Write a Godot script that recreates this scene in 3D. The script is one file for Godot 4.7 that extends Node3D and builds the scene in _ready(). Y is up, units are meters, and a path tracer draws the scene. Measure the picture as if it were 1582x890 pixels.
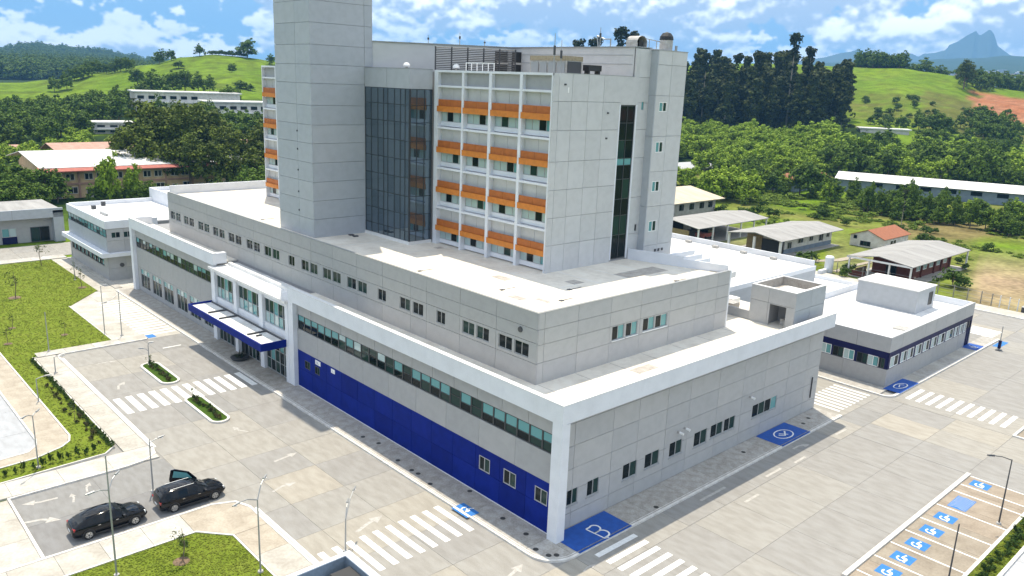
extends Node3D
# Hospital seen from a drone: podium, tower with orange sun shades, yard, annexes, wooded hills.
# x runs along the side facade, -z along the front facade, y up, metres.

const FRONT := 0      # wall facing -x, u = z
const SIDE := 1       # wall facing +z, u = x
const EYE := Vector3(-35.392, 29.965, 32.565)

var M := {}
var org := {}
var seen := {}
var boxes := {}
var shared := {}
var rng := RandomNumberGenerator.new()
var hn := FastNoiseLite.new()
var hospital: Node3D

func _ready():
	rng.seed = 11
	hn.seed = 5
	hn.frequency = 1.0
	hn.fractal_octaves = 4
	make_camera_and_light()
	make_materials()
	make_terrain()
	make_ground()
	make_markings()
	make_hospital()
	make_tower()
	make_annexes()
	make_background_buildings()
	make_far_hills()
	make_yard_objects()
	make_cars()
	make_trees()

# ---------------------------------------------------------------- camera, sky, sun
func make_camera_and_light():
	var cam := Camera3D.new()
	cam.name = "camera"
	var yaw := deg_to_rad(43.0696)
	var pitch := deg_to_rad(14.3292)
	var roll := deg_to_rad(2.2459)
	var f := Vector3(sin(yaw) * cos(pitch), -sin(pitch), -cos(yaw) * cos(pitch))
	var r := Vector3(cos(yaw), 0, sin(yaw))
	var u := r.cross(f)
	var r2 := r * cos(roll) + u * sin(roll)
	var u2 := u * cos(roll) - r * sin(roll)
	cam.transform = Transform3D(Basis(r2, u2, -f), EYE)
	cam.fov = rad_to_deg(2.0 * atan(445.0 / 1242.2))
	cam.near = 0.5
	cam.far = 30000.0
	add_child(cam)
	cam.current = true
	var sun := DirectionalLight3D.new()
	sun.name = "sun"
	sun.light_energy = 1.55
	sun.light_color = Color(1.0, 0.955, 0.87)
	sun.light_angular_distance = 0.5
	sun.shadow_enabled = true
	var d := Vector3(-0.17, -1.0, 0.315).normalized()
	sun.transform = Transform3D(Basis.looking_at(d, Vector3(0, 0, 1)), Vector3(0, 200, 0))
	add_child(sun)
	var env := Environment.new()
	env.background_mode = Environment.BG_SKY
	env.tonemap_mode = Environment.TONE_MAPPER_LINEAR
	env.tonemap_exposure = 1.22
	env.sdfgi_enabled = true
	env.ssao_enabled = true
	env.ssil_enabled = true
	env.fog_enabled = true
	env.fog_density = 0.00015
	env.fog_light_color = Color(0.52, 0.77, 1.0)
	var sky := Sky.new()
	var pm := PanoramaSkyMaterial.new()
	pm.panorama = ImageTexture.create_from_image(sky_image())
	pm.energy_multiplier = 1.0
	sky.sky_material = pm
	env.sky = sky
	var we := WorldEnvironment.new()
	we.name = "world"
	we.environment = env
	add_child(we)

var cn := FastNoiseLite.new()
var cw := FastNoiseLite.new()

func cloud_at(x: float, y: float, z: float) -> float:
	var base := cn.get_noise_3d(x, y * 0.5, z)
	var big := cw.get_noise_3d(x * 0.35 + 90.0, y * 0.35, z * 0.35)
	var puff := absf(cn.get_noise_3d(x * 1.7 + 300.0, y * 0.95, z * 1.7))
	var fine := absf(cn.get_noise_3d(x * 6.0 + 700.0, y * 3.6, z * 6.0))
	return base * 0.75 + big * 0.62 + (0.16 - puff) * 0.62 + (0.14 - fine) * 0.26 + 0.315

func sky_color(az: float, el: float) -> Color:
	var s := clampf(el / 90.0, 0.0, 1.0)
	var k := pow(1.0 - s, 9.0)
	var c := Color(0.20, 0.44, 0.82).lerp(Color(0.42, 0.67, 0.92), k)
	if el < 0.0:
		return Color(0.30, 0.34, 0.34)
	# cumulus: low cover noise plus round billows, lit from above
	var ee := 30.0 * log(1.0 + el / 6.0)
	var ca := sin(deg_to_rad(az)) * 57.3
	var cb := cos(deg_to_rad(az)) * 57.3
	var d := cloud_at(ca, ee, cb)
	var a := smoothstep(0.0, 0.07, d)
	if a > 0.0:
		var up := cloud_at(ca - 0.15, ee + 1.3, cb)
		var far_up := cloud_at(ca, ee + 4.0, cb)
		var lit := clampf(0.72 + (d - up) * 2.1 - maxf(far_up, 0.0) * 0.8, 0.0, 1.0)
		var cc := Color(0.56, 0.67, 0.84).lerp(Color(1.75, 1.75, 1.72), smoothstep(0.05, 0.95, lit))
		c = c.lerp(cc, a * 0.97)
	return c

func sky_image() -> Image:
	cn.seed = 21
	cn.frequency = 0.13
	cn.fractal_octaves = 6
	cn.fractal_gain = 0.5
	cw.seed = 8
	cw.frequency = 0.11
	cw.fractal_octaves = 2
	var lo := Image.create(768, 384, false, Image.FORMAT_RGBF)
	for j in 384:
		var el := 90.0 - (j + 0.5) * 180.0 / 384.0
		for i in 768:
			lo.set_pixel(i, j, sky_color((i + 0.5) * 360.0 / 768.0, el))
	lo.resize(4096, 2048, Image.INTERPOLATE_BILINEAR)
	for j in range(870, 1026):
		var el := 90.0 - (j + 0.5) * 180.0 / 2048.0
		for i in range(50, 930):
			lo.set_pixel(i, j, sky_color((i + 0.5) * 360.0 / 4096.0, el))
	return lo

# ---------------------------------------------------------------- materials
func gray_tex(sd: int, f1: float, f2: float, mix2: float, lo: float, hi: float, size := 512, stretch := 1.0, warm := 0.0) -> ImageTexture:
	var a := FastNoiseLite.new()
	a.seed = sd
	a.frequency = f1
	a.fractal_octaves = 5
	var b := FastNoiseLite.new()
	b.seed = sd + 7
	b.frequency = f2
	b.fractal_octaves = 3
	var ia: Image = a.get_seamless_image(size, int(size / stretch))
	if stretch != 1.0:
		ia.resize(size, size, Image.INTERPOLATE_BILINEAR)
	ia.convert(Image.FORMAT_L8)
	var ib: Image = b.get_seamless_image(size, size)
	ib.convert(Image.FORMAT_L8)
	var da := ia.get_data()
	var db := ib.get_data()
	var out := PackedByteArray()
	out.resize(size * size * 3)
	for i in size * size:
		var t := (da[i] * (1.0 - mix2) + db[i] * mix2) / 255.0
		var v := lo + (hi - lo) * t
		out[i * 3] = int(clampf(v * 255.0, 0, 255))
		out[i * 3 + 1] = int(clampf((v - warm * (1.0 - t) * 0.5) * 255.0, 0, 255))
		out[i * 3 + 2] = int(clampf((v - warm * (1.0 - t)) * 255.0, 0, 255))
	return ImageTexture.create_from_image(Image.create_from_data(size, size, false, Image.FORMAT_RGB8, out))

func two_tex(sd: int, f1: float, f2: float, mix2: float, c0: Color, c1: Color, c2: Color, size := 512) -> ImageTexture:
	var a := FastNoiseLite.new()
	a.seed = sd
	a.frequency = f1
	a.fractal_octaves = 4
	var b := FastNoiseLite.new()
	b.seed = sd + 3
	b.frequency = f2
	b.fractal_octaves = 3
	var ia: Image = a.get_seamless_image(size, size)
	ia.convert(Image.FORMAT_L8)
	var ib: Image = b.get_seamless_image(size, size)
	ib.convert(Image.FORMAT_L8)
	var da := ia.get_data()
	var db := ib.get_data()
	var lut := []
	for i in 256:
		var t := i / 255.0
		var c := c0.lerp(c1, t * 2.0) if t < 0.5 else c1.lerp(c2, t * 2.0 - 1.0)
		lut.append(c.linear_to_srgb())
	var out := PackedByteArray()
	out.resize(size * size * 3)
	for i in size * size:
		var c: Color = lut[int(da[i] * (1.0 - mix2) + db[i] * mix2)]
		out[i * 3] = c.r8
		out[i * 3 + 1] = c.g8
		out[i * 3 + 2] = c.b8
	return ImageTexture.create_from_image(Image.create_from_data(size, size, false, Image.FORMAT_RGB8, out))

func mat(key: String, c: Color, rough := 0.8, tex: Texture2D = null, metres := 8.0, metal := 0.0, spec := 0.5) -> StandardMaterial3D:
	var m := StandardMaterial3D.new()
	m.resource_name = key
	m.albedo_color = c.linear_to_srgb()
	m.roughness = rough
	m.metallic = metal
	m.metallic_specular = spec
	if tex:
		m.albedo_texture = tex
		m.uv1_triplanar = true
		m.uv1_world_triplanar = true
		m.uv1_scale = Vector3.ONE / metres
	M[key] = m
	return m

func make_materials():
	var stain := gray_tex(3, 0.006, 0.05, 0.4, 0.82, 1.07, 512, 1.0, 0.04)
	var streak := gray_tex(14, 0.028, 0.25, 0.45, 0.86, 1.07, 512, 3.0, 0.03)
	var soft := gray_tex(31, 0.010, 0.12, 0.3, 0.88, 1.06, 512, 1.0, 0.015)
	var grime := gray_tex(44, 0.012, 0.06, 0.45, 0.78, 1.08, 512, 1.0, 0.06)
	var brush := gray_tex(52, 0.01, 0.1, 0.25, 0.95, 1.03, 512, 1.0, 0.0)
	# concrete slabs, cream to blue grey
	var cc := [Color(0.338, 0.319, 0.277), Color(0.319, 0.306, 0.275), Color(0.304, 0.295, 0.272), Color(0.281, 0.275, 0.261), Color(0.350, 0.327, 0.281), Color(0.258, 0.255, 0.245)]
	for i in 6:
		mat("concrete%d" % i, cc[i], 0.9, streak, 9.0 + i * 0.7)
	mat("pale_concrete0", Color(0.499, 0.486, 0.447), 0.9, stain, 7.0)
	mat("pale_concrete1", Color(0.456, 0.439, 0.396), 0.9, stain, 8.3)
	mat("pale_concrete2", Color(0.421, 0.378, 0.310), 0.9, stain, 6.1)
	mat("lot0", Color(0.422, 0.440, 0.466), 0.9, streak, 10.0)
	mat("lot1", Color(0.387, 0.405, 0.431), 0.9, streak, 11.0)
	mat("dark_slab0", Color(0.238, 0.238, 0.233), 0.9, streak, 8.0)
	mat("dark_slab1", Color(0.216, 0.216, 0.216), 0.9, streak, 9.4)
	mat("walk0", Color(0.410, 0.402, 0.377), 0.9, grime, 5.0)
	mat("walk1", Color(0.435, 0.426, 0.402), 0.9, grime, 6.2)
	mat("walk2", Color(0.385, 0.373, 0.348), 0.9, grime, 5.6)
	mat("tan0", Color(0.316, 0.267, 0.209), 0.9, stain, 6.0)
	mat("tan1", Color(0.295, 0.258, 0.205), 0.9, stain, 7.0)
	mat("kerb", Color(0.70, 0.69, 0.66), 0.85, stain, 3.0)
	mat("paint", Color(0.82, 0.82, 0.80), 0.7, gray_tex(61, 0.02, 0.2, 0.5, 0.84, 1.05), 4.0)
	mat("worn_paint", Color(0.47, 0.465, 0.445), 0.8, grime, 2.0)
	mat("blue_paint", Color(0.006, 0.075, 0.36), 0.7, soft, 3.0)
	mat("sky_paint", Color(0.02, 0.17, 0.50), 0.75, soft, 2.0)
	mat("drain", Color(0.035, 0.033, 0.03), 0.7)
	# facades
	mat("core", Color(0.27, 0.27, 0.275), 0.9)
	var pc := [Color(0.347, 0.349, 0.353), Color(0.333, 0.337, 0.342), Color(0.358, 0.359, 0.360)]
	for i in 3:
		mat("panel%d" % i, pc[i], 0.55, brush, 4.0 + i)
	var wc := [Color(0.399, 0.402, 0.404), Color(0.385, 0.389, 0.393), Color(0.414, 0.414, 0.412)]
	for i in 3:
		mat("light_panel%d" % i, wc[i], 0.55, brush, 4.5 + i)
	for i in 3:
		var k := 0.50 + 0.014 * i
		mat("ward_panel%d" % i, Color(k, k * 1.008, k * 1.018), 0.55, brush, 4.5 + i)
	var tc := [Color(0.385, 0.408, 0.438), Color(0.37, 0.395, 0.425), Color(0.397, 0.418, 0.444)]
	for i in 3:
		mat("tower_panel%d" % i, tc[i], 0.5, brush, 5.0 + i)
	var bc := [Color(0.003, 0.016, 0.19), Color(0.003, 0.014, 0.172), Color(0.004, 0.018, 0.208)]
	for i in 3:
		mat("blue_panel%d" % i, bc[i], 0.6, soft, 6.0 + i, 0.0, 0.22)
	mat("navy", Color(0.006, 0.008, 0.06), 0.5, soft, 5.0, 0.0, 0.3)
	for i in 3:
		mat("navy_panel%d" % i, Color(0.006, 0.008, 0.055 + 0.006 * i), 0.5, soft, 5.0, 0.0, 0.3)
	mat("white", Color(0.68, 0.70, 0.74), 0.6, brush, 9.0)
	mat("white_cap", Color(0.70, 0.70, 0.69), 0.6, brush, 5.0)
	mat("white_roof", Color(0.80, 0.80, 0.79), 0.85, gray_tex(71, 0.006, 0.04, 0.35, 0.82, 1.06, 512, 1.0, 0.03), 12.0)
	mat("cream_roof", Color(0.72, 0.68, 0.60), 0.9, gray_tex(75, 0.006, 0.03, 0.4, 0.88, 1.06, 512, 1.0, 0.03), 14.0)
	mat("roof_patch", Color(0.46, 0.44, 0.41), 0.9, grime, 5.0)
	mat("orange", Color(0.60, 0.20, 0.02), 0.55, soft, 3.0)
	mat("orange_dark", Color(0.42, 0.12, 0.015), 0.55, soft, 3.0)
	mat("frame", Color(0.40, 0.41, 0.42), 0.4, null, 1.0, 0.3)
	mat("dark_frame", Color(0.03, 0.035, 0.04), 0.4)
	mat("glass_dark", Color(0.007, 0.012, 0.013), 0.03, null, 1.0, 0.0, 0.26)
	mat("glass_green", Color(0.018, 0.042, 0.036), 0.04, null, 1.0, 0.0, 0.28)
	mat("glass_teal", Color(0.12, 0.31, 0.32), 0.06, null, 1.0, 0.0, 0.4)
	mat("glass_pale", Color(0.36, 0.47, 0.475), 0.07, null, 1.0, 0.0, 0.6)
	var mg := mat("glass_mirror", Color(0.20, 0.255, 0.30), 0.03, null, 1.0, 0.85)
	mg.metallic_specular = 0.6
	mat("glass_mirror2", Color(0.16, 0.21, 0.25), 0.04, null, 1.0, 0.85)
	mat("sign_white", Color(0.78, 0.78, 0.77), 0.6)
	mat("ink", Color(0.25, 0.27, 0.32), 0.7)
	mat("steel", Color(0.33, 0.34, 0.345), 0.45, null, 1.0, 0.4)
	mat("dark_steel", Color(0.05, 0.052, 0.058), 0.5)
	mat("rust", Color(0.36, 0.31, 0.22), 0.8, grime, 2.0)
	mat("equipment", Color(0.46, 0.46, 0.45), 0.6, grime, 3.0)
	mat("black", Color(0.012, 0.012, 0.013), 0.5)
	mat("lamp_glass", Color(0.72, 0.72, 0.70), 0.3)
	# cars
	var cp := mat("car_black", Color(0.0025, 0.0028, 0.0045), 0.12, null, 1.0, 0.0, 0.3)
	cp.clearcoat_enabled = true
	cp.clearcoat = 0.3
	cp.clearcoat_roughness = 0.05
	mat("car_glass", Color(0.006, 0.008, 0.010), 0.03, null, 1.0, 0.0, 0.4)
	mat("car_trim", Color(0.02, 0.02, 0.022), 0.6)
	mat("tyre", Color(0.012, 0.012, 0.012), 0.85)
	mat("rim", Color(0.48, 0.49, 0.50), 0.3, null, 1.0, 0.7)
	mat("tail_red", Color(0.32, 0.012, 0.012), 0.2)
	mat("head_glass", Color(0.55, 0.57, 0.58), 0.12)
	mat("chrome", Color(0.6, 0.61, 0.62), 0.15, null, 1.0, 0.95)
	# other buildings
	var tin := gray_tex(83, 0.01, 0.05, 0.3, 0.8, 1.05, 512, 6.0, 0.02)
	mat("tin_roof", Color(0.346, 0.338, 0.324), 0.6, tin, 10.0)
	mat("white_tin", Color(0.78, 0.78, 0.76), 0.65, tin, 14.0)
	mat("cream_tin", Color(0.612, 0.527, 0.383), 0.7, tin, 12.0)
	mat("red_tile", Color(0.34, 0.125, 0.06), 0.85, grime, 4.0)
	mat("pink_red", Color(0.40, 0.12, 0.09), 0.8, stain, 5.0)
	mat("peach", Color(0.62, 0.46, 0.27), 0.85, stain, 7.0)
	mat("pink_roof", Color(0.46, 0.28, 0.22), 0.85, stain, 8.0)
	mat("white_wall", Color(0.66, 0.65, 0.62), 0.85, stain, 6.0)
	mat("grey_wall", Color(0.40, 0.39, 0.37), 0.85, stain, 6.0)
	mat("brick_red", Color(0.155, 0.045, 0.025), 0.85, grime, 4.0)
	mat("ochre", Color(0.34, 0.26, 0.13), 0.85, grime, 4.0)
	mat("shed_blue", Color(0.20, 0.26, 0.33), 0.8, stain, 8.0)
	mat("stone", Color(0.40, 0.36, 0.29), 0.9, grime, 3.0)
	mat("fence_post", Color(0.25, 0.23, 0.20), 0.8)
	# planting
	mat("lawn", Color(1, 1, 1), 0.95, two_tex(91, 0.010, 0.30, 0.35, Color(0.105, 0.15, 0.014), Color(0.14, 0.185, 0.02), Color(0.18, 0.21, 0.036)), 11.0, 0.0, 0.2)
	mat("island_lawn", Color(0.055, 0.11, 0.014), 0.95, grime, 2.0, 0.0, 0.2)
	mat("soil", Color(0.20, 0.14, 0.09), 0.95, grime, 2.0)
	mat("bark", Color(0.16, 0.12, 0.085), 0.9)
	mat("pale_bark", Color(0.30, 0.26, 0.20), 0.9)
	for k in [["leaf", 0.5], ["blade", 0.3]]:
		var lm := mat(k[0], Color(1, 1, 1), 0.7, null, 1.0, 0.0, 0.25)
		lm.vertex_color_use_as_albedo = true
		lm.cull_mode = BaseMaterial3D.CULL_DISABLED
		lm.backlight_enabled = true
		lm.backlight = Color(k[1], k[1], k[1])
	var gm := mat("terrain", Color(1, 1, 1), 0.95, gray_tex(97, 0.012, 0.08, 0.45, 0.62, 1.18), 60.0, 0.0, 0.15)
	gm.vertex_color_use_as_albedo = true
	mat("far_rock", Color(0.05, 0.075, 0.06), 0.95)
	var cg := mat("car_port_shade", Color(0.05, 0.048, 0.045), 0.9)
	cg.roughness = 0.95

# ---------------------------------------------------------------- small builders
func unique(parent: Node, called: String) -> String:
	var k := "%d/%s" % [parent.get_instance_id(), called]
	var n: int = seen.get(k, 0)
	seen[k] = n + 1
	return called if n == 0 else "%s_%03d" % [called, n]

func thing(called: String, label: String, category: String, at: Vector3, group := "") -> Node3D:
	var o := Node3D.new()
	o.name = unique(self, called)
	add_child(o, true)
	o.position = at
	org[o] = at
	o.set_meta("label", label)
	o.set_meta("category", category)
	if group:
		o.set_meta("group", group)
	return o

func setting(called: String, at := Vector3.ZERO) -> Node3D:
	var o := Node3D.new()
	o.name = unique(self, called)
	add_child(o, true)
	o.position = at
	org[o] = at
	o.set_meta("kind", "structure")
	return o

func put(parent: Node3D, called: String, mesh: Mesh, m: Material, at: Vector3) -> MeshInstance3D:
	var o := MeshInstance3D.new()
	o.name = unique(parent, called)
	o.mesh = mesh
	o.material_override = m
	parent.add_child(o, true)
	o.position = at - org.get(parent, Vector3.ZERO)
	org[o] = at
	return o

func box_mesh(s: Vector3) -> BoxMesh:
	var k := "%.3f %.3f %.3f" % [s.x, s.y, s.z]
	if not boxes.has(k):
		var b := BoxMesh.new()
		b.size = s
		boxes[k] = b
	return boxes[k]

func bx(parent: Node3D, called: String, m: Material, a: Vector3, b: Vector3) -> MeshInstance3D:
	return put(parent, called, box_mesh((b - a).abs()), m, (a + b) * 0.5)

func begin() -> SurfaceTool:
	var st := SurfaceTool.new()
	st.begin(Mesh.PRIMITIVE_TRIANGLES)
	return st

func tri(st: SurfaceTool, a: Vector3, b: Vector3, c: Vector3, n: Vector3):
	st.set_normal(n)
	if (b - a).cross(c - a).dot(n) > 0.0:
		st.add_vertex(a); st.add_vertex(c); st.add_vertex(b)
	else:
		st.add_vertex(a); st.add_vertex(b); st.add_vertex(c)

func quad(st: SurfaceTool, a: Vector3, b: Vector3, c: Vector3, d: Vector3, out := Vector3.ZERO):
	var n := (b - a).cross(c - a).normalized()
	if n.length() < 0.5:
		n = (c - a).cross(d - a).normalized()
	if out != Vector3.ZERO and n.dot(out) < 0.0:
		n = -n
	tri(st, a, b, c, n)
	tri(st, a, c, d, n)

func add_box(st: SurfaceTool, a: Vector3, b: Vector3):
	var lo := Vector3(minf(a.x, b.x), minf(a.y, b.y), minf(a.z, b.z))
	var hi := Vector3(maxf(a.x, b.x), maxf(a.y, b.y), maxf(a.z, b.z))
	quad(st, Vector3(lo.x, lo.y, lo.z), Vector3(lo.x, lo.y, hi.z), Vector3(lo.x, hi.y, hi.z), Vector3(lo.x, hi.y, lo.z), Vector3.LEFT)
	quad(st, Vector3(hi.x, lo.y, lo.z), Vector3(hi.x, lo.y, hi.z), Vector3(hi.x, hi.y, hi.z), Vector3(hi.x, hi.y, lo.z), Vector3.RIGHT)
	quad(st, Vector3(lo.x, lo.y, lo.z), Vector3(hi.x, lo.y, lo.z), Vector3(hi.x, lo.y, hi.z), Vector3(lo.x, lo.y, hi.z), Vector3.DOWN)
	quad(st, Vector3(lo.x, hi.y, lo.z), Vector3(hi.x, hi.y, lo.z), Vector3(hi.x, hi.y, hi.z), Vector3(lo.x, hi.y, hi.z), Vector3.UP)
	quad(st, Vector3(lo.x, lo.y, lo.z), Vector3(hi.x, lo.y, lo.z), Vector3(hi.x, hi.y, lo.z), Vector3(lo.x, hi.y, lo.z), Vector3.FORWARD)
	quad(st, Vector3(lo.x, lo.y, hi.z), Vector3(hi.x, lo.y, hi.z), Vector3(hi.x, hi.y, hi.z), Vector3(lo.x, hi.y, hi.z), Vector3.BACK)

func add_tube(st: SurfaceTool, a: Vector3, b: Vector3, ra: float, rb: float, sides := 8, caps := true):
	var d := (b - a).normalized()
	var u := d.cross(Vector3(0.31, 0.2, 0.93)).normalized()
	var v := d.cross(u)
	for i in sides:
		var t0 := TAU * i / sides
		var t1 := TAU * (i + 1) / sides
		var n0 := u * cos(t0) + v * sin(t0)
		var n1 := u * cos(t1) + v * sin(t1)
		quad(st, a + n0 * ra, a + n1 * ra, b + n1 * rb, b + n0 * rb, n0 + n1)
		if caps:
			tri(st, b, b + n0 * rb, b + n1 * rb, d)
			tri(st, a, a + n0 * ra, a + n1 * ra, -d)

func add_lathe(st: SurfaceTool, c: Vector3, prof: Array, sides := 12):
	for k in prof.size() - 1:
		var p0: Vector2 = prof[k]
		var p1: Vector2 = prof[k + 1]
		for i in sides:
			var t0 := TAU * i / sides
			var t1 := TAU * (i + 1) / sides
			var e0 := Vector3(cos(t0), 0, sin(t0))
			var e1 := Vector3(cos(t1), 0, sin(t1))
			quad(st, c + e0 * p0.x + Vector3(0, p0.y, 0), c + e1 * p0.x + Vector3(0, p0.y, 0), c + e1 * p1.x + Vector3(0, p1.y, 0), c + e0 * p1.x + Vector3(0, p1.y, 0), e0 + e1 + Vector3(0, 0.01 * signf(p0.x - p1.x), 0))

# prism from a flat outline (x, z), with sides
func prism(pts: PackedVector2Array, y0: float, y1: float, c := Vector3.ZERO) -> ArrayMesh:
	var st := begin()
	var ids := Geometry2D.triangulate_polygon(pts)
	for i in range(0, ids.size(), 3):
		var a := pts[ids[i]]
		var b := pts[ids[i + 1]]
		var d := pts[ids[i + 2]]
		tri(st, Vector3(a.x, y1, a.y) - c, Vector3(b.x, y1, b.y) - c, Vector3(d.x, y1, d.y) - c, Vector3.UP)
	var ccw := 0.0
	for i in pts.size():
		var a := pts[i]
		var b := pts[(i + 1) % pts.size()]
		ccw += a.x * b.y - b.x * a.y
	for i in pts.size():
		var a := pts[i]
		var b := pts[(i + 1) % pts.size()]
		var n := Vector3(b.y - a.y, 0, a.x - b.x) * signf(ccw)
		if y1 - y0 > 0.001:
			quad(st, Vector3(a.x, y0, a.y) - c, Vector3(b.x, y0, b.y) - c, Vector3(b.x, y1, b.y) - c, Vector3(a.x, y1, a.y) - c, n)
	return st.commit()

# a strip of width w along points (x, z): flat paint (y0 == y1) or a kerb
func add_ribbon(st: SurfaceTool, pts: Array, w: float, y0: float, y1: float):
	var L := []
	var R := []
	for i in pts.size():
		var p: Vector2 = pts[i]
		var d := Vector2.ZERO
		if i > 0:
			d += (p - pts[i - 1]).normalized()
		if i < pts.size() - 1:
			d += (pts[i + 1] - p).normalized()
		d = d.normalized()
		var n := Vector2(-d.y, d.x) * w * 0.5
		L.append(p + n)
		R.append(p - n)
	for i in pts.size() - 1:
		var a: Vector2 = L[i]
		var b: Vector2 = L[i + 1]
		var c: Vector2 = R[i + 1]
		var d: Vector2 = R[i]
		quad(st, Vector3(a.x, y1, a.y), Vector3(b.x, y1, b.y), Vector3(c.x, y1, c.y), Vector3(d.x, y1, d.y), Vector3.UP)
		if y1 - y0 > 0.001:
			var sn := Vector3(a.x - d.x, 0, a.y - d.y)
			quad(st, Vector3(a.x, y0, a.y), Vector3(b.x, y0, b.y), Vector3(b.x, y1, b.y), Vector3(a.x, y1, a.y), sn)
			quad(st, Vector3(d.x, y0, d.y), Vector3(c.x, y0, c.y), Vector3(c.x, y1, c.y), Vector3(d.x, y1, d.y), -sn)
			if i == 0:
				quad(st, Vector3(a.x, y0, a.y), Vector3(d.x, y0, d.y), Vector3(d.x, y1, d.y), Vector3(a.x, y1, a.y), Vector3(a.x - b.x, 0, a.y - b.y))
			if i == pts.size() - 2:
				quad(st, Vector3(b.x, y0, b.y), Vector3(c.x, y0, c.y), Vector3(c.x, y1, c.y), Vector3(b.x, y1, b.y), Vector3(b.x - a.x, 0, b.y - a.y))

func ribbon(parent: Node3D, called: String, m: Material, pts: Array, w: float, y0: float, y1: float):
	var st := begin()
	add_ribbon(st, pts, w, y0, y1)
	var o: Vector3 = org.get(parent, Vector3.ZERO)
	return put(parent, called, st.commit(), m, o)

func arc(c: Vector2, r: float, a0: float, a1: float, n := 8) -> Array:
	var out := []
	for i in n + 1:
		var t := deg_to_rad(lerpf(a0, a1, float(i) / n))
		out.append(c + Vector2(cos(t), sin(t)) * r)
	return out

# a point on a wall: u along it, v up, d out of it
func wp(F: Array, u: float, v: float, d: float) -> Vector3:
	return Vector3(F[1] - d, v, u) if F[0] == FRONT else Vector3(u, v, F[1] + d)

func wbox(parent: Node3D, called: String, m: Material, F: Array, u0: float, u1: float, v0: float, v1: float, d0: float, d1: float) -> MeshInstance3D:
	return bx(parent, called, m, wp(F, u0, v0, d0), wp(F, u1, v1, d1))

func cut(rects: Array, h: Rect2) -> Array:
	var out := []
	for r: Rect2 in rects:
		var k := r.intersection(h)
		if k.size.x <= 0.001 or k.size.y <= 0.001:
			out.append(r)
			continue
		if k.position.y > r.position.y + 0.002:
			out.append(Rect2(r.position.x, r.position.y, r.size.x, k.position.y - r.position.y))
		if k.end.y < r.end.y - 0.002:
			out.append(Rect2(r.position.x, k.end.y, r.size.x, r.end.y - k.end.y))
		if k.position.x > r.position.x + 0.002:
			out.append(Rect2(r.position.x, k.position.y, k.position.x - r.position.x, k.size.y))
		if k.end.x < r.end.x - 0.002:
			out.append(Rect2(k.end.x, k.position.y, r.end.x - k.end.x, k.size.y))
	return out

# cladding: one mesh per panel, joints left open over the dark core, openings cut out
func clad(parent: Node3D, called: String, mats: String, F: Array, us: Array, vs: Array, holes: Array, d := 0.12, gap := 0.035):
	for i in us.size() - 1:
		for j in vs.size() - 1:
			var g0 := 0.0 if i == 0 else gap * 0.5
			var g1 := 0.0 if i == us.size() - 2 else gap * 0.5
			var h0 := 0.0 if j == 0 else gap * 0.5
			var h1 := 0.0 if j == vs.size() - 2 else gap * 0.5
			var r := Rect2(us[i] + g0, vs[j] + h0, us[i + 1] - us[i] - g0 - g1, vs[j + 1] - vs[j] - h0 - h1)
			var rs := [r]
			for h in holes:
				rs = cut(rs, h)
			if rs.is_empty():
				continue
			var m: Material = M["%s%d" % [mats, rng.randi() % 3]]
			var dd := d + rng.randf_range(-0.004, 0.004)
			if rs.size() == 1:
				var q: Rect2 = rs[0]
				wbox(parent, called, m, F, q.position.x, q.end.x, q.position.y, q.end.y, 0.0, dd)
			else:
				var st := begin()
				var c := wp(F, r.get_center().x, r.get_center().y, 0.0)
				for q: Rect2 in rs:
					add_box(st, wp(F, q.position.x, q.position.y, 0.0) - c, wp(F, q.end.x, q.end.y, dd) - c)
				put(parent, called, st.commit(), m, c)

func span(a: float, b: float, n: int) -> Array:
	var out := []
	for i in n + 1:
		out.append(lerpf(a, b, float(i) / n))
	return out

func R(u0: float, u1: float, v0: float, v1: float) -> Rect2:
	return Rect2(minf(u0, u1), v0, absf(u1 - u0), v1 - v0)

# a window: frame bars as one mesh, each pane a child; cols/rows of panes, mats cycled
func window(parent: Node3D, F: Array, r: Rect2, cols: int, rows: Array, panes: Array, fm := "frame", bar := 0.06, d0 := 0.01, d1 := 0.08, called := "window") -> MeshInstance3D:
	var w := r.size.x
	var h := r.size.y
	var vs := [0.0]
	for t in rows:
		vs.append(t * h)
	vs.append(h)
	var key := "win %d %.2f %.2f %d %s %.2f %.2f %.2f" % [F[0], w, h, cols, str(rows), bar, d0, d1]
	var G := [F[0], 0.0]
	if not shared.has(key):
		var st := begin()
		add_box(st, wp(G, 0, 0, d0), wp(G, w, bar, d1))
		add_box(st, wp(G, 0, h - bar, d0), wp(G, w, h, d1))
		for i in cols + 1:
			var u := clampf(w * i / cols, bar * 0.5, w - bar * 0.5)
			add_box(st, wp(G, u - bar * 0.5, bar, d0), wp(G, u + bar * 0.5, h - bar, d1))
		for k in range(1, vs.size() - 1):
			for i in cols:
				add_box(st, wp(G, w * i / cols + bar * 0.5, vs[k] - bar * 0.4, d0), wp(G, w * (i + 1) / cols - bar * 0.5, vs[k] + bar * 0.4, d1 - 0.01))
		shared[key] = st.commit()
	var o := put(parent, called, shared[key], M[fm], wp(F, r.position.x, r.position.y, 0))
	var n := 0
	for k in vs.size() - 1:
		for i in cols:
			var g := bar * 0.3
			wbox(o, "pane", M[panes[n % panes.size()]], F, r.position.x + w * i / cols + g, r.position.x + w * (i + 1) / cols - g, r.position.y + vs[k] + g, r.position.y + vs[k + 1] - g, d0 + 0.012, d0 + 0.03)
			n += 1
	return o

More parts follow.
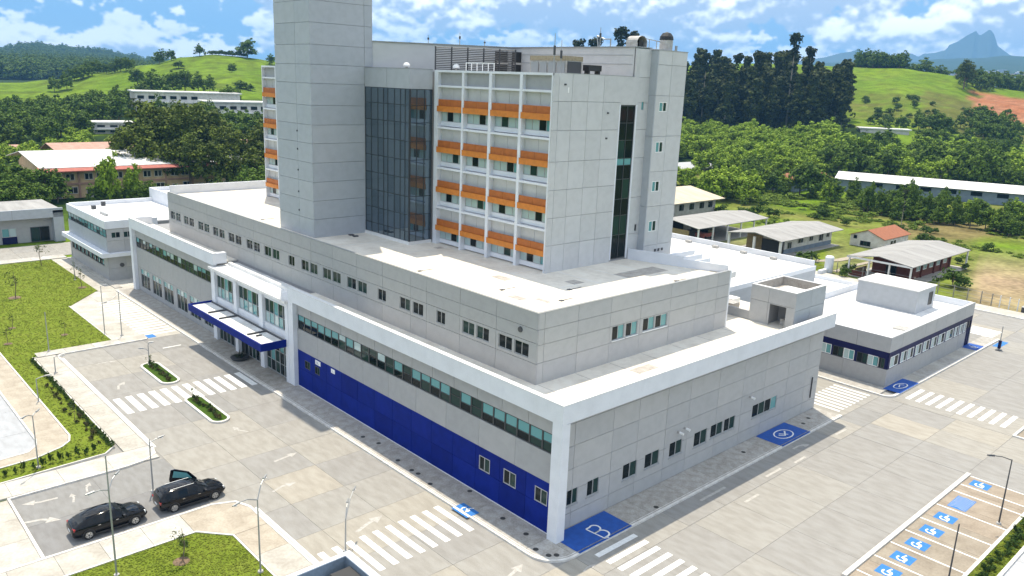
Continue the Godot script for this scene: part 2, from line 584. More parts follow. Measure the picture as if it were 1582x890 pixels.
# ---------------------------------------------------------------- terrain
func table(t: Array, x: float) -> float:
	if x <= t[0][0]:
		return t[0][1]
	for i in t.size() - 1:
		if x <= t[i + 1][0]:
			var k: float = (x - t[i][0]) / (t[i + 1][0] - t[i][0])
			return lerpf(t[i][1], t[i + 1][1], smoothstep(0.0, 1.0, k))
	return t[t.size() - 1][1]

const CREST := [[-120.0, 12.0], [0.0, 14.0], [10.8, 16.0], [13.5, 20.0], [16.0, 26.0], [19.2, 33.0], [21.0, 37.5], [23.0, 40.5], [27.0, 39.0], [40.0, 42.0], [50.0, 47.0], [62.0, 51.0], [67.4, 50.0], [69.0, 48.0], [70.5, 46.0], [72.3, 40.0], [74.0, 37.0], [80.0, 32.0], [100.0, 15.0], [160.0, 10.0]]
const FAR := [[-60.0, 40.0], [5.0, 40.0], [10.8, 46.0], [12.7, 58.0], [14.4, 53.0], [16.1, 49.0], [17.9, 38.0], [19.3, 32.0], [40.0, 40.0], [60.0, 190.0], [65.5, 217.0], [67.1, 204.0], [68.2, 221.0], [69.7, 239.0], [71.3, 244.0], [72.7, 263.0], [74.0, 259.0], [80.0, 240.0], [110.0, 60.0], [170.0, 40.0]]

func terrain_y(x: float, z: float) -> float:
	var dx := x - EYE.x
	var dz := z - EYE.z
	var d := sqrt(dx * dx + dz * dz)
	if d < 215.0:
		return -0.06
	var az := rad_to_deg(atan2(dx, -dz))
	var right := smoothstep(30.0, 48.0, az)
	var top := table(CREST, az)
	var start := lerpf(225.0, 255.0, right)
	var dc := lerpf(610.0, 650.0, right)
	var t := clampf((d - start) / (dc - start), 0.0, 1.0)
	var y := -0.06 + top * pow(t, lerpf(1.4, 1.55, right))
	if d > dc:
		var back := smoothstep(dc, dc + 330.0, d)
		y = lerpf(top, minf(top, 14.0), back)
		y -= (d - dc) * (d - dc) * 0.00012 * (1.0 - back)
	if d > 900.0:
		var reach := lerpf(2400.0, 5000.0, right)
		var begin_d := lerpf(1000.0, 1500.0, right)
		var k := clampf((d - begin_d) / (reach - begin_d), 0.0, 1.0)
		var f := table(FAR, az)
		var shape := pow(k, lerpf(1.6, 1.35, right))
		if d > reach:
			shape = lerpf(1.0, 0.45, smoothstep(reach, reach * 1.5, d))
		y = maxf(y, 0.0) * (1.0 - smoothstep(900.0, 1400.0, d)) + 14.0 * smoothstep(900.0, 1400.0, d) * (1.0 - shape) + f * shape
	var rough := smoothstep(240.0, 420.0, d)
	y += hn.get_noise_2d(x * 0.011, z * 0.011) * 3.2 * rough * (1.0 - smoothstep(560.0, 640.0, d) * 0.5)
	y += hn.get_noise_2d(x * 0.0022 + 40.0, z * 0.0022) * minf(d * 0.004, 12.0) * smoothstep(1000.0, 1800.0, d)
	return y

func terrain_color(x: float, z: float) -> Color:
	var dx := x - EYE.x
	var dz := z - EYE.z
	var d := sqrt(dx * dx + dz * dz)
	var az := rad_to_deg(atan2(dx, -dz))
	var n := hn.get_noise_2d(x * 0.02 + 7.0, z * 0.02)
	var n2 := hn.get_noise_2d(x * 0.06 + 77.0, z * 0.06)
	var grass := Color(0.12, 0.20, 0.014).lerp(Color(0.18, 0.27, 0.02), clampf(0.5 + n, 0, 1))
	var dry := Color(0.19, 0.175, 0.06)
	var wood := Color(0.03, 0.055, 0.012)
	var c := grass
	if d < 300.0 and az > 30.0:
		c = grass.lerp(dry, clampf(0.32 + n * 1.3 + n2 * 0.6, 0.0, 1.0) * 0.8)
		# bare earth by the brick building
		var e := Vector2((x - 124.0) / 34.0, (z + 2.0) / 15.0).length() + n2 * 0.35
		c = c.lerp(Color(0.40, 0.30, 0.19), 1.0 - smoothstep(0.75, 1.0, e))
		var e2 := Vector2((x - 168.0) / 26.0, (z + 36.0) / 13.0).length() + n2 * 0.5
		c = c.lerp(Color(0.22, 0.165, 0.08), (1.0 - smoothstep(0.6, 1.0, e2)) * 0.85)
		if x > 95.0 and z > -60.0 and x < 130.0 and z < -24.0:
			c = c.lerp(Color(0.36, 0.31, 0.21), 0.45 + n2)
	elif az > 40.0:
		if d < 430.0:
			c = wood.lerp(grass, smoothstep(325.0, 345.0, d) * smoothstep(66.0, 67.5, az))
			if az > 66.0 and d > 340.0:
				c = grass
		elif d < 900.0:
			var b := smoothstep(455.0, 475.0, d) * (1.0 - smoothstep(535.0, 560.0, d + n * 30.0))
			b = maxf(b * 0.55, smoothstep(68.3, 69.3, az + n2) * smoothstep(440.0, 470.0, d) * (1.0 - smoothstep(560.0, 590.0, d)))
			c = grass.lerp(Color(0.135, 0.13, 0.035), clampf(b + n2 * 0.9 + n * 0.3, 0.0, 1.0) * 0.9)
			if az > 71.6 + n2 * 0.8 and d > 520.0 and d < 615.0:
				c = Color(0.34, 0.13, 0.06).lerp(Color(0.40, 0.20, 0.11), clampf(0.5 + n2, 0, 1))
		else:
			c = Color(0.05, 0.075, 0.03)
	else:
		if d < 190.0:
			c = grass
		elif d < 430.0:
			c = wood.lerp(grass, smoothstep(0.15, 0.4, n + 0.1))
		elif d < 660.0:
			c = grass.lerp(Color(0.10, 0.135, 0.02), clampf(n2 * 2.2 + n * 0.8, 0.0, 0.75))
		else:
			c = Color(0.035, 0.06, 0.022)
	return c

func make_terrain():
	var azs := []
	var a := -180.0
	while a < 180.0:
		azs.append(a)
		a += 0.4 if (a > 6.0 and a < 80.0) else 6.0
	var rad := [0.0, 40.0, 100.0, 160.0]
	var r := 200.0
	while r < 8600.0:
		rad.append(r)
		r += maxf(5.0, (r - 150.0) * 0.025) if r < 700.0 else r * 0.045
	var V := PackedVector3Array()
	var N := PackedVector3Array()
	var C := PackedColorArray()
	var I := PackedInt32Array()
	var na := azs.size()
	for q: float in rad:
		for g: float in azs:
			var t := deg_to_rad(g)
			var x := EYE.x + sin(t) * q
			var z := EYE.z - cos(t) * q
			V.append(Vector3(x, terrain_y(x, z), z))
			var e := maxf(1.0, q * 0.006)
			N.append(Vector3(terrain_y(x - e, z) - terrain_y(x + e, z), 2.0 * e, terrain_y(x, z - e) - terrain_y(x, z + e)).normalized())
			C.append(terrain_color(x, z))
	for k in rad.size() - 1:
		for i in na:
			var j := (i + 1) % na
			var p := k * na
			I.append_array([p + i, p + na + i, p + na + j, p + i, p + na + j, p + j])
	var arr := []
	arr.resize(Mesh.ARRAY_MAX)
	arr[Mesh.ARRAY_VERTEX] = V
	arr[Mesh.ARRAY_NORMAL] = N
	arr[Mesh.ARRAY_COLOR] = C
	arr[Mesh.ARRAY_INDEX] = I
	var am := ArrayMesh.new()
	am.add_surface_from_arrays(Mesh.PRIMITIVE_TRIANGLES, arr)
	var o := put(self, "terrain", am, M["terrain"], Vector3.ZERO)
	o.set_meta("kind", "structure")

# ---------------------------------------------------------------- paving
func slabs(called: String, piece: String, x0: float, x1: float, z0: float, z1: float, nx: int, nz: int, mats: Array, top := 0.0, thick := 0.25, gap := 0.02):
	var s := setting(called, Vector3((x0 + x1) * 0.5, 0, (z0 + z1) * 0.5))
	for i in nx:
		for j in nz:
			var a := lerpf(x0, x1, float(i) / nx) + gap * 0.5
			var b := lerpf(x0, x1, float(i + 1) / nx) - gap * 0.5
			var c := lerpf(z0, z1, float(j) / nz) + gap * 0.5
			var d := lerpf(z0, z1, float(j + 1) / nz) - gap * 0.5
			var m: Material = M[mats[rng.randi() % mats.size()]]
			var y := top + rng.randf_range(-0.002, 0.002)
			bx(s, piece, m, Vector3(a, y - thick, c), Vector3(b, y, d))
	return s

func make_ground():
	var yb := setting("yard_base")
	bx(yb, "base_sheet", M["concrete3"], Vector3(-26.2, -0.4, -60.0), Vector3(79.5, -0.02, 40.0))
	bx(yb, "base_sheet", M["concrete3"], Vector3(79.5, -0.4, -34.0), Vector3(97.3, -0.02, 40.0))
	var cream := ["concrete0", "concrete1", "concrete1", "concrete2", "concrete4", "concrete3"]
	var grey := ["concrete2", "concrete3", "concrete3", "concrete1", "concrete5"]
	slabs("concrete_yard", "concrete_slab", -15.4, -2.3, -59.3, -29.0, 3, 6, grey)
	slabs("concrete_yard", "concrete_slab", -15.4, -2.3, -29.0, 1.72, 3, 7, cream)
	slabs("concrete_yard", "concrete_slab", -15.4, -0.02, 1.75, 24.0, 3, 5, cream)
	slabs("concrete_road", "concrete_slab", 0.0, 46.0, 1.78, 4.2, 10, 1, grey)
	slabs("concrete_road", "concrete_slab", 0.0, 34.3, 4.23, 14.05, 7, 2, ["concrete3", "concrete3", "concrete2"])
	slabs("concrete_road", "concrete_slab", 34.33, 46.0, 4.23, 14.05, 3, 2, cream)
	slabs("concrete_road", "concrete_slab", 46.03, 97.0, 3.0, 14.05, 9, 2, ["concrete2", "concrete3", "concrete1"])
	slabs("alley", "concrete_slab", 37.6, 46.0, -13.6, 1.75, 2, 4, cream)
	slabs("concrete_road", "concrete_slab", 79.5, 97.0, -34.0, 2.97, 3, 6, cream)
	slabs("parking_bays", "concrete_slab", 12.0, 34.2, 14.08, 19.25, 7, 1, ["tan0", "tan1"])
	slabs("concrete_road", "concrete_slab", -0.0, 11.97, 14.08, 24.0, 2, 2, cream)
	slabs("concrete_road", "concrete_slab", 34.23, 46.0, 14.08, 24.0, 2, 2, cream)
	slabs("parking_bays", "concrete_slab", 46.03, 97.0, 14.08, 24.0, 9, 1, ["tan0", "concrete1", "tan1"])
	slabs("side_lot", "concrete_slab", 12.0, 34.2, 20.95, 38.0, 4, 3, ["lot0", "pale_concrete0", "concrete2"])
	slabs("dark_bay", "concrete_slab", -26.0, -15.43, -28.55, -19.2, 2, 2, ["dark_slab0", "dark_slab1"])
	slabs("west_lot", "concrete_slab", -64.0, -22.25, -84.0, -34.8, 6, 9, ["lot0", "lot1"])
	slabs("plaza", "concrete_slab", -9.4, -2.3, -84.0, -59.33, 2, 6, ["pale_concrete0", "pale_concrete0", "pale_concrete1"])
	slabs("north_road", "concrete_slab", -60.0, 4.0, -121.0, -110.4, 11, 2, ["concrete3", "concrete2", "lot1"])
	slabs("plaza", "concrete_slab", -4.2, -2.0, -108.0, -89.03, 1, 5, ["pale_concrete0", "pale_concrete1"])
	slabs("plaza", "concrete_slab", -4.2, 2.4, -89.0, -83.0, 3, 3, ["pale_concrete0", "pale_concrete1"], 0.014)
	# raised pavements
	var pale := ["pale_concrete0", "pale_concrete1", "pale_concrete0"]
	slabs("west_pavement", "paving_slab", -17.5, -15.62, -59.2, -31.4, 1, 10, ["pale_concrete0", "pale_concrete1"], 0.1)
	slabs("west_pavement", "paving_slab", -36.0, -15.62, -31.38, -28.85, 6, 1, ["pale_concrete0", "pale_concrete1"], 0.1)
	slabs("west_pavement", "paving_slab", -36.0, -26.2, -28.55, -19.2, 3, 3, pale, 0.06)
	slabs("south_pavement", "paving_slab", -36.0, -17.75, -19.05, -16.45, 7, 1, pale, 0.1)
	slabs("south_pavement", "paving_slab", -15.85, -13.6, -14.4, 20.0, 1, 11, ["pale_concrete1", "pale_concrete2", "pale_concrete1"], 0.1)
	var corner := PackedVector2Array([Vector2(-17.73, -19.05), Vector2(-15.4, -19.05), Vector2(-14.1, -18.4), Vector2(-13.6, -17.2), Vector2(-13.6, -14.43), Vector2(-15.85, -14.43), Vector2(-17.73, -16.45)])
	put(setting("south_pavement"), "paving_slab", prism(corner, -0.1, 0.1), M["pale_concrete2"], Vector3.ZERO)
	var wl := PackedVector2Array([Vector2(-22.2, -84), Vector2(-20.05, -84), Vector2(-20.05, -37.2), Vector2(-20.35, -36.2), Vector2(-21.0, -35.4), Vector2(-23.0, -34.5), Vector2(-36.0, -33.3), Vector2(-36.0, -34.7), Vector2(-23.3, -35.9), Vector2(-22.4, -36.8), Vector2(-22.2, -38.0)])
	put(setting("west_path"), "path_slab", prism(wl, -0.1, 0.1), M["pale_concrete2"], Vector3.ZERO)
	slabs("crossing_path", "paving_slab", -17.2, -6.0, -61.0, -59.45, 4, 1, pale, 0.1)
	slabs("north_path", "paving_slab", -60.0, -1.9, -110.2, -108.1, 12, 1, pale, 0.1)
	slabs("wing_path", "paving_slab", -2.0, -1.0, -108.0, -84.2, 1, 6, ["walk1", "pale_concrete0"], 0.1)
	slabs("front_pavement", "paving_slab", -1.95, 0.6, -83.0, -0.92, 1, 14, ["walk0", "walk1", "walk2", "walk0"], 0.12)
	slabs("side_pavement", "paving_slab", 0.02, 37.4, -1.0, 1.45, 9, 1, ["walk0", "walk1", "walk0", "walk1"], 0.12)
	var pc := PackedVector2Array([Vector2(0, -0.9)])
	pc.append_array(PackedVector2Array([Vector2(0, 1.45)]))
	for q in arc(Vector2(-0.1, -0.4), 1.85, 90, 180, 8):
		pc.append(q)
	pc.append(Vector2(-1.95, -0.9))
	put(setting("corner_pavement"), "paving_slab", prism(pc, -0.1, 0.12), M["walk1"], Vector3.ZERO)
	slabs("annex_pavement", "paving_slab", 48.7, 79.2, 0.9, 2.6, 9, 1, ["walk1", "walk0", "pale_concrete1"], 0.12)
	slabs("annex_pavement", "paving_slab", 46.45, 48.68, -13.0, 1.5, 1, 4, ["walk1", "pale_concrete1"], 0.12)
	slabs("fence_pavement", "paving_slab", 93.5, 97.2, -34.0, 6.0, 1, 8, ["pale_concrete0", "pale_concrete1"], 0.12)
	# kerbs
	var kerbs := [
		[[Vector2(-2.12, -83), Vector2(-2.12, -60), Vector2(-2.12, -30)] , 0.34],
		[[Vector2(-2.12, -29.97), Vector2(-2.12, -0.4)] + arc(Vector2(-0.1, -0.4), 2.02, 180, 90, 8) + [Vector2(37.6, 1.62)], 0.34],
		[[Vector2(-15.5, -31.0), Vector2(-15.5, -58.3)] + arc(Vector2(-14.6, -58.3), 0.9, 180, 270, 5) + [Vector2(-6.2, -59.25)], 0.2],
		[[Vector2(-15.5, -30.8), Vector2(-15.7, -29.7), Vector2(-16.6, -29.0), Vector2(-18.2, -28.72), Vector2(-26.1, -28.62), Vector2(-26.1, -19.2)], 0.2],
		[[Vector2(-36.0, -19.12), Vector2(-15.5, -19.14), Vector2(-14.0, -18.5), Vector2(-13.5, -17.2), Vector2(-13.5, 20.0)], 0.2],
		[[Vector2(-17.7, -16.35), Vector2(-36.0, -16.35)], 0.14],
		[[Vector2(-17.7, -16.35), Vector2(-15.95, -14.4), Vector2(-15.95, 20.0)], 0.14],
		[[Vector2(-22.28, -84.0), Vector2(-22.28, -38.0), Vector2(-22.5, -36.8), Vector2(-23.3, -35.8), Vector2(-36.0, -34.6)], 0.16],
		[[Vector2(-19.95, -84.0), Vector2(-19.95, -37.2), Vector2(-20.25, -36.1), Vector2(-21.0, -35.3), Vector2(-23.0, -34.35), Vector2(-36.0, -33.2)], 0.14],
		[[Vector2(-17.62, -59.6), Vector2(-17.62, -34.4), Vector2(-17.9, -32.8), Vector2(-18.7, -31.95), Vector2(-26.0, -31.45), Vector2(-36.0, -31.3)], 0.12],
		[[Vector2(46.3, -13.0), Vector2(46.3, 1.6)] + arc(Vector2(47.4, 1.6), 1.1, 180, 90, 6) + [Vector2(79.3, 2.72)], 0.3],
		[[Vector2(12.0, 14.2), Vector2(34.3, 14.2)], 0.3],
		[[Vector2(14.0, 19.36), Vector2(34.2, 19.36)], 0.22],
		[[Vector2(14.0, 20.85), Vector2(34.2, 20.85)], 0.22],
		[[Vector2(46.0, 14.1), Vector2(80.0, 14.1)], 0.22],
		[[Vector2(46.1, 14.1), Vector2(46.1, 24.0)], 0.22],
		[[Vector2(93.4, -34.0), Vector2(93.4, 6.0)], 0.2],
		[[Vector2(-60.0, -110.3), Vector2(-1.9, -110.3)], 0.2],
		[[Vector2(-9.42, -78.0), Vector2(-9.42, -61.0)], 0.1],
	]
	for k in kerbs:
		var o := setting("kerb")
		ribbon(o, "kerb_stone", M["kerb"], k[0], k[1], -0.1, 0.135)
	var gut := setting("gutter")
	ribbon(gut, "gutter_line", M["walk2"], [Vector2(-2.06, -83), Vector2(-2.06, -0.4)] + arc(Vector2(-0.1, -0.4), 1.96, 180, 90, 8) + [Vector2(37.4, 1.56)], 0.09, 0.139, 0.139)
	# lawns
	var lawn1 := PackedVector2Array([Vector2(-60, -108.1), Vector2(-4.3, -107.6), Vector2(-4.25, -84.4), Vector2(-9.45, -78.0), Vector2(-9.45, -61.0), Vector2(-17.0, -60.9), Vector2(-17.7, -59.6), Vector2(-17.65, -34.5), Vector2(-17.95, -32.8), Vector2(-18.7, -31.95), Vector2(-26.0, -31.45), Vector2(-36.0, -31.3), Vector2(-36.0, -33.25), Vector2(-23.0, -34.4), Vector2(-21.0, -35.3), Vector2(-20.3, -36.1), Vector2(-20.0, -37.2), Vector2(-20.0, -84.0), Vector2(-60.0, -84.0)])
	var lawn2 := PackedVector2Array([Vector2(-36, -16.4), Vector2(-17.75, -16.4), Vector2(-16.0, -14.4), Vector2(-16.0, 20.0), Vector2(-36.0, 20.0)])
	var verge := PackedVector2Array([Vector2(14.0, 19.45), Vector2(34.2, 19.45), Vector2(34.2, 20.75), Vector2(14.0, 20.75)])
	for g in [["north_lawn", lawn1], ["south_lawn", lawn2], ["verge", verge]]:
		var o := put(self, g[0], prism(g[1], -0.1, 0.07), M["lawn"], Vector3.ZERO)
		o.set_meta("kind", "structure")
	grass_blades([lawn1, lawn2, verge], 36000)

func grass_blades(polys: Array, n: int):
	var st := begin()
	for i in 5:
		var t := TAU * i / 5.0 + 0.3
		var e := Vector3(cos(t), 0, sin(t))
		var s := Vector3(-e.z, 0, e.x) * 0.035
		st.set_color(Color(1, 1, 1))
		tri(st, e * 0.03 + s, e * 0.03 - s, e * 0.13 + Vector3(0, 0.13, 0), (e + Vector3(0, 1.4, 0)).normalized())
	var mm := MultiMesh.new()
	mm.transform_format = MultiMesh.TRANSFORM_3D
	mm.use_colors = true
	mm.mesh = st.commit()
	mm.instance_count = n
	var i := 0
	while i < n:
		var k := 0 if i < n * 0.6 else (1 if i < n * 0.9 else 2)
		var poly: PackedVector2Array = polys[k]
		var p := Vector2.ZERO
		if k == 0:
			p = Vector2(rng.randf_range(-34, -4.3), rng.randf_range(-108, -31))
		elif k == 1:
			p = Vector2(rng.randf_range(-26, -16), rng.randf_range(-16.4, -5))
		else:
			p = Vector2(rng.randf_range(14, 34), rng.randf_range(19.5, 20.7))
		if not Geometry2D.is_point_in_polygon(p, poly):
			continue
		var s := rng.randf_range(0.4, 0.85) * (1.0 if k == 0 else 0.75)
		mm.set_instance_transform(i, Transform3D(Basis(Vector3.UP, rng.randf() * TAU).scaled(Vector3(s, s, s)), Vector3(p.x, 0.065, p.y)))
		var q := clampf(0.5 + hn.get_noise_2d(p.x * 0.25, p.y * 0.25) * 0.9 + rng.randf_range(-0.08, 0.08), 0, 1)
		mm.set_instance_color(i, Color(0.11, 0.155, 0.015).lerp(Color(0.17, 0.205, 0.03), q))
		i += 1
	var o := MultiMeshInstance3D.new()
	o.name = "grass"
	o.multimesh = mm
	o.material_override = M["blade"]
	add_child(o)
	o.set_meta("kind", "stuff")
	o.set_meta("label", "short bright green grass growing on the lawns and verge")
	o.set_meta("category", "grass")

# ---------------------------------------------------------------- painted marks
func flat_poly(parent: Node3D, called: String, m: Material, pts: Array, y: float):
	return put(parent, called, prism(PackedVector2Array(pts), y, y), m, org.get(parent, Vector3.ZERO))

func rect_mark(parent: Node3D, called: String, m: Material, x0: float, x1: float, z0: float, z1: float, y := 0.006):
	return flat_poly(parent, called, m, [Vector2(x0, z0), Vector2(x1, z0), Vector2(x1, z1), Vector2(x0, z1)], y)

func wheelchair(parent: Node3D, c: Vector2, s: float, turn: float, y: float, w := 0.085, m := "paint"):
	# the access symbol lying on the ground: head, back, seat and leg, wheel
	var st := begin()
	var T := Transform2D(turn, c)
	var conv := func(a: Array) -> Array:
		var out := []
		for q: Vector2 in a:
			out.append(T * (q * s))
		return out
	add_ribbon(st, conv.call(arc(Vector2(0.02, 0.14), 0.3, -75, 200, 14)), w * s * 1.4, y, y)
	add_ribbon(st, conv.call([Vector2(-0.1, -0.3), Vector2(-0.06, 0.04), Vector2(0.22, 0.06), Vector2(0.36, 0.38), Vector2(0.47, 0.34)]), w * s * 1.4, y, y)
	add_ribbon(st, conv.call([Vector2(-0.08, -0.12), Vector2(0.17, -0.12)]), w * s * 1.2, y, y)
	add_ribbon(st, conv.call([Vector2(-0.17, -0.42), Vector2(-0.04, -0.42)]), 0.14 * s, y, y)
	put(parent, "access_symbol", st.commit(), M[m], org.get(parent, Vector3.ZERO))

func arrow(x: float, z: float, turn: float, s: float, bend: float, m := "worn_paint"):
	var o := setting("painted_arrow", Vector3(x, 0, z))
	var T := Transform2D(turn, Vector2(x, z))
	var st := begin()
	add_ribbon(st, [T * Vector2(0, 1.1 * s), T * Vector2(0, 0.1 * s), T * Vector2(bend * 0.5 * s, -0.35 * s)], 0.2 * s, 0.0062, 0.0062)
	var tip := Vector2(bend * 0.95 * s, -0.9 * s)
	var b := Vector2(bend * 0.42 * s, -0.2 * s)
	var d := (tip - b).normalized()
	var nn := Vector2(-d.y, d.x)
	var p0 := T * tip
	var p1 := T * (b + nn * 0.33 * s)
	var p2 := T * (b - nn * 0.33 * s)
	tri(st, Vector3(p0.x, 0.007, p0.y), Vector3(p1.x, 0.007, p1.y), Vector3(p2.x, 0.007, p2.y), Vector3.UP)
	put(o, "arrow_mark", st.commit(), M[m], Vector3(x, 0, z))
	org[o.get_child(0)] = Vector3(x, 0, z)
	o.get_child(0).position = -Vector3(x, 0, z)

func make_markings():
	var y := 0.006
	# crossings
	var z1 := setting("zebra_crossing")
	for i in 12:
		var x := -14.75 + i * 1.06
		rect_mark(z1, "stripe", M["paint"], x, x + 0.6, -43.25, -39.05, y)
	var z2 := setting("zebra_crossing")
	for i in 10:
		var x := -3.37 - i * 1.04
		rect_mark(z2, "stripe", M["paint"], x, x + 0.45, -9.12, -5.0, y)
	var z3 := setting("zebra_crossing")
	for i in 12:
		var z := 2.33 + i * 0.98
		rect_mark(z3, "stripe", M["paint"], 1.25, 5.3, z, z + 0.42, y)
	var z4 := setting("zebra_crossing")
	for i in 9:
		var x := 38.5 + i * 0.83
		rect_mark(z4, "stripe", M["paint"], x, x + 0.35, -2.9, 1.0, y)
	var z5 := setting("zebra_crossing")
	for i in 10:
		var z := 3.62 + i * 0.98
		rect_mark(z5, "stripe", M["paint"], 47.7, 51.75, z, z + 0.45, y)
	var z6 := setting("zebra_crossing")
	for i in 17:
		var z := -78.0 + i * 1.06
		rect_mark(z6, "stripe", M["paint"], -6.2, -2.45, z, z + 0.42, y)
	var z7 := setting("zebra_crossing")
	for i in 5:
		rect_mark(z7, "stripe", M["paint"], 79.6 + i * 0.9, 80.05 + i * 0.9, -1.8, 1.9, y)
	# blue ramps on the pavement
	var r1 := setting("blue_ramp")
	rect_mark(r1, "ramp_paint", M["blue_paint"], 0.42, 5.85, -0.86, 1.78, 0.139)
	var g := begin()
	add_ribbon(g, [Vector2(2.95, 0.02), Vector2(3.35, 0.0)] + arc(Vector2(3.55, 0.32), 0.38, -100, 80, 8) + [Vector2(3.05, 0.72)], 0.13, 0.144, 0.144)
	add_ribbon(g, [Vector2(2.95, 0.02), Vector2(3.12, 1.6), Vector2(3.45, 1.68)], 0.12, 0.144, 0.144)
	add_ribbon(g, [Vector2(3.05, 0.74)] + arc(Vector2(3.5, 1.12), 0.42, -85, 75, 8) + [Vector2(3.1, 1.58)], 0.14, 0.144, 0.144)
	put(r1, "access_symbol", g.commit(), M["paint"], Vector3.ZERO)
	var r2 := setting("blue_ramp")
	rect_mark(r2, "ramp_paint", M["blue_paint"], 26.4, 31.4, -0.88, 1.78, 0.139)
	g = begin()
	var e := []
	for i in 19:
		var t := TAU * i / 18.0
		e.append(Vector2(28.9 + cos(t) * 1.15, 0.45 + sin(t) * 0.72).rotated(0.0))
	add_ribbon(g, e, 0.12, 0.144, 0.144)
	add_ribbon(g, [Vector2(28.3, 0.3), Vector2(28.75, 0.7), Vector2(29.6, 0.15)], 0.15, 0.144, 0.144)
	add_ribbon(g, [Vector2(28.6, 0.15), Vector2(29.2, 0.75)], 0.12, 0.144, 0.144)
	put(r2, "access_symbol", g.commit(), M["paint"], Vector3.ZERO)
	var r3 := setting("blue_ramp")
	rect_mark(r3, "ramp_paint", M["blue_paint"], 48.2, 53.2, 1.1, 2.86, 0.139)
	g = begin()
	e = []
	for i in 19:
		var t := TAU * i / 18.0
		e.append(Vector2(50.6 + cos(t) * 1.1 + sin(t) * 0.2, 1.95 + sin(t) * 0.5))
	add_ribbon(g, e, 0.12, 0.144, 0.144)
	add_ribbon(g, [Vector2(50.1, 2.0), Vector2(50.9, 1.75), Vector2(51.2, 2.1)], 0.12, 0.144, 0.144)
	put(r3, "access_symbol", g.commit(), M["paint"], Vector3.ZERO)
	var r4 := setting("blue_ramp")
	rect_mark(r4, "ramp_paint", M["blue_paint"], 71.2, 74.0, 0.95, 2.7, 0.139)
	wheelchair(r4, Vector2(72.6, 1.8), 1.0, 0.6, 0.144)
	var r5 := setting("blue_ramp")
	rect_mark(r5, "ramp_paint", M["sky_paint"], -2.55, -1.38, -8.1, -6.3, 0.141)
	wheelchair(r5, Vector2(-1.75, -7.2), 1.0, 2.2, 0.146)
	rect_mark(r5, "edge_line", M["paint"], -2.38, -2.16, -8.1, -6.3, 0.1455)
	var r6 := setting("blue_ramp")
	rect_mark(r6, "ramp_paint", M["sky_paint"], -6.0, -5.0, -60.9, -59.6, 0.012)
	var r7 := setting("blue_ramp")
	rect_mark(r7, "ramp_paint", M["sky_paint"], 75.6, 79.0, 3.1, 4.0, 0.008)
	# parking bays for disabled drivers
	var pb := setting("bay_markings")
	for x in [34.1, 31.9, 30.3, 26.9, 23.78, 21.08, 18.6, 16.05, 13.4]:
		rect_mark(pb, "bay_line", M["paint"], x - 0.07, x + 0.07, 14.4, 19.2, y)
	for x in [33.0, 25.2, 22.42, 19.78, 17.2, 14.78]:
		rect_mark(pb, "blue_square", M["sky_paint"], x - 0.62, x + 0.62, 14.98 + (25.0 - x) * 0.02, 16.35 + (25.0 - x) * 0.02, y)
		wheelchair(pb, Vector2(x, 15.66 + (25.0 - x) * 0.02), 0.98, 1.9, y + 0.005)
	rect_mark(pb, "blue_square", M["sky_paint"], 27.3, 29.7, 15.0, 16.3, y)
	for i in 9:
		var st := begin()
		var x := 27.45 + i * 0.26
		add_ribbon(st, [Vector2(x, 15.05), Vector2(x + 0.25, 15.6), Vector2(x - 0.05, 16.25)], 0.07, y + 0.005, y + 0.005)
		put(pb, "hatch_line", st.commit(), M["worn_paint"], Vector3.ZERO)
	for i in 6:
		var x := 48.5 + i * 5.0
		rect_mark(pb, "bay_line", M["paint"], x + 2.3, x + 2.42, 14.3, 19.5, y)
	rect_mark(pb, "blue_square", M["sky_paint"], 47.7, 49.1, 14.6, 15.9, y)
	# lane dashes and arrows
	var ln := setting("lane_markings")
	for d in [[12.9, 16.2, 2.6], [20.4, 22.7, 3.7], [15.4, 17.3, 4.88], [24.6, 26.4, 3.9], [33.0, 35.0, 3.4]]:
		rect_mark(ln, "lane_dash", M["worn_paint"], d[0], d[1], d[2] - 0.11, d[2] + 0.11, y)
	rect_mark(ln, "edge_line", M["paint"], -13.25, -13.05, -17.0, -7.0, y)
	rect_mark(ln, "edge_line", M["paint"], -15.3, -15.12, -58.0, -31.0, y)
	rect_mark(ln, "edge_line", M["paint"], -26.0, -18.2, -19.32, -19.2, y)
	rect_mark(ln, "edge_line", M["paint"], -5.9, -3.9, -55.3, -55.1, y)
	for a in [[-11.9, -54.1, 1.57, 0.9, 0.3], [-13.2, -46.6, 0.3, 1.0, 0.6], [-8.6, -30.0, -0.6, 0.9, 0.5], [-7.7, -22.9, 1.4, 1.1, 0.0], [-10.2, -18.7, 1.2, 1.0, 0.5], [-24.6, -27.0, -1.5, 1.1, 0.3], [-24.9, -24.4, 1.8, 1.2, 0.5], [-21.4, -27.3, 0.2, 0.7, 0.4], [-22.5, -26.3, 0.3, 0.7, -0.3], [-4.2, 0.4, 1.3, 1.2, 0.0], [-8.0, -10.3, 1.2, 1.3, 0.2], [28.1, 2.45, 1.57, 1.0, 0.5], [-0.1, 3.0, 1.3, 0.6, 0.5], [-26.5, -41.0, 0.2, 1.2, 0.2], [-25.0, -46.0, 3.3, 1.2, 0.2], [-16.4, -42.8, 0.4, 0.7, 0.5]]:
		arrow(a[0], a[1], a[2], a[3], a[4])
	# drain covers set in the paving
	var spots := [[-0.68, -2.2], [-1.46, -0.44], [-0.87, 0.9], [-1.3, 0.6], [9.3, 1.2], [22.69, 0.18], [32.63, 0.37], [34.24, 0.03], [-1.23, -16.64], [-1.34, -14.59], [-1.29, -13.81], [-1.56, -11.9], [0.1, -9.17], [-0.56, -4.71], [-0.7, -20.24], [-1.05, -22.11]]
	var st := begin()
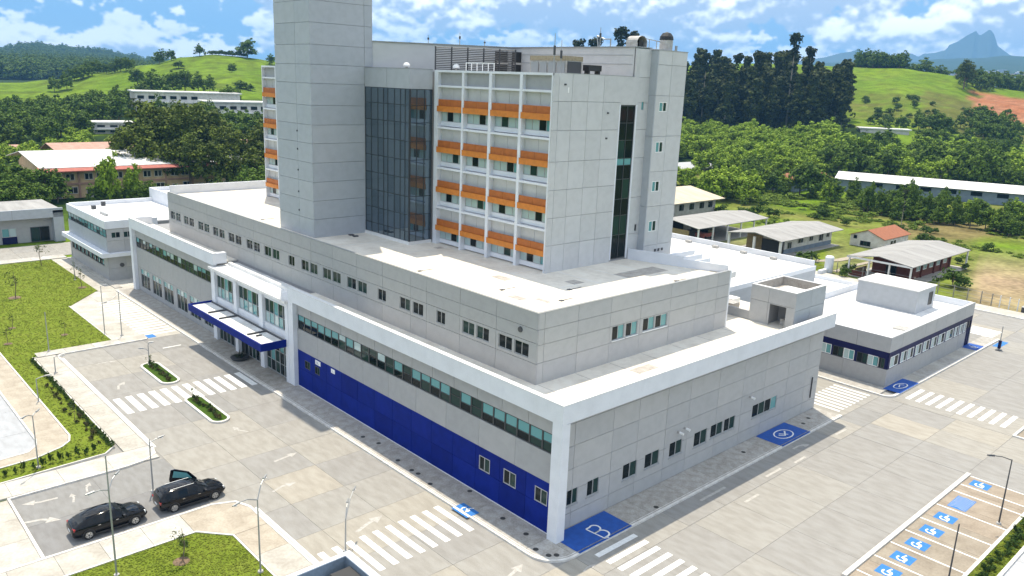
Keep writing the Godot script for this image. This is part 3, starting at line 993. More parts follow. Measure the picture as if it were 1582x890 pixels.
	add_lathe(st, Vector3.ZERO, [Vector2(0.0, 0.012), Vector2(0.18, 0.012), Vector2(0.2, 0.0)], 10)
	var dm := st.commit()
	for s in spots:
		var o := thing("drain_cover", "small dark round drain cover set in the grey pavement beside the hospital wall", "drain cover", Vector3(s[0], 0.125, s[1]), "drain covers in the pavement")
		put(o, "lid", dm, M["drain"], Vector3(s[0], 0.125, s[1]))

# ---------------------------------------------------------------- hospital podium
func strip_windows(parent: Node3D, F: Array, u0: float, u1: float, v0: float, v1: float, n: int, top_mats: Array, low_mats: Array, called := "strip_window"):
	for i in n:
		var a := lerpf(u0, u1, float(i) / n)
		var b := lerpf(u0, u1, float(i + 1) / n)
		var lo: String = low_mats[rng.randi() % low_mats.size()]
		var hi: String = top_mats[rng.randi() % top_mats.size()]
		var ks := [0.42, 0.5, 0.58]
		window(parent, F, R(a, b, v0, v1), 1, [ks[rng.randi() % 3]], [lo, hi], "dark_frame", 0.07, 0.0, 0.07, called)

func make_hospital():
	var at := Vector3(18, 0, -40)
	hospital = thing("hospital_building", "large pale grey panel-clad hospital with stepped podium, tall tower and orange window shades", "hospital", at)
	var h := hospital
	# cores
	bx(h, "lower_core", M["core"], Vector3(0.57, 0, -37.1), Vector3(37.0, 8.85, -1.05))
	bx(h, "lower_core", M["core"], Vector3(0.57, 0, -82.5), Vector3(14.0, 8.85, -55.3))
	bx(h, "lower_core", M["core"], Vector3(0.45, 0, -55.3), Vector3(14.0, 8.3, -37.1))
	bx(h, "lower_core", M["core"], Vector3(14.0, 0, -82.5), Vector3(37.0, 8.85, -37.1))
	bx(h, "end_wall", M["light_panel0"], Vector3(37.0, 0, -14.0), Vector3(37.12, 9.0, -1.06))
	# lower roof, split round the upper podium so nothing overlaps
	bx(h, "lower_roof", M["cream_roof"], Vector3(0.4, 8.85, -37.1), Vector3(3.14, 9.0, -5.8))
	bx(h, "lower_roof", M["cream_roof"], Vector3(0.4, 8.85, -5.8), Vector3(37.0, 9.0, -0.4))
	bx(h, "lower_roof", M["cream_roof"], Vector3(27.3, 8.85, -37.1), Vector3(37.0, 9.0, -5.8))
	bx(h, "lower_roof", M["cream_roof"], Vector3(0.4, 8.85, -82.5), Vector3(3.14, 9.0, -55.3))
	# frames: fascia, soffit, columns
	var w: Material = M["white"]
	bx(h, "fascia", w, Vector3(0, 8.65, -37.1), Vector3(0.4, 10.0, 0.0))
	bx(h, "soffit", w, Vector3(0.4, 8.65, -37.1), Vector3(0.57, 8.85, -0.4))
	bx(h, "fascia", w, Vector3(0.4, 8.68, -0.4), Vector3(37.2, 10.0, 0.0))
	bx(h, "soffit", w, Vector3(0.57, 8.68, -1.05), Vector3(37.2, 8.85, -0.4))
	bx(h, "coping", M["white_cap"], Vector3(-0.02, 10.0, -37.1), Vector3(0.42, 10.05, 0.02))
	bx(h, "coping", M["white_cap"], Vector3(0.42, 10.0, -0.42), Vector3(37.22, 10.05, 0.02))
	bx(h, "corner_column", w, Vector3(0, 0, -0.9), Vector3(0.74, 8.65, 0.0))
	bx(h, "end_column", w, Vector3(0, 0, -37.1), Vector3(0.57, 8.65, -36.15))
	bx(h, "end_column", w, Vector3(0, 0, -82.6), Vector3(0.57, 8.75, -81.7))
	bx(h, "fascia", w, Vector3(0, 8.75, -82.6), Vector3(0.4, 10.1, -54.6))
	bx(h, "soffit", w, Vector3(0.4, 8.72, -82.5), Vector3(0.57, 8.85, -55.3))
	bx(h, "coping", M["white_cap"], Vector3(-0.02, 10.1, -82.62), Vector3(0.42, 10.15, -54.58))
	bx(h, "fascia", w, Vector3(0.4, 8.9, -55.3), Vector3(1.6, 10.1, -54.6))
	bx(h, "fascia", w, Vector3(0.4, 9.0, -82.6), Vector3(3.0, 10.1, -82.2))
	# front wall, right of the entrance
	var F := [FRONT, 0.57]
	var blue_holes := [R(-8.6, -7.4, 2.1, 3.22), R(-5.9, -4.6, 2.1, 3.22), R(-2.68, -1.46, 2.12, 3.22), R(-34.8, -33.75, 2.32, 3.12), R(-32.85, -31.95, 2.32, 3.12)]
	clad(h, "blue_panel", "blue_panel", F, span(-36.15, -0.9, 13), [0.16, 2.02, 3.9], blue_holes, 0.12, 0.03)
	bx(h, "base_trim", M["white_cap"], Vector3(0.4, 0.1, -36.15), Vector3(0.57, 0.16, -0.9))
	for r in blue_holes:
		window(h, F, r, 2, [], ["glass_dark", "glass_green"], "frame" if r.position.x > -20.0 else "dark_frame", 0.06, 0.04, 0.13)
	clad(h, "facade_panel", "panel", F, span(-36.15, -0.9, 9), [3.9, 6.02], [], 0.12, 0.022)
	clad(h, "facade_panel", "panel", F, span(-36.15, -0.9, 13), [7.5, 8.65], [], 0.12, 0.03)
	strip_windows(h, F, -36.05, -1.0, 6.04, 7.48, 28, ["glass_teal", "glass_teal", "glass_teal", "glass_pale", "glass_green"], ["glass_dark", "glass_dark", "glass_green"])
	for s in [[-32.7, -31.75, 3.33, 3.76], [-29.8, -29.15, 3.34, 3.74]]:
		var o := wbox(h, "sign_plate", M["sign_white"], F, s[0], s[1], s[2], s[3], 0.13, 0.16)
		for k in 3:
			wbox(o, "sign_mark", M["ink"], F, s[0] + 0.2, s[1] - 0.25 - 0.1 * k, s[2] + 0.1 + k * 0.09, s[2] + 0.14 + k * 0.09, 0.161, 0.164)
	# front wall, left of the entrance
	clad(h, "facade_panel", "panel", F, span(-81.7, -55.5, 7), [7.6, 8.75], [], 0.12, 0.03)
	var bays := [R(-80.6, -77.2, 0.7, 3.35), R(-76.2, -72.9, 0.7, 3.35), R(-72.1, -68.8, 0.7, 3.35), R(-67.6, -64.3, 0.7, 3.35), R(-63.4, -60.2, 0.7, 3.35), R(-59.2, -56.2, 0.7, 3.35)]
	clad(h, "facade_panel", "panel", F, span(-81.7, -55.5, 6), [0.16, 3.5, 6.22], bays, 0.12, 0.025)
	strip_windows(h, F, -81.6, -55.6, 6.24, 7.58, 21, ["glass_teal", "glass_green", "glass_pale", "glass_green"], ["glass_dark", "glass_green", "glass_green"])
	for r in bays:
		window(h, F, r, 3, [0.72], ["glass_dark", "glass_green", "glass_dark", "glass_teal", "glass_pale", "glass_teal"], "frame", 0.08, 0.0, 0.08, "tall_window")
	# side wall
	var S := [SIDE, -1.05]
	var sw := [R(1.8, 2.92, 1.82, 3.05), R(3.86, 5.14, 1.85, 3.1), R(7.74, 9.4, 1.86, 3.13), R(10.31, 12.1, 1.95, 3.18), R(13.37, 15.05, 1.97, 3.22), R(16.66, 18.5, 1.86, 3.16), R(18.99, 20.8, 2.0, 3.18), R(20.95, 22.65, 2.0, 3.2), R(25.35, 29.5, 2.1, 3.35)]
	clad(h, "facade_panel", "light_panel", S, [0.74, 2.3, 6.3, 9.2, 12.65, 15.6, 19.6, 23.4, 26.95, 31.0, 34.5, 37.1], [0.16, 1.25, 2.95, 4.6, 6.3, 7.98, 8.68], sw, 0.12, 0.032)
	bx(h, "base_trim", M["panel1"], Vector3(0.74, 0.1, -1.05), Vector3(37.1, 0.16, -0.96))
	for r: Rect2 in sw:
		window(h, S, r, 4 if r.size.x > 3.0 else 2, [], ["glass_dark", "glass_green", "glass_dark", "glass_teal"], "frame", 0.06, 0.02, 0.1)
		wbox(h, "window_sill", M["frame"], S, r.position.x - 0.05, r.end.x + 0.05, r.position.y - 0.06, r.position.y - 0.005, 0.125, 0.2)
	wbox(h, "drain_pipe", M["dark_steel"], S, 35.85, 35.97, 1.5, 3.6, 0.14, 0.22)
	for c in [[15.15, 4.05], [14.3, 3.95], [24.62, 4.36]]:
		var o := wbox(h, "camera_bracket", M["equipment"], S, c[0] - 0.07, c[0] + 0.07, c[1] - 0.07, c[1] + 0.07, 0.13, 0.3)
		var st := begin()
		add_tube(st, Vector3.ZERO, Vector3(0.05, -0.06, 0.34), 0.1, 0.11, 8)
		put(o, "camera_body", st.commit(), M["sign_white"], wp(S, c[0], c[1], 0.3))
	# entrance hall
	bx(h, "entrance_roof", M["white_roof"], Vector3(-0.35, 8.35, -55.3), Vector3(3.14, 8.62, -37.1))
	bx(h, "roof_kerb", M["white_cap"], Vector3(1.7, 8.62, -54.6), Vector3(2.1, 8.95, -37.12))
	var E := [FRONT, 0.45]
	for p in [[-55.3, -54.35], [-49.5, -48.75], [-43.4, -42.55], [-37.72, -37.1]]:
		bx(h, "entrance_post", w, Vector3(-0.05, 0, p[0]), Vector3(0.45, 8.35, p[1]))
	var eb := [[-54.35, -49.5], [-48.75, -43.4], [-42.55, -37.72]]
	for i in 3:
		var b: Array = eb[i]
		wbox(h, "lintel", w, E, b[0], b[1], 7.78, 8.35, 0.0, 0.28)
		wbox(h, "spandrel", w, E, b[0], b[1], 4.5, 5.2, 0.0, 0.3)
		window(h, E, R(b[0], b[1], 5.2, 7.78), 5, [0.45], ["glass_pale", "glass_teal", "glass_pale", "glass_teal", "glass_green", "glass_green", "glass_green", "glass_teal", "glass_green", "glass_green"], "frame", 0.07, 0.1, 0.2, "hall_window")
		if i == 1:
			window(h, E, R(-48.75, -46.9, 0.14, 3.8), 2, [0.7], ["black", "glass_dark", "glass_dark", "glass_dark"], "dark_frame", 0.08, 0.02, 0.12, "entrance_door")
			window(h, E, R(-46.9, -43.4, 0.2, 3.8), 4, [0.34, 0.68], ["glass_dark", "glass_green", "glass_dark"], "frame", 0.07, 0.1, 0.2, "hall_window")
		else:
			window(h, E, R(b[0], b[1], 0.2, 3.8), 5, [0.34, 0.68], ["glass_green", "glass_dark", "glass_green", "glass_dark", "glass_green", "glass_dark", "glass_teal"], "frame", 0.07, 0.1, 0.2, "hall_window")
		wbox(h, "canopy_beam", w, E, b[0], b[1], 3.8, 4.5, 0.0, 0.25)
	# canopy: deck inside a deep blue rim
	var z0 := -55.4
	var z1 := -37.5
	bx(h, "canopy_deck", M["white_roof"], Vector3(-2.62, 4.2, z0 + 0.1), Vector3(-0.05, 4.36, z1 - 0.1))
	bx(h, "canopy_rim", M["blue_panel0"], Vector3(-2.76, 3.82, z0), Vector3(-2.62, 4.58, z1))
	bx(h, "canopy_rim", M["blue_panel0"], Vector3(-2.62, 3.82, z0), Vector3(-0.06, 4.58, z0 + 0.1))
	bx(h, "canopy_rim", M["blue_panel1"], Vector3(-2.62, 3.82, z1 - 0.1), Vector3(-0.06, 4.58, z1))
	bx(h, "canopy_flashing", M["dark_steel"], Vector3(-0.2, 4.36, z0 + 0.1), Vector3(-0.06, 4.5, z1 - 0.1))
	for z in [-51.2, -48.4, -41.6]:
		bx(h, "canopy_brace", M["dark_steel"], Vector3(-2.2, 4.4, z - 0.09), Vector3(-0.25, 4.52, z + 0.09))
	bx(h, "canopy_brace", M["dark_steel"], Vector3(-1.7, 4.4, -40.75), Vector3(-1.1, 4.52, -40.6))
	# upper podium
	bx(h, "upper_core", M["core"], Vector3(3.14, 8.0, -75.75), Vector3(27.2, 13.86, -5.8))
	bx(h, "upper_roof", M["cream_roof"], Vector3(3.14, 13.86, -75.75), Vector3(27.2, 14.0, -5.8))
	var PF := [FRONT, 3.14]
	var PS := [SIDE, -5.8]
	var one := [[-17.38, -16.25], [-25.97, -24.68], [-42.52, -41.25]]
	var two := [[-22.57, -21.08], [-20.68, -19.2], [-14.07, -12.61], [-12.35, -10.88], [-9.79, -8.3], [-8.05, -6.53]]
	var wide := [[-31.11, -27.75], [-35.53, -32.25], [-39.8, -36.6], [-48.0, -44.55], [-52.35, -49.1], [-57.1, -53.7], [-61.5, -58.2], [-65.94, -62.6], [-70.55, -67.3], [-75.05, -71.7]]
	var holes := []
	for q in one + two:
		holes.append(R(q[0], q[1], 10.82, 11.86))
	for q in wide:
		var mid: float = (q[0] + q[1]) * 0.5
		holes.append(R(q[0], mid - 0.14, 10.85, 11.9))
		holes.append(R(mid + 0.14, q[1], 10.85, 11.9))
	var us := []
	for i in 17:
		us.append(-75.75 + i * 4.213)
	us.append(-5.68)
	us[16] = -10.1
	us[15] = -14.4
	us[14] = -18.75
	clad(h, "podium_panel", "panel", PF, us, [9.0, 10.56, 12.08, 13.1, 14.3], holes, 0.12, 0.03)
	var curtain := [["glass_green", "glass_dark"], ["glass_dark", "glass_green"], ["glass_green", "glass_green"], ["glass_dark", "glass_dark"]]
	for i in holes.size():
		window(h, PF, holes[i], 2, [], curtain[rng.randi() % 4], "frame", 0.05, 0.0, 0.06)
	var sh := [R(11.2, 12.65, 10.74, 11.9), R(12.87, 14.3, 10.76, 11.88), R(15.0, 16.5, 10.8, 11.89), R(16.63, 18.2, 10.78, 11.86)]
	clad(h, "podium_panel", "light_panel", PS, [3.14, 3.7, 7.2, 10.9, 14.6, 18.5, 22.2, 25.3, 27.2], [9.0, 10.6, 11.95, 13.1, 14.3], sh, 0.12, 0.03)
	for r in sh:
		window(h, PS, r, 2, [], ["glass_dark", "glass_teal"], "frame", 0.05, 0.0, 0.07)
		wbox(h, "window_sill", M["sign_white"], PS, r.position.x - 0.04, r.end.x + 0.04, r.position.y - 0.07, r.position.y - 0.005, 0.125, 0.2)
	bx(h, "parapet", M["white_cap"], Vector3(3.14, 13.9, -75.75), Vector3(3.22, 14.3, -5.8))
	bx(h, "parapet", M["white_cap"], Vector3(3.22, 13.9, -5.9), Vector3(27.2, 14.3, -5.8))
	bx(h, "coping", M["steel"], Vector3(3.0, 14.3, -75.77), Vector3(3.24, 14.345, -5.66))
	bx(h, "coping", M["steel"], Vector3(3.24, 14.3, -5.92), Vector3(27.2, 14.345, -5.66))
	bx(h, "parapet", M["white"], Vector3(27.2, 8.9, -14.4), Vector3(27.42, 14.345, -5.68))
	wall_ribbon(h, "parapet", M["white"], [Vector2(24.2, -15.1), Vector2(25.9, -9.9)], 0.18, 13.9, 15.0)
	wall_ribbon(h, "parapet", M["white"], [Vector2(25.9, -9.9), Vector2(27.2, -5.95)], 0.18, 13.9, 14.75)
	bx(h, "parapet", M["white"], Vector3(3.34, 14.0, -75.75), Vector3(27.2, 15.1, -75.45))
	bx(h, "roof_gutter", M["roof_patch"], Vector3(26.6, 14.0, -14.5), Vector3(27.2, 14.06, -6.2))
	for d in [[8.4, 9.4, -17.0, -15.2], [5.2, 6.0, -11.4, -9.9], [12.4, 13.6, -12.2, -11.0], [6.4, 6.9, -9.6, -8.2], [18.0, 23.5, -11.6, -9.8], [11.6, 12.4, -29.2, -28.5]]:
		bx(h, "roof_patch", M["roof_patch"], Vector3(d[0], 14.0, d[2]), Vector3(d[1], 14.012, d[3]))
	for i in 11:
		bx(h, "roof_seam", M["white_cap"], Vector3(3.4, 14.0, -70.0 + i * 5.9), Vector3(10.2 if i < 7 else 12.9, 14.008, -69.94 + i * 5.9))
	for i in 4:
		bx(h, "roof_seam", M["white_cap"], Vector3(14.5 + i * 3.4, 14.0, -14.9), Vector3(14.56 + i * 3.4, 14.008, -6.0))
	for i in 9:
		bx(h, "roof_seam", M["roof_patch"], Vector3(3.2 + i * 3.9, 9.0, -5.6), Vector3(3.25 + i * 3.9, 9.008, -0.5))
	for q in [[6.0, -13.2], [7.6, -8.2], [10.6, -10.2], [4.4, -22.0], [4.6, -52.0], [20.5, -7.0]]:
		bx(h, "roof_drain", M["dark_steel"], Vector3(q[0], 14.0, q[1]), Vector3(q[0] + 0.35, 14.05, q[1] + 0.3))
		bx(h, "roof_cable", M["dark_steel"], Vector3(q[0] + 0.35, 14.0, q[1] + 0.1), Vector3(q[0] + 1.6, 14.035, q[1] + 0.14))
	for z in [-38.2, -39.0]:
		bx(h, "roof_hatch", M["dark_steel"], Vector3(8.0, 14.0, z), Vector3(8.5, 14.1, z + 0.4))
	bx(h, "roof_patch", M["roof_patch"], Vector3(11.0, 9.0, -3.6), Vector3(13.4, 9.012, -2.6))
	# vent low on the corner panels
	var st := begin()
	add_tube(st, Vector3.ZERO, Vector3(-0.1, 0, 0), 0.22, 0.2, 12)
	put(h, "wall_vent", st.commit(), M["dark_steel"], Vector3(3.02, 12.75, -7.45))
	# stair room on the lower roof, with a door and a sunken roof
	var sr: Array = [FRONT, 31.42]
	bx(h, "stair_core", M["core"], Vector3(31.42, 9.0, -5.75), Vector3(37.0, 11.6, -3.9))
	bx(h, "stair_core", M["core"], Vector3(33.4, 9.0, -3.9), Vector3(37.0, 11.6, -1.35))
	bx(h, "stair_core", M["core"], Vector3(31.42, 11.1, -3.9), Vector3(33.4, 11.6, -1.35))
	bx(h, "stair_core", M["panel0"], Vector3(31.42, 9.0, -2.05), Vector3(33.4, 11.1, -1.35))
	clad(h, "stair_panel", "light_panel", sr, [-5.75, -3.9, -1.23], [9.0, 11.1, 12.5], [R(-3.72, -2.05, 9.0, 11.02)], 0.12, 0.03)
	clad(h, "stair_panel", "tower_panel", [SIDE, -1.35], [31.42, 34.2, 36.95], [9.0, 10.8, 12.5], [], 0.12, 0.03)
	bx(h, "stair_roof", M["roof_patch"], Vector3(31.6, 11.6, -5.6), Vector3(36.8, 11.7, -1.5))
	bx(h, "roof_hatch", M["white_roof"], Vector3(32.6, 11.7, -4.4), Vector3(35.6, 12.0, -2.4))
	bx(h, "stair_parapet", M["roof_patch"], Vector3(31.42, 11.6, -5.75), Vector3(31.6, 12.5, -1.35))
	bx(h, "stair_parapet", M["roof_patch"], Vector3(31.6, 11.6, -1.5), Vector3(36.95, 12.5, -1.35))
	bx(h, "stair_parapet", M["roof_patch"], Vector3(36.8, 11.6, -5.6), Vector3(36.95, 12.5, -1.5))
	bx(h, "stair_parapet", M["roof_patch"], Vector3(31.6, 11.6, -5.75), Vector3(36.95, 12.5, -5.6))
	bx(h, "coping", M["white_cap"], Vector3(31.28, 12.5, -5.75), Vector3(31.62, 12.55, -1.21))
	bx(h, "coping", M["white_cap"], Vector3(31.62, 12.5, -1.5), Vector3(36.97, 12.55, -1.21))
	bx(h, "coping", M["white_cap"], Vector3(36.78, 12.5, -5.77), Vector3(36.97, 12.55, -1.5))
	bx(h, "coping", M["white_cap"], Vector3(31.62, 12.5, -5.77), Vector3(36.78, 12.55, -5.58))
	bx(h, "low_wall", M["panel1"], Vector3(31.3, 9.0, -12.0), Vector3(31.5, 9.85, -5.77))
	for k in 3:
		put(h, "fin_wall", box_mesh(Vector3(4.4 - 1.0 * k, 1.3, 0.25)), M["white"], Vector3(29.62 - 0.5 * k, 13.8, -12.9 + k * 1.6))
	bx(h, "fin_base", M["white_cap"], Vector3(27.42, 12.6, -14.4), Vector3(32.0, 13.16, -8.0))
	bx(h, "duct", M["equipment"], Vector3(32.4, 9.0, -9.4), Vector3(33.6, 9.8, -8.2))
	bx(h, "duct", M["sign_white"], Vector3(34.3, 9.0, -10.6), Vector3(35.6, 9.7, -9.4))
	bx(h, "stair_equipment", M["equipment"], Vector3(32.2, 9.0, -3.0), Vector3(32.7, 9.6, -2.5))

# ---------------------------------------------------------------- tower
func shade_bay(parent: Node3D, z0: float, z1: float, top: float, bottom: float, glass: String, odd: int):
	# one bay of one storey: wall panels, orange shade box, window, sill wall; z0 < z1
	var hh := top - bottom
	var x := 13.62
	var F := [FRONT, x]
	var a := top - 0.30 * hh
	var b := top - 0.475 * hh
	var c := top - 0.605 * hh
	var d := top - 0.855 * hh
	if hh < 3.5:
		a = top - 1.1
		b = top - 1.8
		c = top - 2.4
		d = top - 3.25
	var mid := (z0 + z1) * 0.5
	wbox(parent, "bay_panel", M["ward_panel%d" % (odd % 3)], F, z0, mid - 0.015, a - 0.2, top, -0.28, 0.05)
	wbox(parent, "bay_panel", M["ward_panel%d" % ((odd + 1) % 3)], F, mid + 0.015, z1, a - 0.2, top, -0.28, 0.05)
	# shade: back boards and a projecting box
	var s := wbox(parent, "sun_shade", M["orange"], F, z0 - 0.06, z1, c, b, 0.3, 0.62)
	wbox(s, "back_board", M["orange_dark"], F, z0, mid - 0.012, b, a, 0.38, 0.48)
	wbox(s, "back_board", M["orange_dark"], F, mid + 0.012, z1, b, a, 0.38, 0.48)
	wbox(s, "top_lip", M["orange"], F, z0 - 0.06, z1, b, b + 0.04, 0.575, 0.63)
	var g := ["glass_pale", "glass_pale", "glass_pale", "glass_pale"]
	g[1 + odd % 2] = glass
	if odd % 3 == 0:
		g[3] = "glass_teal"
	window(parent, F, R(z0, z1, d, c + 0.25), 4, [], g, "frame", 0.05, 0.0, 0.06, "ward_window")
	wbox(parent, "sill_wall", M["white"], F, z0, z1, bottom + 0.12, d, -0.28, 0.12)

func make_tower():
	var h := hospital
	var y0 := 14.0
	# lift shaft
	bx(h, "shaft_core", M["core"], Vector3(4.42, y0, -46.5), Vector3(11.3, 44.9, -39.52))
	var rows := [14.0, 15.86, 17.72, 19.6, 21.5, 23.4, 25.2, 27.08, 29.16, 30.94, 32.78, 34.8, 36.8, 38.7, 40.6, 42.5, 44.9]
	clad(h, "tower_panel", "tower_panel", [FRONT, 4.42], [-46.6, -42.3, -39.4], rows, [], 0.12, 0.03)
	clad(h, "tower_panel", "tower_panel", [SIDE, -39.52], [4.42, 10.35, 11.3], rows, [], 0.12, 0.03)
	for y in [16.4, 18.3, 20.5, 22.6, 24.4]:
		wbox(h, "wall_fixing", M["dark_steel"], [FRONT, 4.42], -42.36, -42.24, y, y + 0.16, 0.125, 0.2)
	# stair tower in mirror glass
	bx(h, "glass_core", M["core"], Vector3(10.52, y0, -39.4), Vector3(13.9, 30.7, -31.75))
	bx(h, "glass_kerb", M["white_cap"], Vector3(10.25, y0, -39.4), Vector3(10.52, 14.3, -31.45))
	bx(h, "glass_kerb", M["white_cap"], Vector3(10.52, y0, -31.75), Vector3(13.05, 14.3, -31.45))
	var gr := [14.3, 15.3, 16.95, 18.75, 20.55, 22.3, 24.1, 25.85, 27.5, 29.0]
	for q in [[[FRONT, 10.52], [-39.4, -38.3, -37.1, -36.1, -35.35, -34.2, -33.2, -32.4, -31.62]], [[SIDE, -31.75], [10.4, 11.25, 12.15, 13.05]]]:
		var F: Array = q[0]
		var cols: Array = q[1]
		for i in cols.size() - 1:
			for j in gr.size() - 1:
				var mm: String = "glass_mirror" if (i * 7 + j * 3) % 4 != 1 else "glass_mirror2"
				wbox(h, "curtain_pane", M[mm], F, cols[i] + 0.025, cols[i + 1] - 0.025, gr[j] + 0.025, gr[j + 1] - 0.025, 0.06, 0.09)
		for u in cols:
			wbox(h, "mullion", M["dark_frame"], F, u - 0.03, u + 0.03, 14.3, 29.0, 0.0, 0.13)
		for v in gr:
			wbox(h, "transom", M["dark_frame"], F, cols[0] + 0.031, cols[cols.size() - 1] - 0.031, v - 0.028, v + 0.028, 0.0, 0.115)
	clad(h, "tower_panel", "tower_panel", [FRONT, 10.52], [-39.4, -35.5, -31.62], [29.03, 30.86], [], 0.13, 0.03)
	clad(h, "tower_panel", "tower_panel", [SIDE, -31.75], [10.39, 13.05], [29.03, 30.86], [], 0.13, 0.03)
	bx(h, "coping", M["steel"], Vector3(10.36, 30.86, -39.4), Vector3(10.7, 30.91, -31.58))
	bx(h, "coping", M["steel"], Vector3(10.7, 30.86, -31.9), Vector3(13.05, 30.91, -31.58))
	# ward block with the white grid, and its mirror image left of the shaft
	for side in 2:
		var mz := func(z: float) -> float: return z if side == 0 else -83.2 - z
		var za: float = minf(mz.call(-31.3), mz.call(-15.32))
		var zb: float = maxf(mz.call(-31.3), mz.call(-15.32))
		bx(h, "ward_core", M["core"], Vector3(13.9, y0, za), Vector3(25.4, 30.5, zb))
		bx(h, "ward_roof", M["roof_patch"], Vector3(14.0, 30.5, za), Vector3(25.4, 30.6, zb))
		var posts := [[-31.3, -30.75], [-27.12, -26.84], [-23.3, -22.93], [-19.28, -18.94], [-15.46, -15.33]]
		for p in posts:
			var a: float = mz.call(p[0])
			var b: float = mz.call(p[1])
			bx(h, "grid_post", M["white"], Vector3(13.05, y0, minf(a, b)), Vector3(13.9, 30.66, maxf(a, b)))
		bx(h, "grid_cap", M["white"], Vector3(13.05, 30.66, za), Vector3(14.3, 30.86, maxf(zb, mz.call(-15.2)) if side == 0 else zb))
		for i in 4:
			var a: float = mz.call(posts[i][1])
			var b: float = mz.call(posts[i + 1][0])
			var lo := minf(a, b)
			var hi := maxf(a, b)
			if side == 1 and i < 2:
				bx(h, "bay_wall", M["panel0"], Vector3(13.7, y0, lo), Vector3(13.9, 30.66, hi))
				continue
			bx(h, "top_panel", M["panel%d" % (i % 3)], Vector3(13.45, 29.45, lo), Vector3(13.9, 30.66, hi))
			var lv := [29.4, 25.52, 21.63, 17.75, 14.0]
			for k in 4:
				bx(h, "grid_beam", M["white"], Vector3(13.08, lv[k] - 0.12, lo), Vector3(13.9, lv[k] + 0.06, hi))
				var gl: String = ["glass_dark", "glass_dark", "glass_green"][(i + k * 2) % 3]
				shade_bay(h, lo, hi, lv[k] - 0.12, lv[k + 1], gl, i + k)
	# side of the ward block
	var S := [SIDE, -15.32]
	clad(h, "tower_panel", "ward_panel", S, [13.05, 13.7, 15.3, 17.3, 19.3, 21.55], [14.0, 16.4, 18.8, 21.2, 23.6, 26.2, 28.6, 30.86], [], 0.12, 0.03)
	clad(h, "tower_panel", "ward_panel", S, [21.55, 24.05], [28.4, 30.86], [], 0.12, 0.03)
	clad(h, "tower_panel", "ward_panel", S, [24.05, 25.57], [14.0, 16.4, 19.9, 23.6, 26.2, 28.6, 30.86, 33.35], [R(24.62, 25.0, 27.95, 28.72), R(24.95, 25.3, 16.6, 17.3)], 0.12, 0.03)
	clad(h, "tower_panel", "ward_panel", S, [23.42, 24.05], [30.86, 33.35], [], 0.12, 0.03)
	window(h, S, R(24.62, 25.0, 27.95, 28.72), 1, [], ["glass_teal"], "frame", 0.05, 0.02, 0.1)
	window(h, S, R(24.95, 25.3, 16.6, 17.3), 1, [], ["glass_dark"], "frame", 0.05, 0.02, 0.1)
	wbox(h, "strip_jamb", M["white"], S, 21.55, 21.7, 14.15, 28.4, 0.0, 0.14)
	wbox(h, "strip_jamb", M["white"], S, 23.85, 24.05, 14.15, 28.4, 0.0, 0.14)
	window(h, S, R(21.7, 23.85, 14.2, 28.35), 2, [0.16, 0.29, 0.40, 0.53, 0.62, 0.665, 0.78, 0.89], ["glass_dark", "glass_dark", "glass_green", "glass_green", "glass_dark", "glass_dark", "glass_dark", "glass_green", "glass_dark", "glass_dark", "glass_teal", "glass_teal", "glass_green", "glass_dark", "glass_dark", "glass_dark"], "dark_frame", 0.08, 0.0, 0.07, "stair_window")
	bx(h, "coping", M["steel"], Vector3(14.3, 30.86, -15.5), Vector3(23.42, 30.91, -15.18))
	bx(h, "ward_parapet", M["white_cap"], Vector3(14.3, 30.6, -15.5), Vector3(23.42, 30.86, -15.32))
	for q in [[14.3, 29.9], [19.9, 27.6], [19.9, 25.4]]:
		wbox(h, "wall_fixing", M["dark_steel"], S, q[0], q[0] + 0.18, q[1], q[1] + 0.14, 0.125, 0.22)
	wbox(h, "wall_streak", M["sign_white"], S, 14.75, 14.9, 29.3, 29.75, 0.127, 0.135)
	# service block standing proud at the right
	bx(h, "service_core", M["core"], Vector3(25.69, 13.0, -30.0), Vector3(30.0, 33.2, -14.54))
	var B := [SIDE, -14.54]
	var bw := [R(26.25, 27.42, 27.86, 28.72), R(26.2, 27.34, 24.1, 25.1), R(26.12, 27.27, 20.4, 21.4), R(26.1, 27.29, 16.55, 17.6)]
	clad(h, "tower_panel", "ward_panel", B, [25.69, 27.7, 30.0], [13.0, 15.2, 19.0, 22.3, 25.6, 29.3, 32.05, 33.3], bw, 0.12, 0.03)
	clad(h, "tower_panel", "tower_panel", [FRONT, 25.69], [-15.2, -14.42], [14.0, 19.0, 25.6, 29.3, 33.3], [], 0.12, 0.03)
	for r in bw:
		window(h, B, r, 2, [], ["glass_teal", "glass_green"], "sign_white", 0.06, 0.02, 0.13)
	for k in 3:
		wbox(h, "wall_vent", M["dark_steel"], B, 27.3 + k * 0.55, 27.55 + k * 0.55, 14.5, 14.75, 0.125, 0.17)
	bx(h, "coping", M["steel"], Vector3(25.5, 33.3, -15.2), Vector3(30.05, 33.36, -14.38))
	# plant storey behind, its front turning back towards the shaft
	var pl := PackedVector2Array([Vector2(11.3, -39.5), Vector2(23.42, -31.6), Vector2(23.42, -15.45), Vector2(30.0, -15.45), Vector2(30.0, -50.0), Vector2(11.3, -50.0)])
	put(h, "plant_storey", prism(pl, 30.55, 33.45), M["ward_panel1"], Vector3.ZERO)
	var cp := begin()
	add_ribbon(cp, [Vector2(11.3, -39.5), Vector2(23.42, -31.6), Vector2(23.42, -15.4), Vector2(25.6, -15.3)], 0.3, 33.45, 33.52)
	put(h, "coping", cp.commit(), M["steel"], Vector3.ZERO)
	bx(h, "plant_joint", M["steel"], Vector3(23.39, 31.95, -31.0), Vector3(23.42, 31.99, -15.6))
	bx(h, "plant_joint", M["steel"], Vector3(23.39, 32.75, -31.0), Vector3(23.42, 32.78, -15.6))

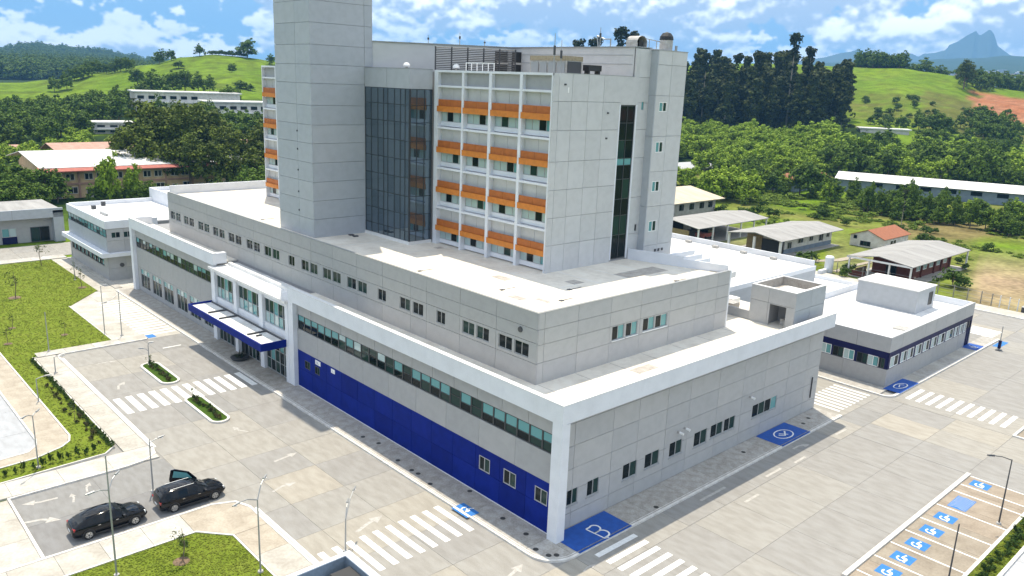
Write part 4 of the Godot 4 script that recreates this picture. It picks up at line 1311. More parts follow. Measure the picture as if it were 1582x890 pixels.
func wall_ribbon(parent: Node3D, called: String, m: Material, pts: Array, w: float, y0: float, y1: float):
	var st := begin()
	add_ribbon(st, pts, w, y0, y1)
	return put(parent, called, st.commit(), m, Vector3.ZERO)

# plant and aerials on the roofs, each a thing of its own
func make_roof_plant():
	var st: SurfaceTool
	# louvred screen: posts and slats
	var sc := thing("louvre_screen", "dark slatted louvre screen standing on the ward roof before the plant storey", "screen", Vector3(16.6, 30.6, -32.6))
	var d := Vector3(12.12, 0, 7.9).normalized()
	var o := Vector3(13.2, 30.6, -34.6) - Vector3(0, 0, 0)
	for i in 6:
		st = begin()
		var p := o + d * (1.55 * i) + Vector3(0, 0, 3.2)
		add_box(st, Vector3(-0.05, 0, -0.05), Vector3(0.05, 2.45, 0.05))
		put(sc, "post", st.commit(), M["dark_steel"], p)
	for j in 14:
		st = begin()
		var a := o + Vector3(0, 0.2 + j * 0.165, 3.2)
		add_tube(st, Vector3.ZERO, d * 7.75, 0.045, 0.045, 4)
		put(sc, "slat", st.commit(), M["dark_steel"], a)
	var wl := thing("plant_opening", "black plant room openings with pale cross rails between two concrete piers", "plant room", Vector3(22.0, 30.6, -30.4))
	for k in 2:
		var x := 20.6 + k * 1.75
		bx(wl, "opening", M["black"], Vector3(x, 30.62, -31.2 + k * 0.6), Vector3(x + 1.45, 33.0, -30.9 + k * 0.6))
		bx(wl, "rail", M["equipment"], Vector3(x, 31.75, -30.9 + k * 0.6), Vector3(x + 1.45, 31.95, -30.82 + k * 0.6))
		bx(wl, "pier", M["panel0"], Vector3(x + 1.45, 30.62, -31.2 + k * 0.6), Vector3(x + 1.75, 33.1, -30.7 + k * 0.6))
	var ac := thing("cooling_unit", "big boxy grey cooling unit with rusty top band on the ward roof", "cooling unit", Vector3(17.2, 30.6, -19.0))
	bx(ac, "casing", M["equipment"], Vector3(16.2, 30.6, -21.4), Vector3(18.3, 31.95, -17.0))
	bx(ac, "top_band", M["rust"], Vector3(16.15, 31.95, -21.4), Vector3(18.35, 32.35, -17.0))
	for i in 4:
		bx(ac, "grille", M["steel"], Vector3(16.12, 30.8, -21.2 + i * 1.08), Vector3(16.2, 31.8, -20.3 + i * 1.08))
	st = begin()
	add_box(st, Vector3(16.4, 30.75, -16.98), Vector3(18.1, 31.9, -16.94))
	put(ac, "side_grille", st.commit(), M["dark_steel"], Vector3.ZERO)
	var cn2 := thing("exhaust_hood", "black boxy exhaust hood on legs beside the cooling unit on the roof", "exhaust hood", Vector3(19.4, 30.6, -16.8))
	bx(cn2, "hood", M["black"], Vector3(18.6, 31.2, -17.2), Vector3(20.3, 31.7, -16.5))
	for x in [18.7, 20.05]:
		bx(cn2, "leg", M["black"], Vector3(x, 30.6, -17.1), Vector3(x + 0.2, 31.2, -16.6))
	var rl := thing("guard_rail", "low white guard rail on the ward roof behind the white grid", "guard rail", Vector3(14.6, 30.9, -26.0))
	for i in 6:
		bx(rl, "post", M["sign_white"], Vector3(14.5, 30.86, -28.4 + i * 0.8), Vector3(14.56, 31.6, -28.34 + i * 0.8))
	bx(rl, "rail", M["sign_white"], Vector3(14.5, 31.55, -28.4), Vector3(14.56, 31.62, -24.3))
	for q in [[14.8, -30.2, "white domed roof vent beside the mirror glass stair tower"], [12.4, -35.0, "white domed roof vent above the mirror glass panes"]]:
		var v := thing("roof_vent", q[2], "roof vent", Vector3(q[0], 30.6, q[1]))
		st = begin()
		add_lathe(st, Vector3.ZERO, [Vector2(0.12, 0.0), Vector2(0.12, 0.62)], 8)
		put(v, "pipe", st.commit(), M["equipment"], Vector3(q[0], 30.6, q[1]))
		st = begin()
		add_lathe(st, Vector3.ZERO, [Vector2(0.34, 0.5), Vector2(0.34, 0.65), Vector2(0.2, 0.85), Vector2(0.0, 0.9)], 10)
		put(v, "dome", st.commit(), M["sign_white"], Vector3(q[0], 30.6, q[1]))
	# aerials and pipes along the top
	var masts := [[14.97, 30.6, -17.2, 3.5, "thin tall radio mast rising beside the rusty cooling unit"], [15.6, 30.6, -17.0, 3.0, "short stubby radio mast next to the thin tall one"], [23.8, 33.45, -20.0, 1.8, "thin aerial standing on the plant storey roof by the bent pipes"], [16.5, 33.45, -37.0, 0.9, "small aerial nearest the lift shaft on the plant storey roof"], [19.2, 33.45, -35.2, 1.3, "forked aerial midway along the plant storey roof"], [21.4, 33.45, -33.8, 0.7, "short double aerial on the plant storey roof edge"]]
	for m in masts:
		var t := thing("aerial", m[4], "aerial", Vector3(m[0], m[1], m[2]), "aerials on the hospital roof")
		st = begin()
		add_tube(st, Vector3.ZERO, Vector3(0, m[3], 0), 0.05, 0.025, 6)
		put(t, "mast", st.commit(), M["steel"], Vector3(m[0], m[1], m[2]))
		st = begin()
		add_tube(st, Vector3(0, m[3] * 0.5, 0), Vector3(0, m[3] * 0.72, 0), 0.1, 0.1, 6)
		put(t, "sleeve", st.commit(), M["dark_steel"], Vector3(m[0], m[1], m[2]))
	var pp := thing("roof_pipes", "bent grey roof pipes and rails on the plant storey", "pipes", Vector3(24.0, 33.45, -18.5))
	st = begin()
	add_tube(st, Vector3(23.8, 33.45, -20.2), Vector3(23.8, 34.5, -20.4), 0.06, 0.06, 6)
	add_tube(st, Vector3(23.8, 34.5, -20.4), Vector3(23.8, 34.2, -19.4), 0.06, 0.06, 6)
	add_tube(st, Vector3(23.8, 34.2, -19.4), Vector3(23.8, 34.2, -18.7), 0.06, 0.06, 6)
	add_tube(st, Vector3(23.8, 34.2, -18.7), Vector3(23.8, 33.45, -18.7), 0.06, 0.06, 6)
	add_tube(st, Vector3(25.4, 34.4, -16.4), Vector3(28.3, 34.2, -16.4), 0.04, 0.04, 6)
	add_tube(st, Vector3(26.6, 33.45, -16.4), Vector3(26.6, 34.3, -16.4), 0.04, 0.04, 6)
	add_tube(st, Vector3(27.7, 33.45, -16.4), Vector3(27.7, 34.25, -16.4), 0.04, 0.04, 6)
	put(pp, "pipe_run", st.commit(), M["steel"], Vector3.ZERO)
	var gd := thing("vent_arch", "arched grey metal ventilation cowl with dark opening on the roof corner", "vent", Vector3(24.7, 33.45, -16.2))
	st = begin()
	for q in arc(Vector2(24.7, 0), 0.75, 0, 180, 8):
		pass
	var pr := arc(Vector2(0, 0), 0.72, 180, 360, 8)
	for i in 8:
		var a: Vector2 = pr[i]
		var b: Vector2 = pr[i + 1]
		quad(st, Vector3(24.7 + a.x, 33.9 - a.y * 0.85, -17.0), Vector3(24.7 + b.x, 33.9 - b.y * 0.85, -17.0), Vector3(24.7 + b.x, 33.9 - b.y * 0.85, -15.7), Vector3(24.7 + a.x, 33.9 - a.y * 0.85, -15.7), Vector3(a.x, -a.y, 0))
	add_box(st, Vector3(23.98, 33.45, -17.0), Vector3(24.06, 33.9, -15.7))
	add_box(st, Vector3(25.34, 33.45, -17.0), Vector3(25.42, 33.9, -15.7))
	add_box(st, Vector3(24.06, 33.45, -17.0), Vector3(25.34, 34.3, -16.9))
	put(gd, "cowl", st.commit(), M["equipment"], Vector3.ZERO)
	bx(gd, "opening", M["black"], Vector3(24.5, 33.45, -16.2), Vector3(25.1, 34.1, -15.9))
	var tk := thing("water_tank", "upright pale cylinder tank with a black domed lid on the service block roof", "tank", Vector3(28.9, 33.36, -16.2))
	st = begin()
	add_lathe(st, Vector3.ZERO, [Vector2(0.62, 0.0), Vector2(0.62, 1.0), Vector2(0.5, 1.1)], 14)
	put(tk, "drum", st.commit(), M["equipment"], Vector3(28.9, 33.36, -16.2))
	st = begin()
	add_lathe(st, Vector3.ZERO, [Vector2(0.66, 1.05), Vector2(0.62, 1.35), Vector2(0.4, 1.65), Vector2(0.0, 1.78)], 14)
	put(tk, "lid", st.commit(), M["black"], Vector3(28.9, 33.36, -16.2))
	var t2 := thing("vent_pipe", "short grey vent pipe beside the domed tank on the service block roof", "vent pipe", Vector3(29.7, 33.36, -15.6))
	st = begin()
	add_tube(st, Vector3.ZERO, Vector3(0, 0.55, 0), 0.13, 0.13, 8)
	put(t2, "pipe", st.commit(), M["steel"], Vector3(29.7, 33.36, -15.6))

# ---------------------------------------------------------------- neighbours of the hospital
func make_annexes():
	var w: Material = M["white"]
	# two storey wing at the far left end
	var a := thing("wing_building", "two storey pale grey wing with projecting white ledge left of the hospital podium", "building", Vector3(6, 0, -98))
	bx(a, "core", M["core"], Vector3(-1.11, 0, -108.0), Vector3(12.0, 8.1, -89.12))
	bx(a, "roof", M["white_roof"], Vector3(-0.9, 8.1, -107.7), Vector3(14.0, 8.22, -89.3))
	bx(a, "roof_fascia", w, Vector3(-1.3, 7.6, -108.1), Vector3(-0.9, 8.72, -88.9))
	bx(a, "roof_fascia", w, Vector3(-0.9, 7.6, -89.2), Vector3(6.0, 8.72, -88.9))
	bx(a, "back_parapet", w, Vector3(-0.9, 8.1, -108.1), Vector3(12.0, 8.85, -107.7))
	bx(a, "ledge", w, Vector3(-2.2, 3.6, -108.6), Vector3(-1.11, 4.22, -88.2))
	bx(a, "ledge", w, Vector3(-1.11, 3.6, -89.12), Vector3(6.0, 4.1, -88.2))
	var F := [FRONT, -1.11]
	var S := [SIDE, -89.12]
	clad(a, "wall_panel", "tower_panel", F, span(-108.0, -89.0, 5), [4.22, 6.3], [], 0.12, 0.025)
	clad(a, "wall_panel", "tower_panel", F, span(-108.0, -89.0, 5), [7.5, 7.6], [], 0.12, 0.025)
	clad(a, "wall_panel", "panel", F, span(-108.0, -89.0, 5), [0.0, 1.8, 3.6], [R(-107.0, -90.8, 1.85, 2.9)], 0.12, 0.025)
	strip_windows(a, F, -107.9, -89.1, 6.32, 7.48, 13, ["glass_pale", "glass_teal", "glass_teal"], ["glass_green", "glass_teal", "glass_dark"])
	for i in 8:
		window(a, F, R(-106.9 + i * 2.02, -105.1 + i * 2.02, 1.9, 2.85), 2, [], ["glass_dark", "glass_teal"], "dark_frame", 0.06, 0.0, 0.1)
	var wh := [R(-0.5, 0.72, 6.2, 7.05), R(1.15, 2.35, 6.15, 7.03)]
	clad(a, "wall_panel", "light_panel", S, [-1.11, 1.2, 3.6, 6.0], [4.1, 5.8, 7.6], wh, 0.12, 0.025)
	clad(a, "wall_panel", "light_panel", S, [-1.11, 1.2, 3.6, 6.0], [0.0, 1.8, 3.6], [], 0.12, 0.025)
	for r in wh:
		window(a, S, r, 2, [], ["glass_green", "glass_dark"], "frame", 0.06, 0.0, 0.1)
	var st := begin()
	add_tube(st, Vector3.ZERO, Vector3(0, 0, 0.2), 0.3, 0.3, 10)
	put(a, "wall_fan", st.commit(), M["dark_steel"], Vector3(0.6, 2.2, -89.0))
	bx(a, "roof_vent", M["dark_steel"], Vector3(1.2, 8.22, -104.0), Vector3(1.8, 8.8, -103.4))
	bx(a, "roof_vent", M["dark_steel"], Vector3(3.4, 8.22, -106.6), Vector3(4.0, 8.9, -106.2))
	bx(a, "roof_vent", M["steel"], Vector3(1.0, 8.22, -99.0), Vector3(1.3, 8.6, -96.0))
	# taller rear block
	var b := thing("rear_block", "plain white rear block with parapet behind the two storey wing roof", "building", Vector3(22, 0, -93))
	bx(b, "wall", w, Vector3(11.9, 0, -109.2), Vector3(36.0, 9.7, -75.8))
	bx(b, "parapet", w, Vector3(11.9, 9.7, -109.2), Vector3(12.2, 10.4, -75.8))
	bx(b, "parapet", w, Vector3(12.2, 9.7, -109.2), Vector3(36.0, 10.4, -108.9))
	bx(b, "parapet", w, Vector3(12.2, 9.7, -76.1), Vector3(36.0, 10.4, -75.8))
	bx(b, "roof", M["white_roof"], Vector3(12.2, 9.7, -108.9), Vector3(36.0, 9.78, -76.1))
	# far left low block
	var c := thing("low_block", "single storey grey block with deep flat fascia beyond the far lawn", "building", Vector3(-14, 0, -128))
	bx(c, "wall", M["panel0"], Vector3(-40, 0, -136.0), Vector3(1.6, 5.5, -124.0))
	bx(c, "roof", M["tin_roof"], Vector3(-40, 5.5, -135.8), Vector3(1.4, 5.62, -122.9))
	bx(c, "fascia", M["tower_panel0"], Vector3(-40, 4.3, -122.9), Vector3(1.6, 5.9, -122.5))
	bx(c, "soffit", M["panel1"], Vector3(-40, 4.3, -124.0), Vector3(0.0, 4.45, -122.9))
	bx(c, "end_pier", M["tower_panel1"], Vector3(0.0, 0, -124.0), Vector3(1.6, 5.5, -122.5))
	for x in [-6.2, -14.0, -22.0]:
		bx(c, "fascia_joint", M["core"], Vector3(x, 4.3, -122.5), Vector3(x + 0.06, 5.9, -122.49))
	var CS := [SIDE, -124.0]
	window(c, CS, R(-7.7, -5.5, 1.2, 2.7), 2, [], ["glass_teal", "glass_pale"], "frame", 0.08, 0.02, 0.12)
	bx(c, "shutter", M["navy"], Vector3(-7.7, 0, -124.0), Vector3(-5.5, 1.2, -123.9))
	window(c, CS, R(-3.4, -0.5, 0.1, 2.6), 2, [], ["glass_green", "glass_dark"], "dark_frame", 0.1, 0.02, 0.14)
	window(c, CS, R(-14.0, -11.0, 0.1, 2.6), 2, [], ["glass_green", "glass_dark"], "dark_frame", 0.1, 0.02, 0.14)
	# white roofed wing behind the hospital
	var d := thing("back_wing", "broad low wing with bright white flat roof behind the stair room", "building", Vector3(48, 0, -27))
	bx(d, "wall", M["tower_panel0"], Vector3(37.12, 0, -42.0), Vector3(60.0, 8.6, -13.7))
	bx(d, "roof", M["white_roof"], Vector3(27.45, 8.95, -41.8), Vector3(59.8, 9.06, -13.95))
	bx(d, "roof_edge", w, Vector3(37.12, 8.6, -13.95), Vector3(60.0, 9.12, -13.7))
	bx(d, "parapet", w, Vector3(59.75, 8.6, -42.0), Vector3(60.0, 9.75, -13.95))
	bx(d, "parapet", w, Vector3(30.0, 8.6, -42.0), Vector3(59.75, 9.75, -41.8))
	for k in 5:
		bx(d, "roof_vent", M["equipment"], Vector3(58.6, 9.06, -37.0 + k * 4.4), Vector3(59.1, 9.4, -36.2 + k * 4.4))
	# blue banded annex
	var e := thing("annex_building", "single storey annex with navy window band and white flat roof across the alley", "building", Vector3(61, 0, -6))
	bx(e, "core", M["core"], Vector3(48.87, 0, -12.9), Vector3(73.2, 4.7, 0.88))
	bx(e, "roof", M["white_roof"], Vector3(49.0, 4.7, -12.7), Vector3(73.1, 4.82, 0.75))
	var EF := [FRONT, 48.87]
	var ES := [SIDE, 0.88]
	clad(e, "wall_panel", "light_panel", EF, span(-13.0, 0.88, 4), [3.95, 5.6], [], 0.13, 0.03)
	clad(e, "wall_panel", "light_panel", ES, span(48.74, 73.4, 8), [3.95, 5.6], [], 0.13, 0.03)
	clad(e, "wall_panel", "panel", EF, span(-13.0, 0.88, 3), [0.0, 2.05], [], 0.13, 0.02)
	clad(e, "wall_panel", "panel", ES, span(48.74, 73.4, 6), [0.0, 2.05], [R(71.7, 73.2, 0.0, 2.05)], 0.13, 0.02)
	bx(e, "parapet", w, Vector3(49.0, 4.8, -12.9), Vector3(73.2, 5.6, -12.65))
	bx(e, "parapet", w, Vector3(48.87, 4.7, -12.65), Vector3(49.05, 5.58, 0.88))
	bx(e, "parapet", w, Vector3(49.05, 4.7, 0.7), Vector3(73.2, 5.58, 0.88))
	bx(e, "parapet", w, Vector3(73.0, 4.7, -12.65), Vector3(73.2, 5.62, 0.7))
	var fw := []
	var k := 0
	for z in [-11.6, -9.9, -8.2, -6.45, -5.05, -3.85, -2.35, -1.2, -0.1]:
		var z1: float = z + (1.2 if k != 8 else 0.75)
		fw.append(R(z, z1, 2.1, 3.22))
		k += 1
	clad(e, "navy_panel", "navy_panel", EF, [-13.0, 0.88], [2.05, 3.95], fw, 0.1, 0.01)
	for i in fw.size():
		window(e, EF, fw[i], 2, [], ["glass_pale", "glass_teal"] if i % 2 == 1 else ["glass_dark", "glass_green"], "sign_white" if i % 2 == 1 else "dark_frame", 0.06, 0.02, 0.12)
	var sw := []
	for q in [[49.3, 51.4], [52.0, 53.6], [53.8, 55.4], [55.9, 57.7], [58.1, 59.9], [60.4, 62.1], [62.5, 64.5], [64.9, 67.2], [67.6, 68.9], [69.2, 70.3], [70.6, 71.5]]:
		sw.append(R(q[0], q[1], 2.12, 3.36))
	clad(e, "navy_panel", "navy_panel", ES, span(48.87, 73.4, 3), [2.05, 3.95], sw + [R(71.7, 73.2, 2.05, 3.4)], 0.1, 0.01)
	for i in sw.size():
		window(e, ES, sw[i], 2, [], ["glass_pale", "glass_dark"] if i % 2 == 0 else ["glass_pale", "glass_green"], "sign_white", 0.06, 0.02, 0.12)
	window(e, ES, R(71.7, 73.2, 0.05, 3.4), 2, [0.68], ["navy", "navy", "glass_dark", "glass_dark"], "navy", 0.08, 0.0, 0.08, "door")
	# plant room on its roof
	bx(e, "roof_room", M["tower_panel0"], Vector3(63.8, 4.82, -9.8), Vector3(69.3, 7.6, -2.5))
	bx(e, "roof_room_lid", M["white_roof"], Vector3(63.7, 7.6, -9.9), Vector3(69.4, 7.72, -2.4))
	window(e, [SIDE, -2.5], R(67.4, 68.5, 5.4, 7.0), 1, [], ["black"], "dark_frame", 0.08, 0.0, 0.06)
	bx(e, "roof_hatch", M["equipment"], Vector3(55.2, 4.82, -1.6), Vector3(57.0, 4.95, -0.2))
	bx(e, "roof_hatch", M["white_cap"], Vector3(53.6, 4.82, -0.9), Vector3(55.0, 4.9, 0.1))
	for i in 5:
		bx(e, "roof_seam", M["white_cap"], Vector3(51.0 + i * 4.6, 4.82, -12.4), Vector3(51.06 + i * 4.6, 4.827, -9.95 if i == 3 else 0.6))
	for i in 6:
		bx(d, "roof_seam", M["white_cap"], Vector3(30.0, 9.06, -38.0 + i * 4.2), Vector3(58.4, 9.067, -37.94 + i * 4.2))
	# block behind the annex
	var g := thing("white_outbuilding", "lower white rear part behind the annex roof, next to the brick pavilion", "building", Vector3(60, 0, -22))
	bx(g, "wall", w, Vector3(60.2, 0, -32.0), Vector3(73.2, 4.4, -13.05))
	bx(g, "roof", M["white_roof"], Vector3(60.4, 4.4, -31.8), Vector3(73.0, 4.5, -13.25))
	bx(g, "parapet", w, Vector3(60.2, 4.4, -32.0), Vector3(60.4, 5.0, -13.05))
	bx(g, "parapet", w, Vector3(60.4, 4.4, -32.0), Vector3(73.2, 5.0, -31.8))
	bx(g, "parapet", w, Vector3(73.0, 4.4, -31.8), Vector3(73.2, 5.0, -13.05))
	make_roof_plant()

# gabled roof along x: two slopes with thickness
func gable_roof(parent: Node3D, called: String, m: Material, x0: float, x1: float, z0: float, z1: float, zr: float, ye: float, yr: float, th := 0.12, ye0 := -1.0):
	var e0 := ye if ye0 < 0.0 else ye0
	for q in [[z0, e0], [z1, ye]]:
		var st := begin()
		var z: float = q[0]
		var y: float = q[1]
		var a := Vector3(x0, y, z)
		var b := Vector3(x1, y, z)
		var c := Vector3(x1, yr, zr)
		var d := Vector3(x0, yr, zr)
		var t := Vector3(0, -th, 0)
		quad(st, a, b, c, d, Vector3.UP)
		quad(st, a + t, b + t, c + t, d + t, Vector3.DOWN)
		quad(st, a, b, b + t, a + t, Vector3(0, 0, z - zr))
		quad(st, a, d, d + t, a + t, Vector3.LEFT)
		quad(st, b, c, c + t, b + t, Vector3.RIGHT)
		put(parent, called, st.commit(), m, Vector3.ZERO)

func gable_wall(parent: Node3D, m: Material, x0: float, x1: float, z0: float, z1: float, zr: float, ye: float, yr: float, ye0 := -1.0):
	var e0 := ye if ye0 < 0.0 else ye0
	var st := begin()
	var o := [Vector2(z0, 0), Vector2(z1, 0), Vector2(z1, ye), Vector2(zr, yr), Vector2(z0, e0)]
	for x in [x0, x1]:
		for i in range(1, 4):
			tri(st, Vector3(x, o[0].y, o[0].x), Vector3(x, o[i].y, o[i].x), Vector3(x, o[i + 1].y, o[i + 1].x), Vector3.LEFT if x == x0 else Vector3.RIGHT)
	quad(st, Vector3(x0, 0, z0), Vector3(x1, 0, z0), Vector3(x1, e0, z0), Vector3(x0, e0, z0), Vector3.FORWARD)
	quad(st, Vector3(x0, 0, z1), Vector3(x1, 0, z1), Vector3(x1, ye, z1), Vector3(x0, ye, z1), Vector3.BACK)
	put(parent, "wall", st.commit(), m, Vector3.ZERO)

func make_background_buildings():
	# brick pavilion
	var a := thing("brick_pavilion", "dark red brick pavilion under a wide grey metal roof beside bare earth", "building", Vector3(112, 0, -21.5))
	gable_roof(a, "roof", M["tin_roof"], 98.8, 124.8, -27.4, -16.3, -21.9, 3.45, 4.3)
	bx(a, "wall", M["brick_red"], Vector3(105.5, 0, -25.6), Vector3(122.6, 3.3, -18.6))
	bx(a, "floor", M["pale_concrete1"], Vector3(99.4, -0.1, -27.2), Vector3(125.0, 0.06, -16.4))
	bx(a, "porch_fascia", M["white_cap"], Vector3(98.8, 3.2, -27.3), Vector3(98.95, 3.5, -16.4))
	for q in [[99.3, -27.0], [99.3, -23.6], [99.3, -20.2], [99.3, -16.7], [124.4, -16.6], [124.4, -27.1]]:
		bx(a, "post", M["white_cap"], Vector3(q[0] - 0.12, 0, q[1] - 0.12), Vector3(q[0] + 0.12, 3.4, q[1] + 0.12))
	bx(a, "porch_wall", M["ochre"], Vector3(101.6, 0, -26.8), Vector3(105.5, 1.0, -26.5))
	bx(a, "porch_wall", M["brick_red"], Vector3(99.8, 0, -26.9), Vector3(100.2, 0.9, -24.4))
	for x in [106.6, 109.4, 112.2, 115.4, 118.6]:
		window(a, [SIDE, -18.6], R(x, x + 1.5, 1.3, 2.5), 2, [], ["glass_pale", "glass_teal"], "sign_white", 0.1, 0.0, 0.1)
	for x in [108.7, 114.4, 117.6, 121.5]:
		bx(a, "buttress", M["brick_red"], Vector3(x - 0.15, 0, -18.6), Vector3(x + 0.15, 3.2, -18.35))
	window(a, [FRONT, 105.5], R(-23.2, -21.4, 0.06, 2.3), 2, [], ["black", "glass_dark"], "dark_frame", 0.08, 0.0, 0.08, "door")
	# white house with the tiled roof
	var b := thing("white_house", "small white gabled house with orange tiled roof slope behind the brick pavilion", "house", Vector3(134.5, 0, -36.8))
	gable_wall(b, M["white_wall"], 128.2, 140.5, -40.3, -33.5, -36.8, 2.15, 3.5, 2.2)
	gable_roof(b, "roof", M["red_tile"], 127.9, 140.9, -40.6, -33.1, -36.8, 2.15, 3.65, 0.1)
	window(b, [FRONT, 128.2], R(-39.6, -38.9, 1.5, 2.2), 1, [], ["glass_dark"], "dark_frame", 0.08, 0.0, 0.08)
	window(b, [FRONT, 128.2], R(-38.1, -36.0, 0.3, 1.25), 3, [], ["glass_dark", "glass_green", "glass_dark"], "dark_frame", 0.08, 0.0, 0.08)
	window(b, [SIDE, -33.5], R(131.5, 134.5, 0.6, 1.6), 2, [], ["glass_dark", "glass_dark"], "sign_white", 0.1, 0.0, 0.08)
	# two open pavilions with metal roofs
	var c := thing("workshop_building", "pale walled workshop under a low grey metal roof with an open front porch", "building", Vector3(113, 0, -46.5))
	gable_roof(c, "roof", M["tin_roof"], 100.8, 125.6, -52.5, -40.7, -46.3, 3.35, 4.25)
	bx(c, "wall", M["white_wall"], Vector3(106.0, 0.9, -51.0), Vector3(125.0, 3.2, -42.8))
	bx(c, "plinth", M["shed_blue"], Vector3(106.0, 0, -51.0), Vector3(125.0, 0.9, -42.78))
	bx(c, "floor", M["grey_wall"], Vector3(101.2, -0.1, -52.3), Vector3(125.4, 0.05, -41.0))
	for z in [-52.2, -46.7, -41.2]:
		bx(c, "post", M["white_cap"], Vector3(101.3, 0, z - 0.2), Vector3(101.7, 3.3, z + 0.2))
	bx(c, "porch_wall", M["ochre"], Vector3(105.7, 0, -50.8), Vector3(106.0, 2.9, -47.5))
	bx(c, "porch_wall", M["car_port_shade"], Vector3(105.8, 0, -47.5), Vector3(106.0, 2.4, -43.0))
	bx(c, "railing", M["steel"], Vector3(101.4, 0.75, -46.5), Vector3(101.5, 0.85, -41.4))
	for i in 8:
		bx(c, "railing", M["steel"], Vector3(101.42, 0.05, -46.4 + i * 0.65), Vector3(101.48, 0.75, -46.34 + i * 0.65))
	for q in [[107.0, 108.6, 0.9, 2.2], [111.0, 113.0, 1.6, 2.7], [115.5, 117.0, 1.6, 2.6], [119.5, 121.2, 1.2, 2.8], [122.6, 123.8, 1.7, 2.6]]:
		window(c, [SIDE, -42.8], R(q[0], q[1], q[2], q[3]), 2, [], ["glass_dark", "black"], "grey_wall", 0.08, 0.0, 0.08)
	var d := thing("open_carport", "long open carport under a grey metal roof between the cream building and workshop", "carport", Vector3(112, 0, -63))
	gable_roof(d, "roof", M["tin_roof"], 98.4, 124.8, -69.3, -57.3, -63.3, 3.35, 4.2)
	bx(d, "floor", M["walk2"], Vector3(98.6, -0.1, -69.0), Vector3(124.6, 0.05, -57.5))
	for x in [98.9, 104.0, 109.2, 114.3, 119.4, 124.4]:
		for z in [-69.0, -57.6]:
			bx(d, "post", M["white_cap"], Vector3(x - 0.13, 0, z - 0.13), Vector3(x + 0.13, 3.3, z + 0.13))
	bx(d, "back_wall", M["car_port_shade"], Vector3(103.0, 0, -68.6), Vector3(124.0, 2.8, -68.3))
	bx(d, "side_wall", M["ochre"], Vector3(99.0, 0, -68.6), Vector3(99.3, 2.5, -60.0))
	bx(d, "notice_board", M["white_wall"], Vector3(106.4, 0.9, -66.5), Vector3(109.0, 2.6, -66.3))
	var van := thing("parked_truck", "dark red truck parked in the shade of the open carport", "truck", Vector3(107.6, 0, -61.0))
	bx(van, "body", M["pink_red"], Vector3(104.6, 0.5, -62.2), Vector3(108.6, 1.3, -60.2))
	bx(van, "cabin", M["car_black"], Vector3(106.4, 1.3, -62.1), Vector3(108.2, 1.95, -60.3))
	for x in [105.4, 107.8]:
		var st := begin()
		add_tube(st, Vector3(x, 0.36, -60.35), Vector3(x, 0.36, -60.12), 0.36, 0.36, 12)
		put(van, "wheel", st.commit(), M["tyre"], Vector3.ZERO)
	# cream roofed building
	var e := thing("cream_building", "two tone building with large cream metal roof right of the tower", "building", Vector3(114, 0, -83))
	gable_wall(e, M["grey_wall"], 96.0, 131.0, -93.0, -75.2, -84.0, 5.0, 6.8)
	gable_roof(e, "roof", M["cream_tin"], 95.0, 132.8, -94.2, -73.8, -84.0, 5.05, 6.9)
	for x in [112.0, 116.5, 120.5, 124.5, 128.0]:
		window(e, [SIDE, -75.2], R(x, x + 1.7, 3.0, 4.4), 2, [], ["glass_dark", "black"], "dark_frame", 0.08, 0.0, 0.08)
	# pale pool roof near the trees
	var p := thing("pale_shed", "long low pale blue shed roof at the edge of the wood beyond the field", "shed", Vector3(206, 0, -142))
	gable_wall(p, M["white_wall"], 180.0, 224.0, -150.0, -136.5, -143.0, 2.6, 4.0)
	gable_roof(p, "roof", M["lot0"], 179.0, 225.0, -151.0, -135.5, -143.0, 2.6, 4.1)
	# long shed
	var sh := thing("long_shed", "long blue grey shed with pale metal roof half hidden by trees", "shed", Vector3(233, 0, -58))
	var shx := [[Vector3(0, 0, 0), "wall"]]
	var st2 := begin()
	add_box(st2, Vector3(-32, 0, -7), Vector3(32, 4.4, 7))
	var sw := put(sh, "wall", st2.commit(), M["shed_blue"], Vector3(233, 0, -58))
	var st3 := begin()
	quad(st3, Vector3(-33, 4.2, 8), Vector3(33, 4.2, 8), Vector3(33, 6.0, 0), Vector3(-33, 6.0, 0), Vector3.UP)
	quad(st3, Vector3(-33, 4.2, -8), Vector3(33, 4.2, -8), Vector3(33, 6.0, 0), Vector3(-33, 6.0, 0), Vector3.UP)
	tri(st3, Vector3(-33, 4.2, 8), Vector3(-33, 4.2, -8), Vector3(-33, 6.0, 0), Vector3.LEFT)
	tri(st3, Vector3(33, 4.2, 8), Vector3(33, 4.2, -8), Vector3(33, 6.0, 0), Vector3.RIGHT)
	put(sh, "roof", st3.commit(), M["white_tin"], Vector3(233, 0, -58))
	for i in 9:
		put(sh, "shed_window", box_mesh(Vector3(3.0, 1.2, 0.1)), M["glass_dark"], Vector3(233 - 27.0 + i * 6.8, 3.1, -50.98))
	sh.rotation.y = deg_to_rad(-72.0)
	# red roofed farm building in the trees
	var rf := thing("farm_building", "weathered farm building with red roof patches between dark trees", "building", Vector3(207, 0, -96))
	bx(rf, "wall", M["shed_blue"], Vector3(198, 0, -100), Vector3(222, 3.6, -92))
	gable_roof(rf, "roof", M["red_tile"], 197, 223, -101, -91, -96, 3.6, 5.6)
	# ruined hut
	var hut := thing("stone_hut", "small ruined pinkish stone hut under the trees by the field", "hut", Vector3(198.0, 0, -49.0))
	bx(hut, "wall", M["pink_roof"], Vector3(196.0, -0.1, -51.0), Vector3(200.0, 2.6, -47.6))
	bx(hut, "opening", M["black"], Vector3(195.95, 0.4, -50.2), Vector3(196.0, 1.8, -49.0))
	# school
	var s := thing("school_building", "two storey peach building with white roof and red eave behind trees", "school", Vector3(36, 0, -182))
	bx(s, "wall", M["peach"], Vector3(10.5, 0, -193.0), Vector3(72.0, 6.9, -173.5))
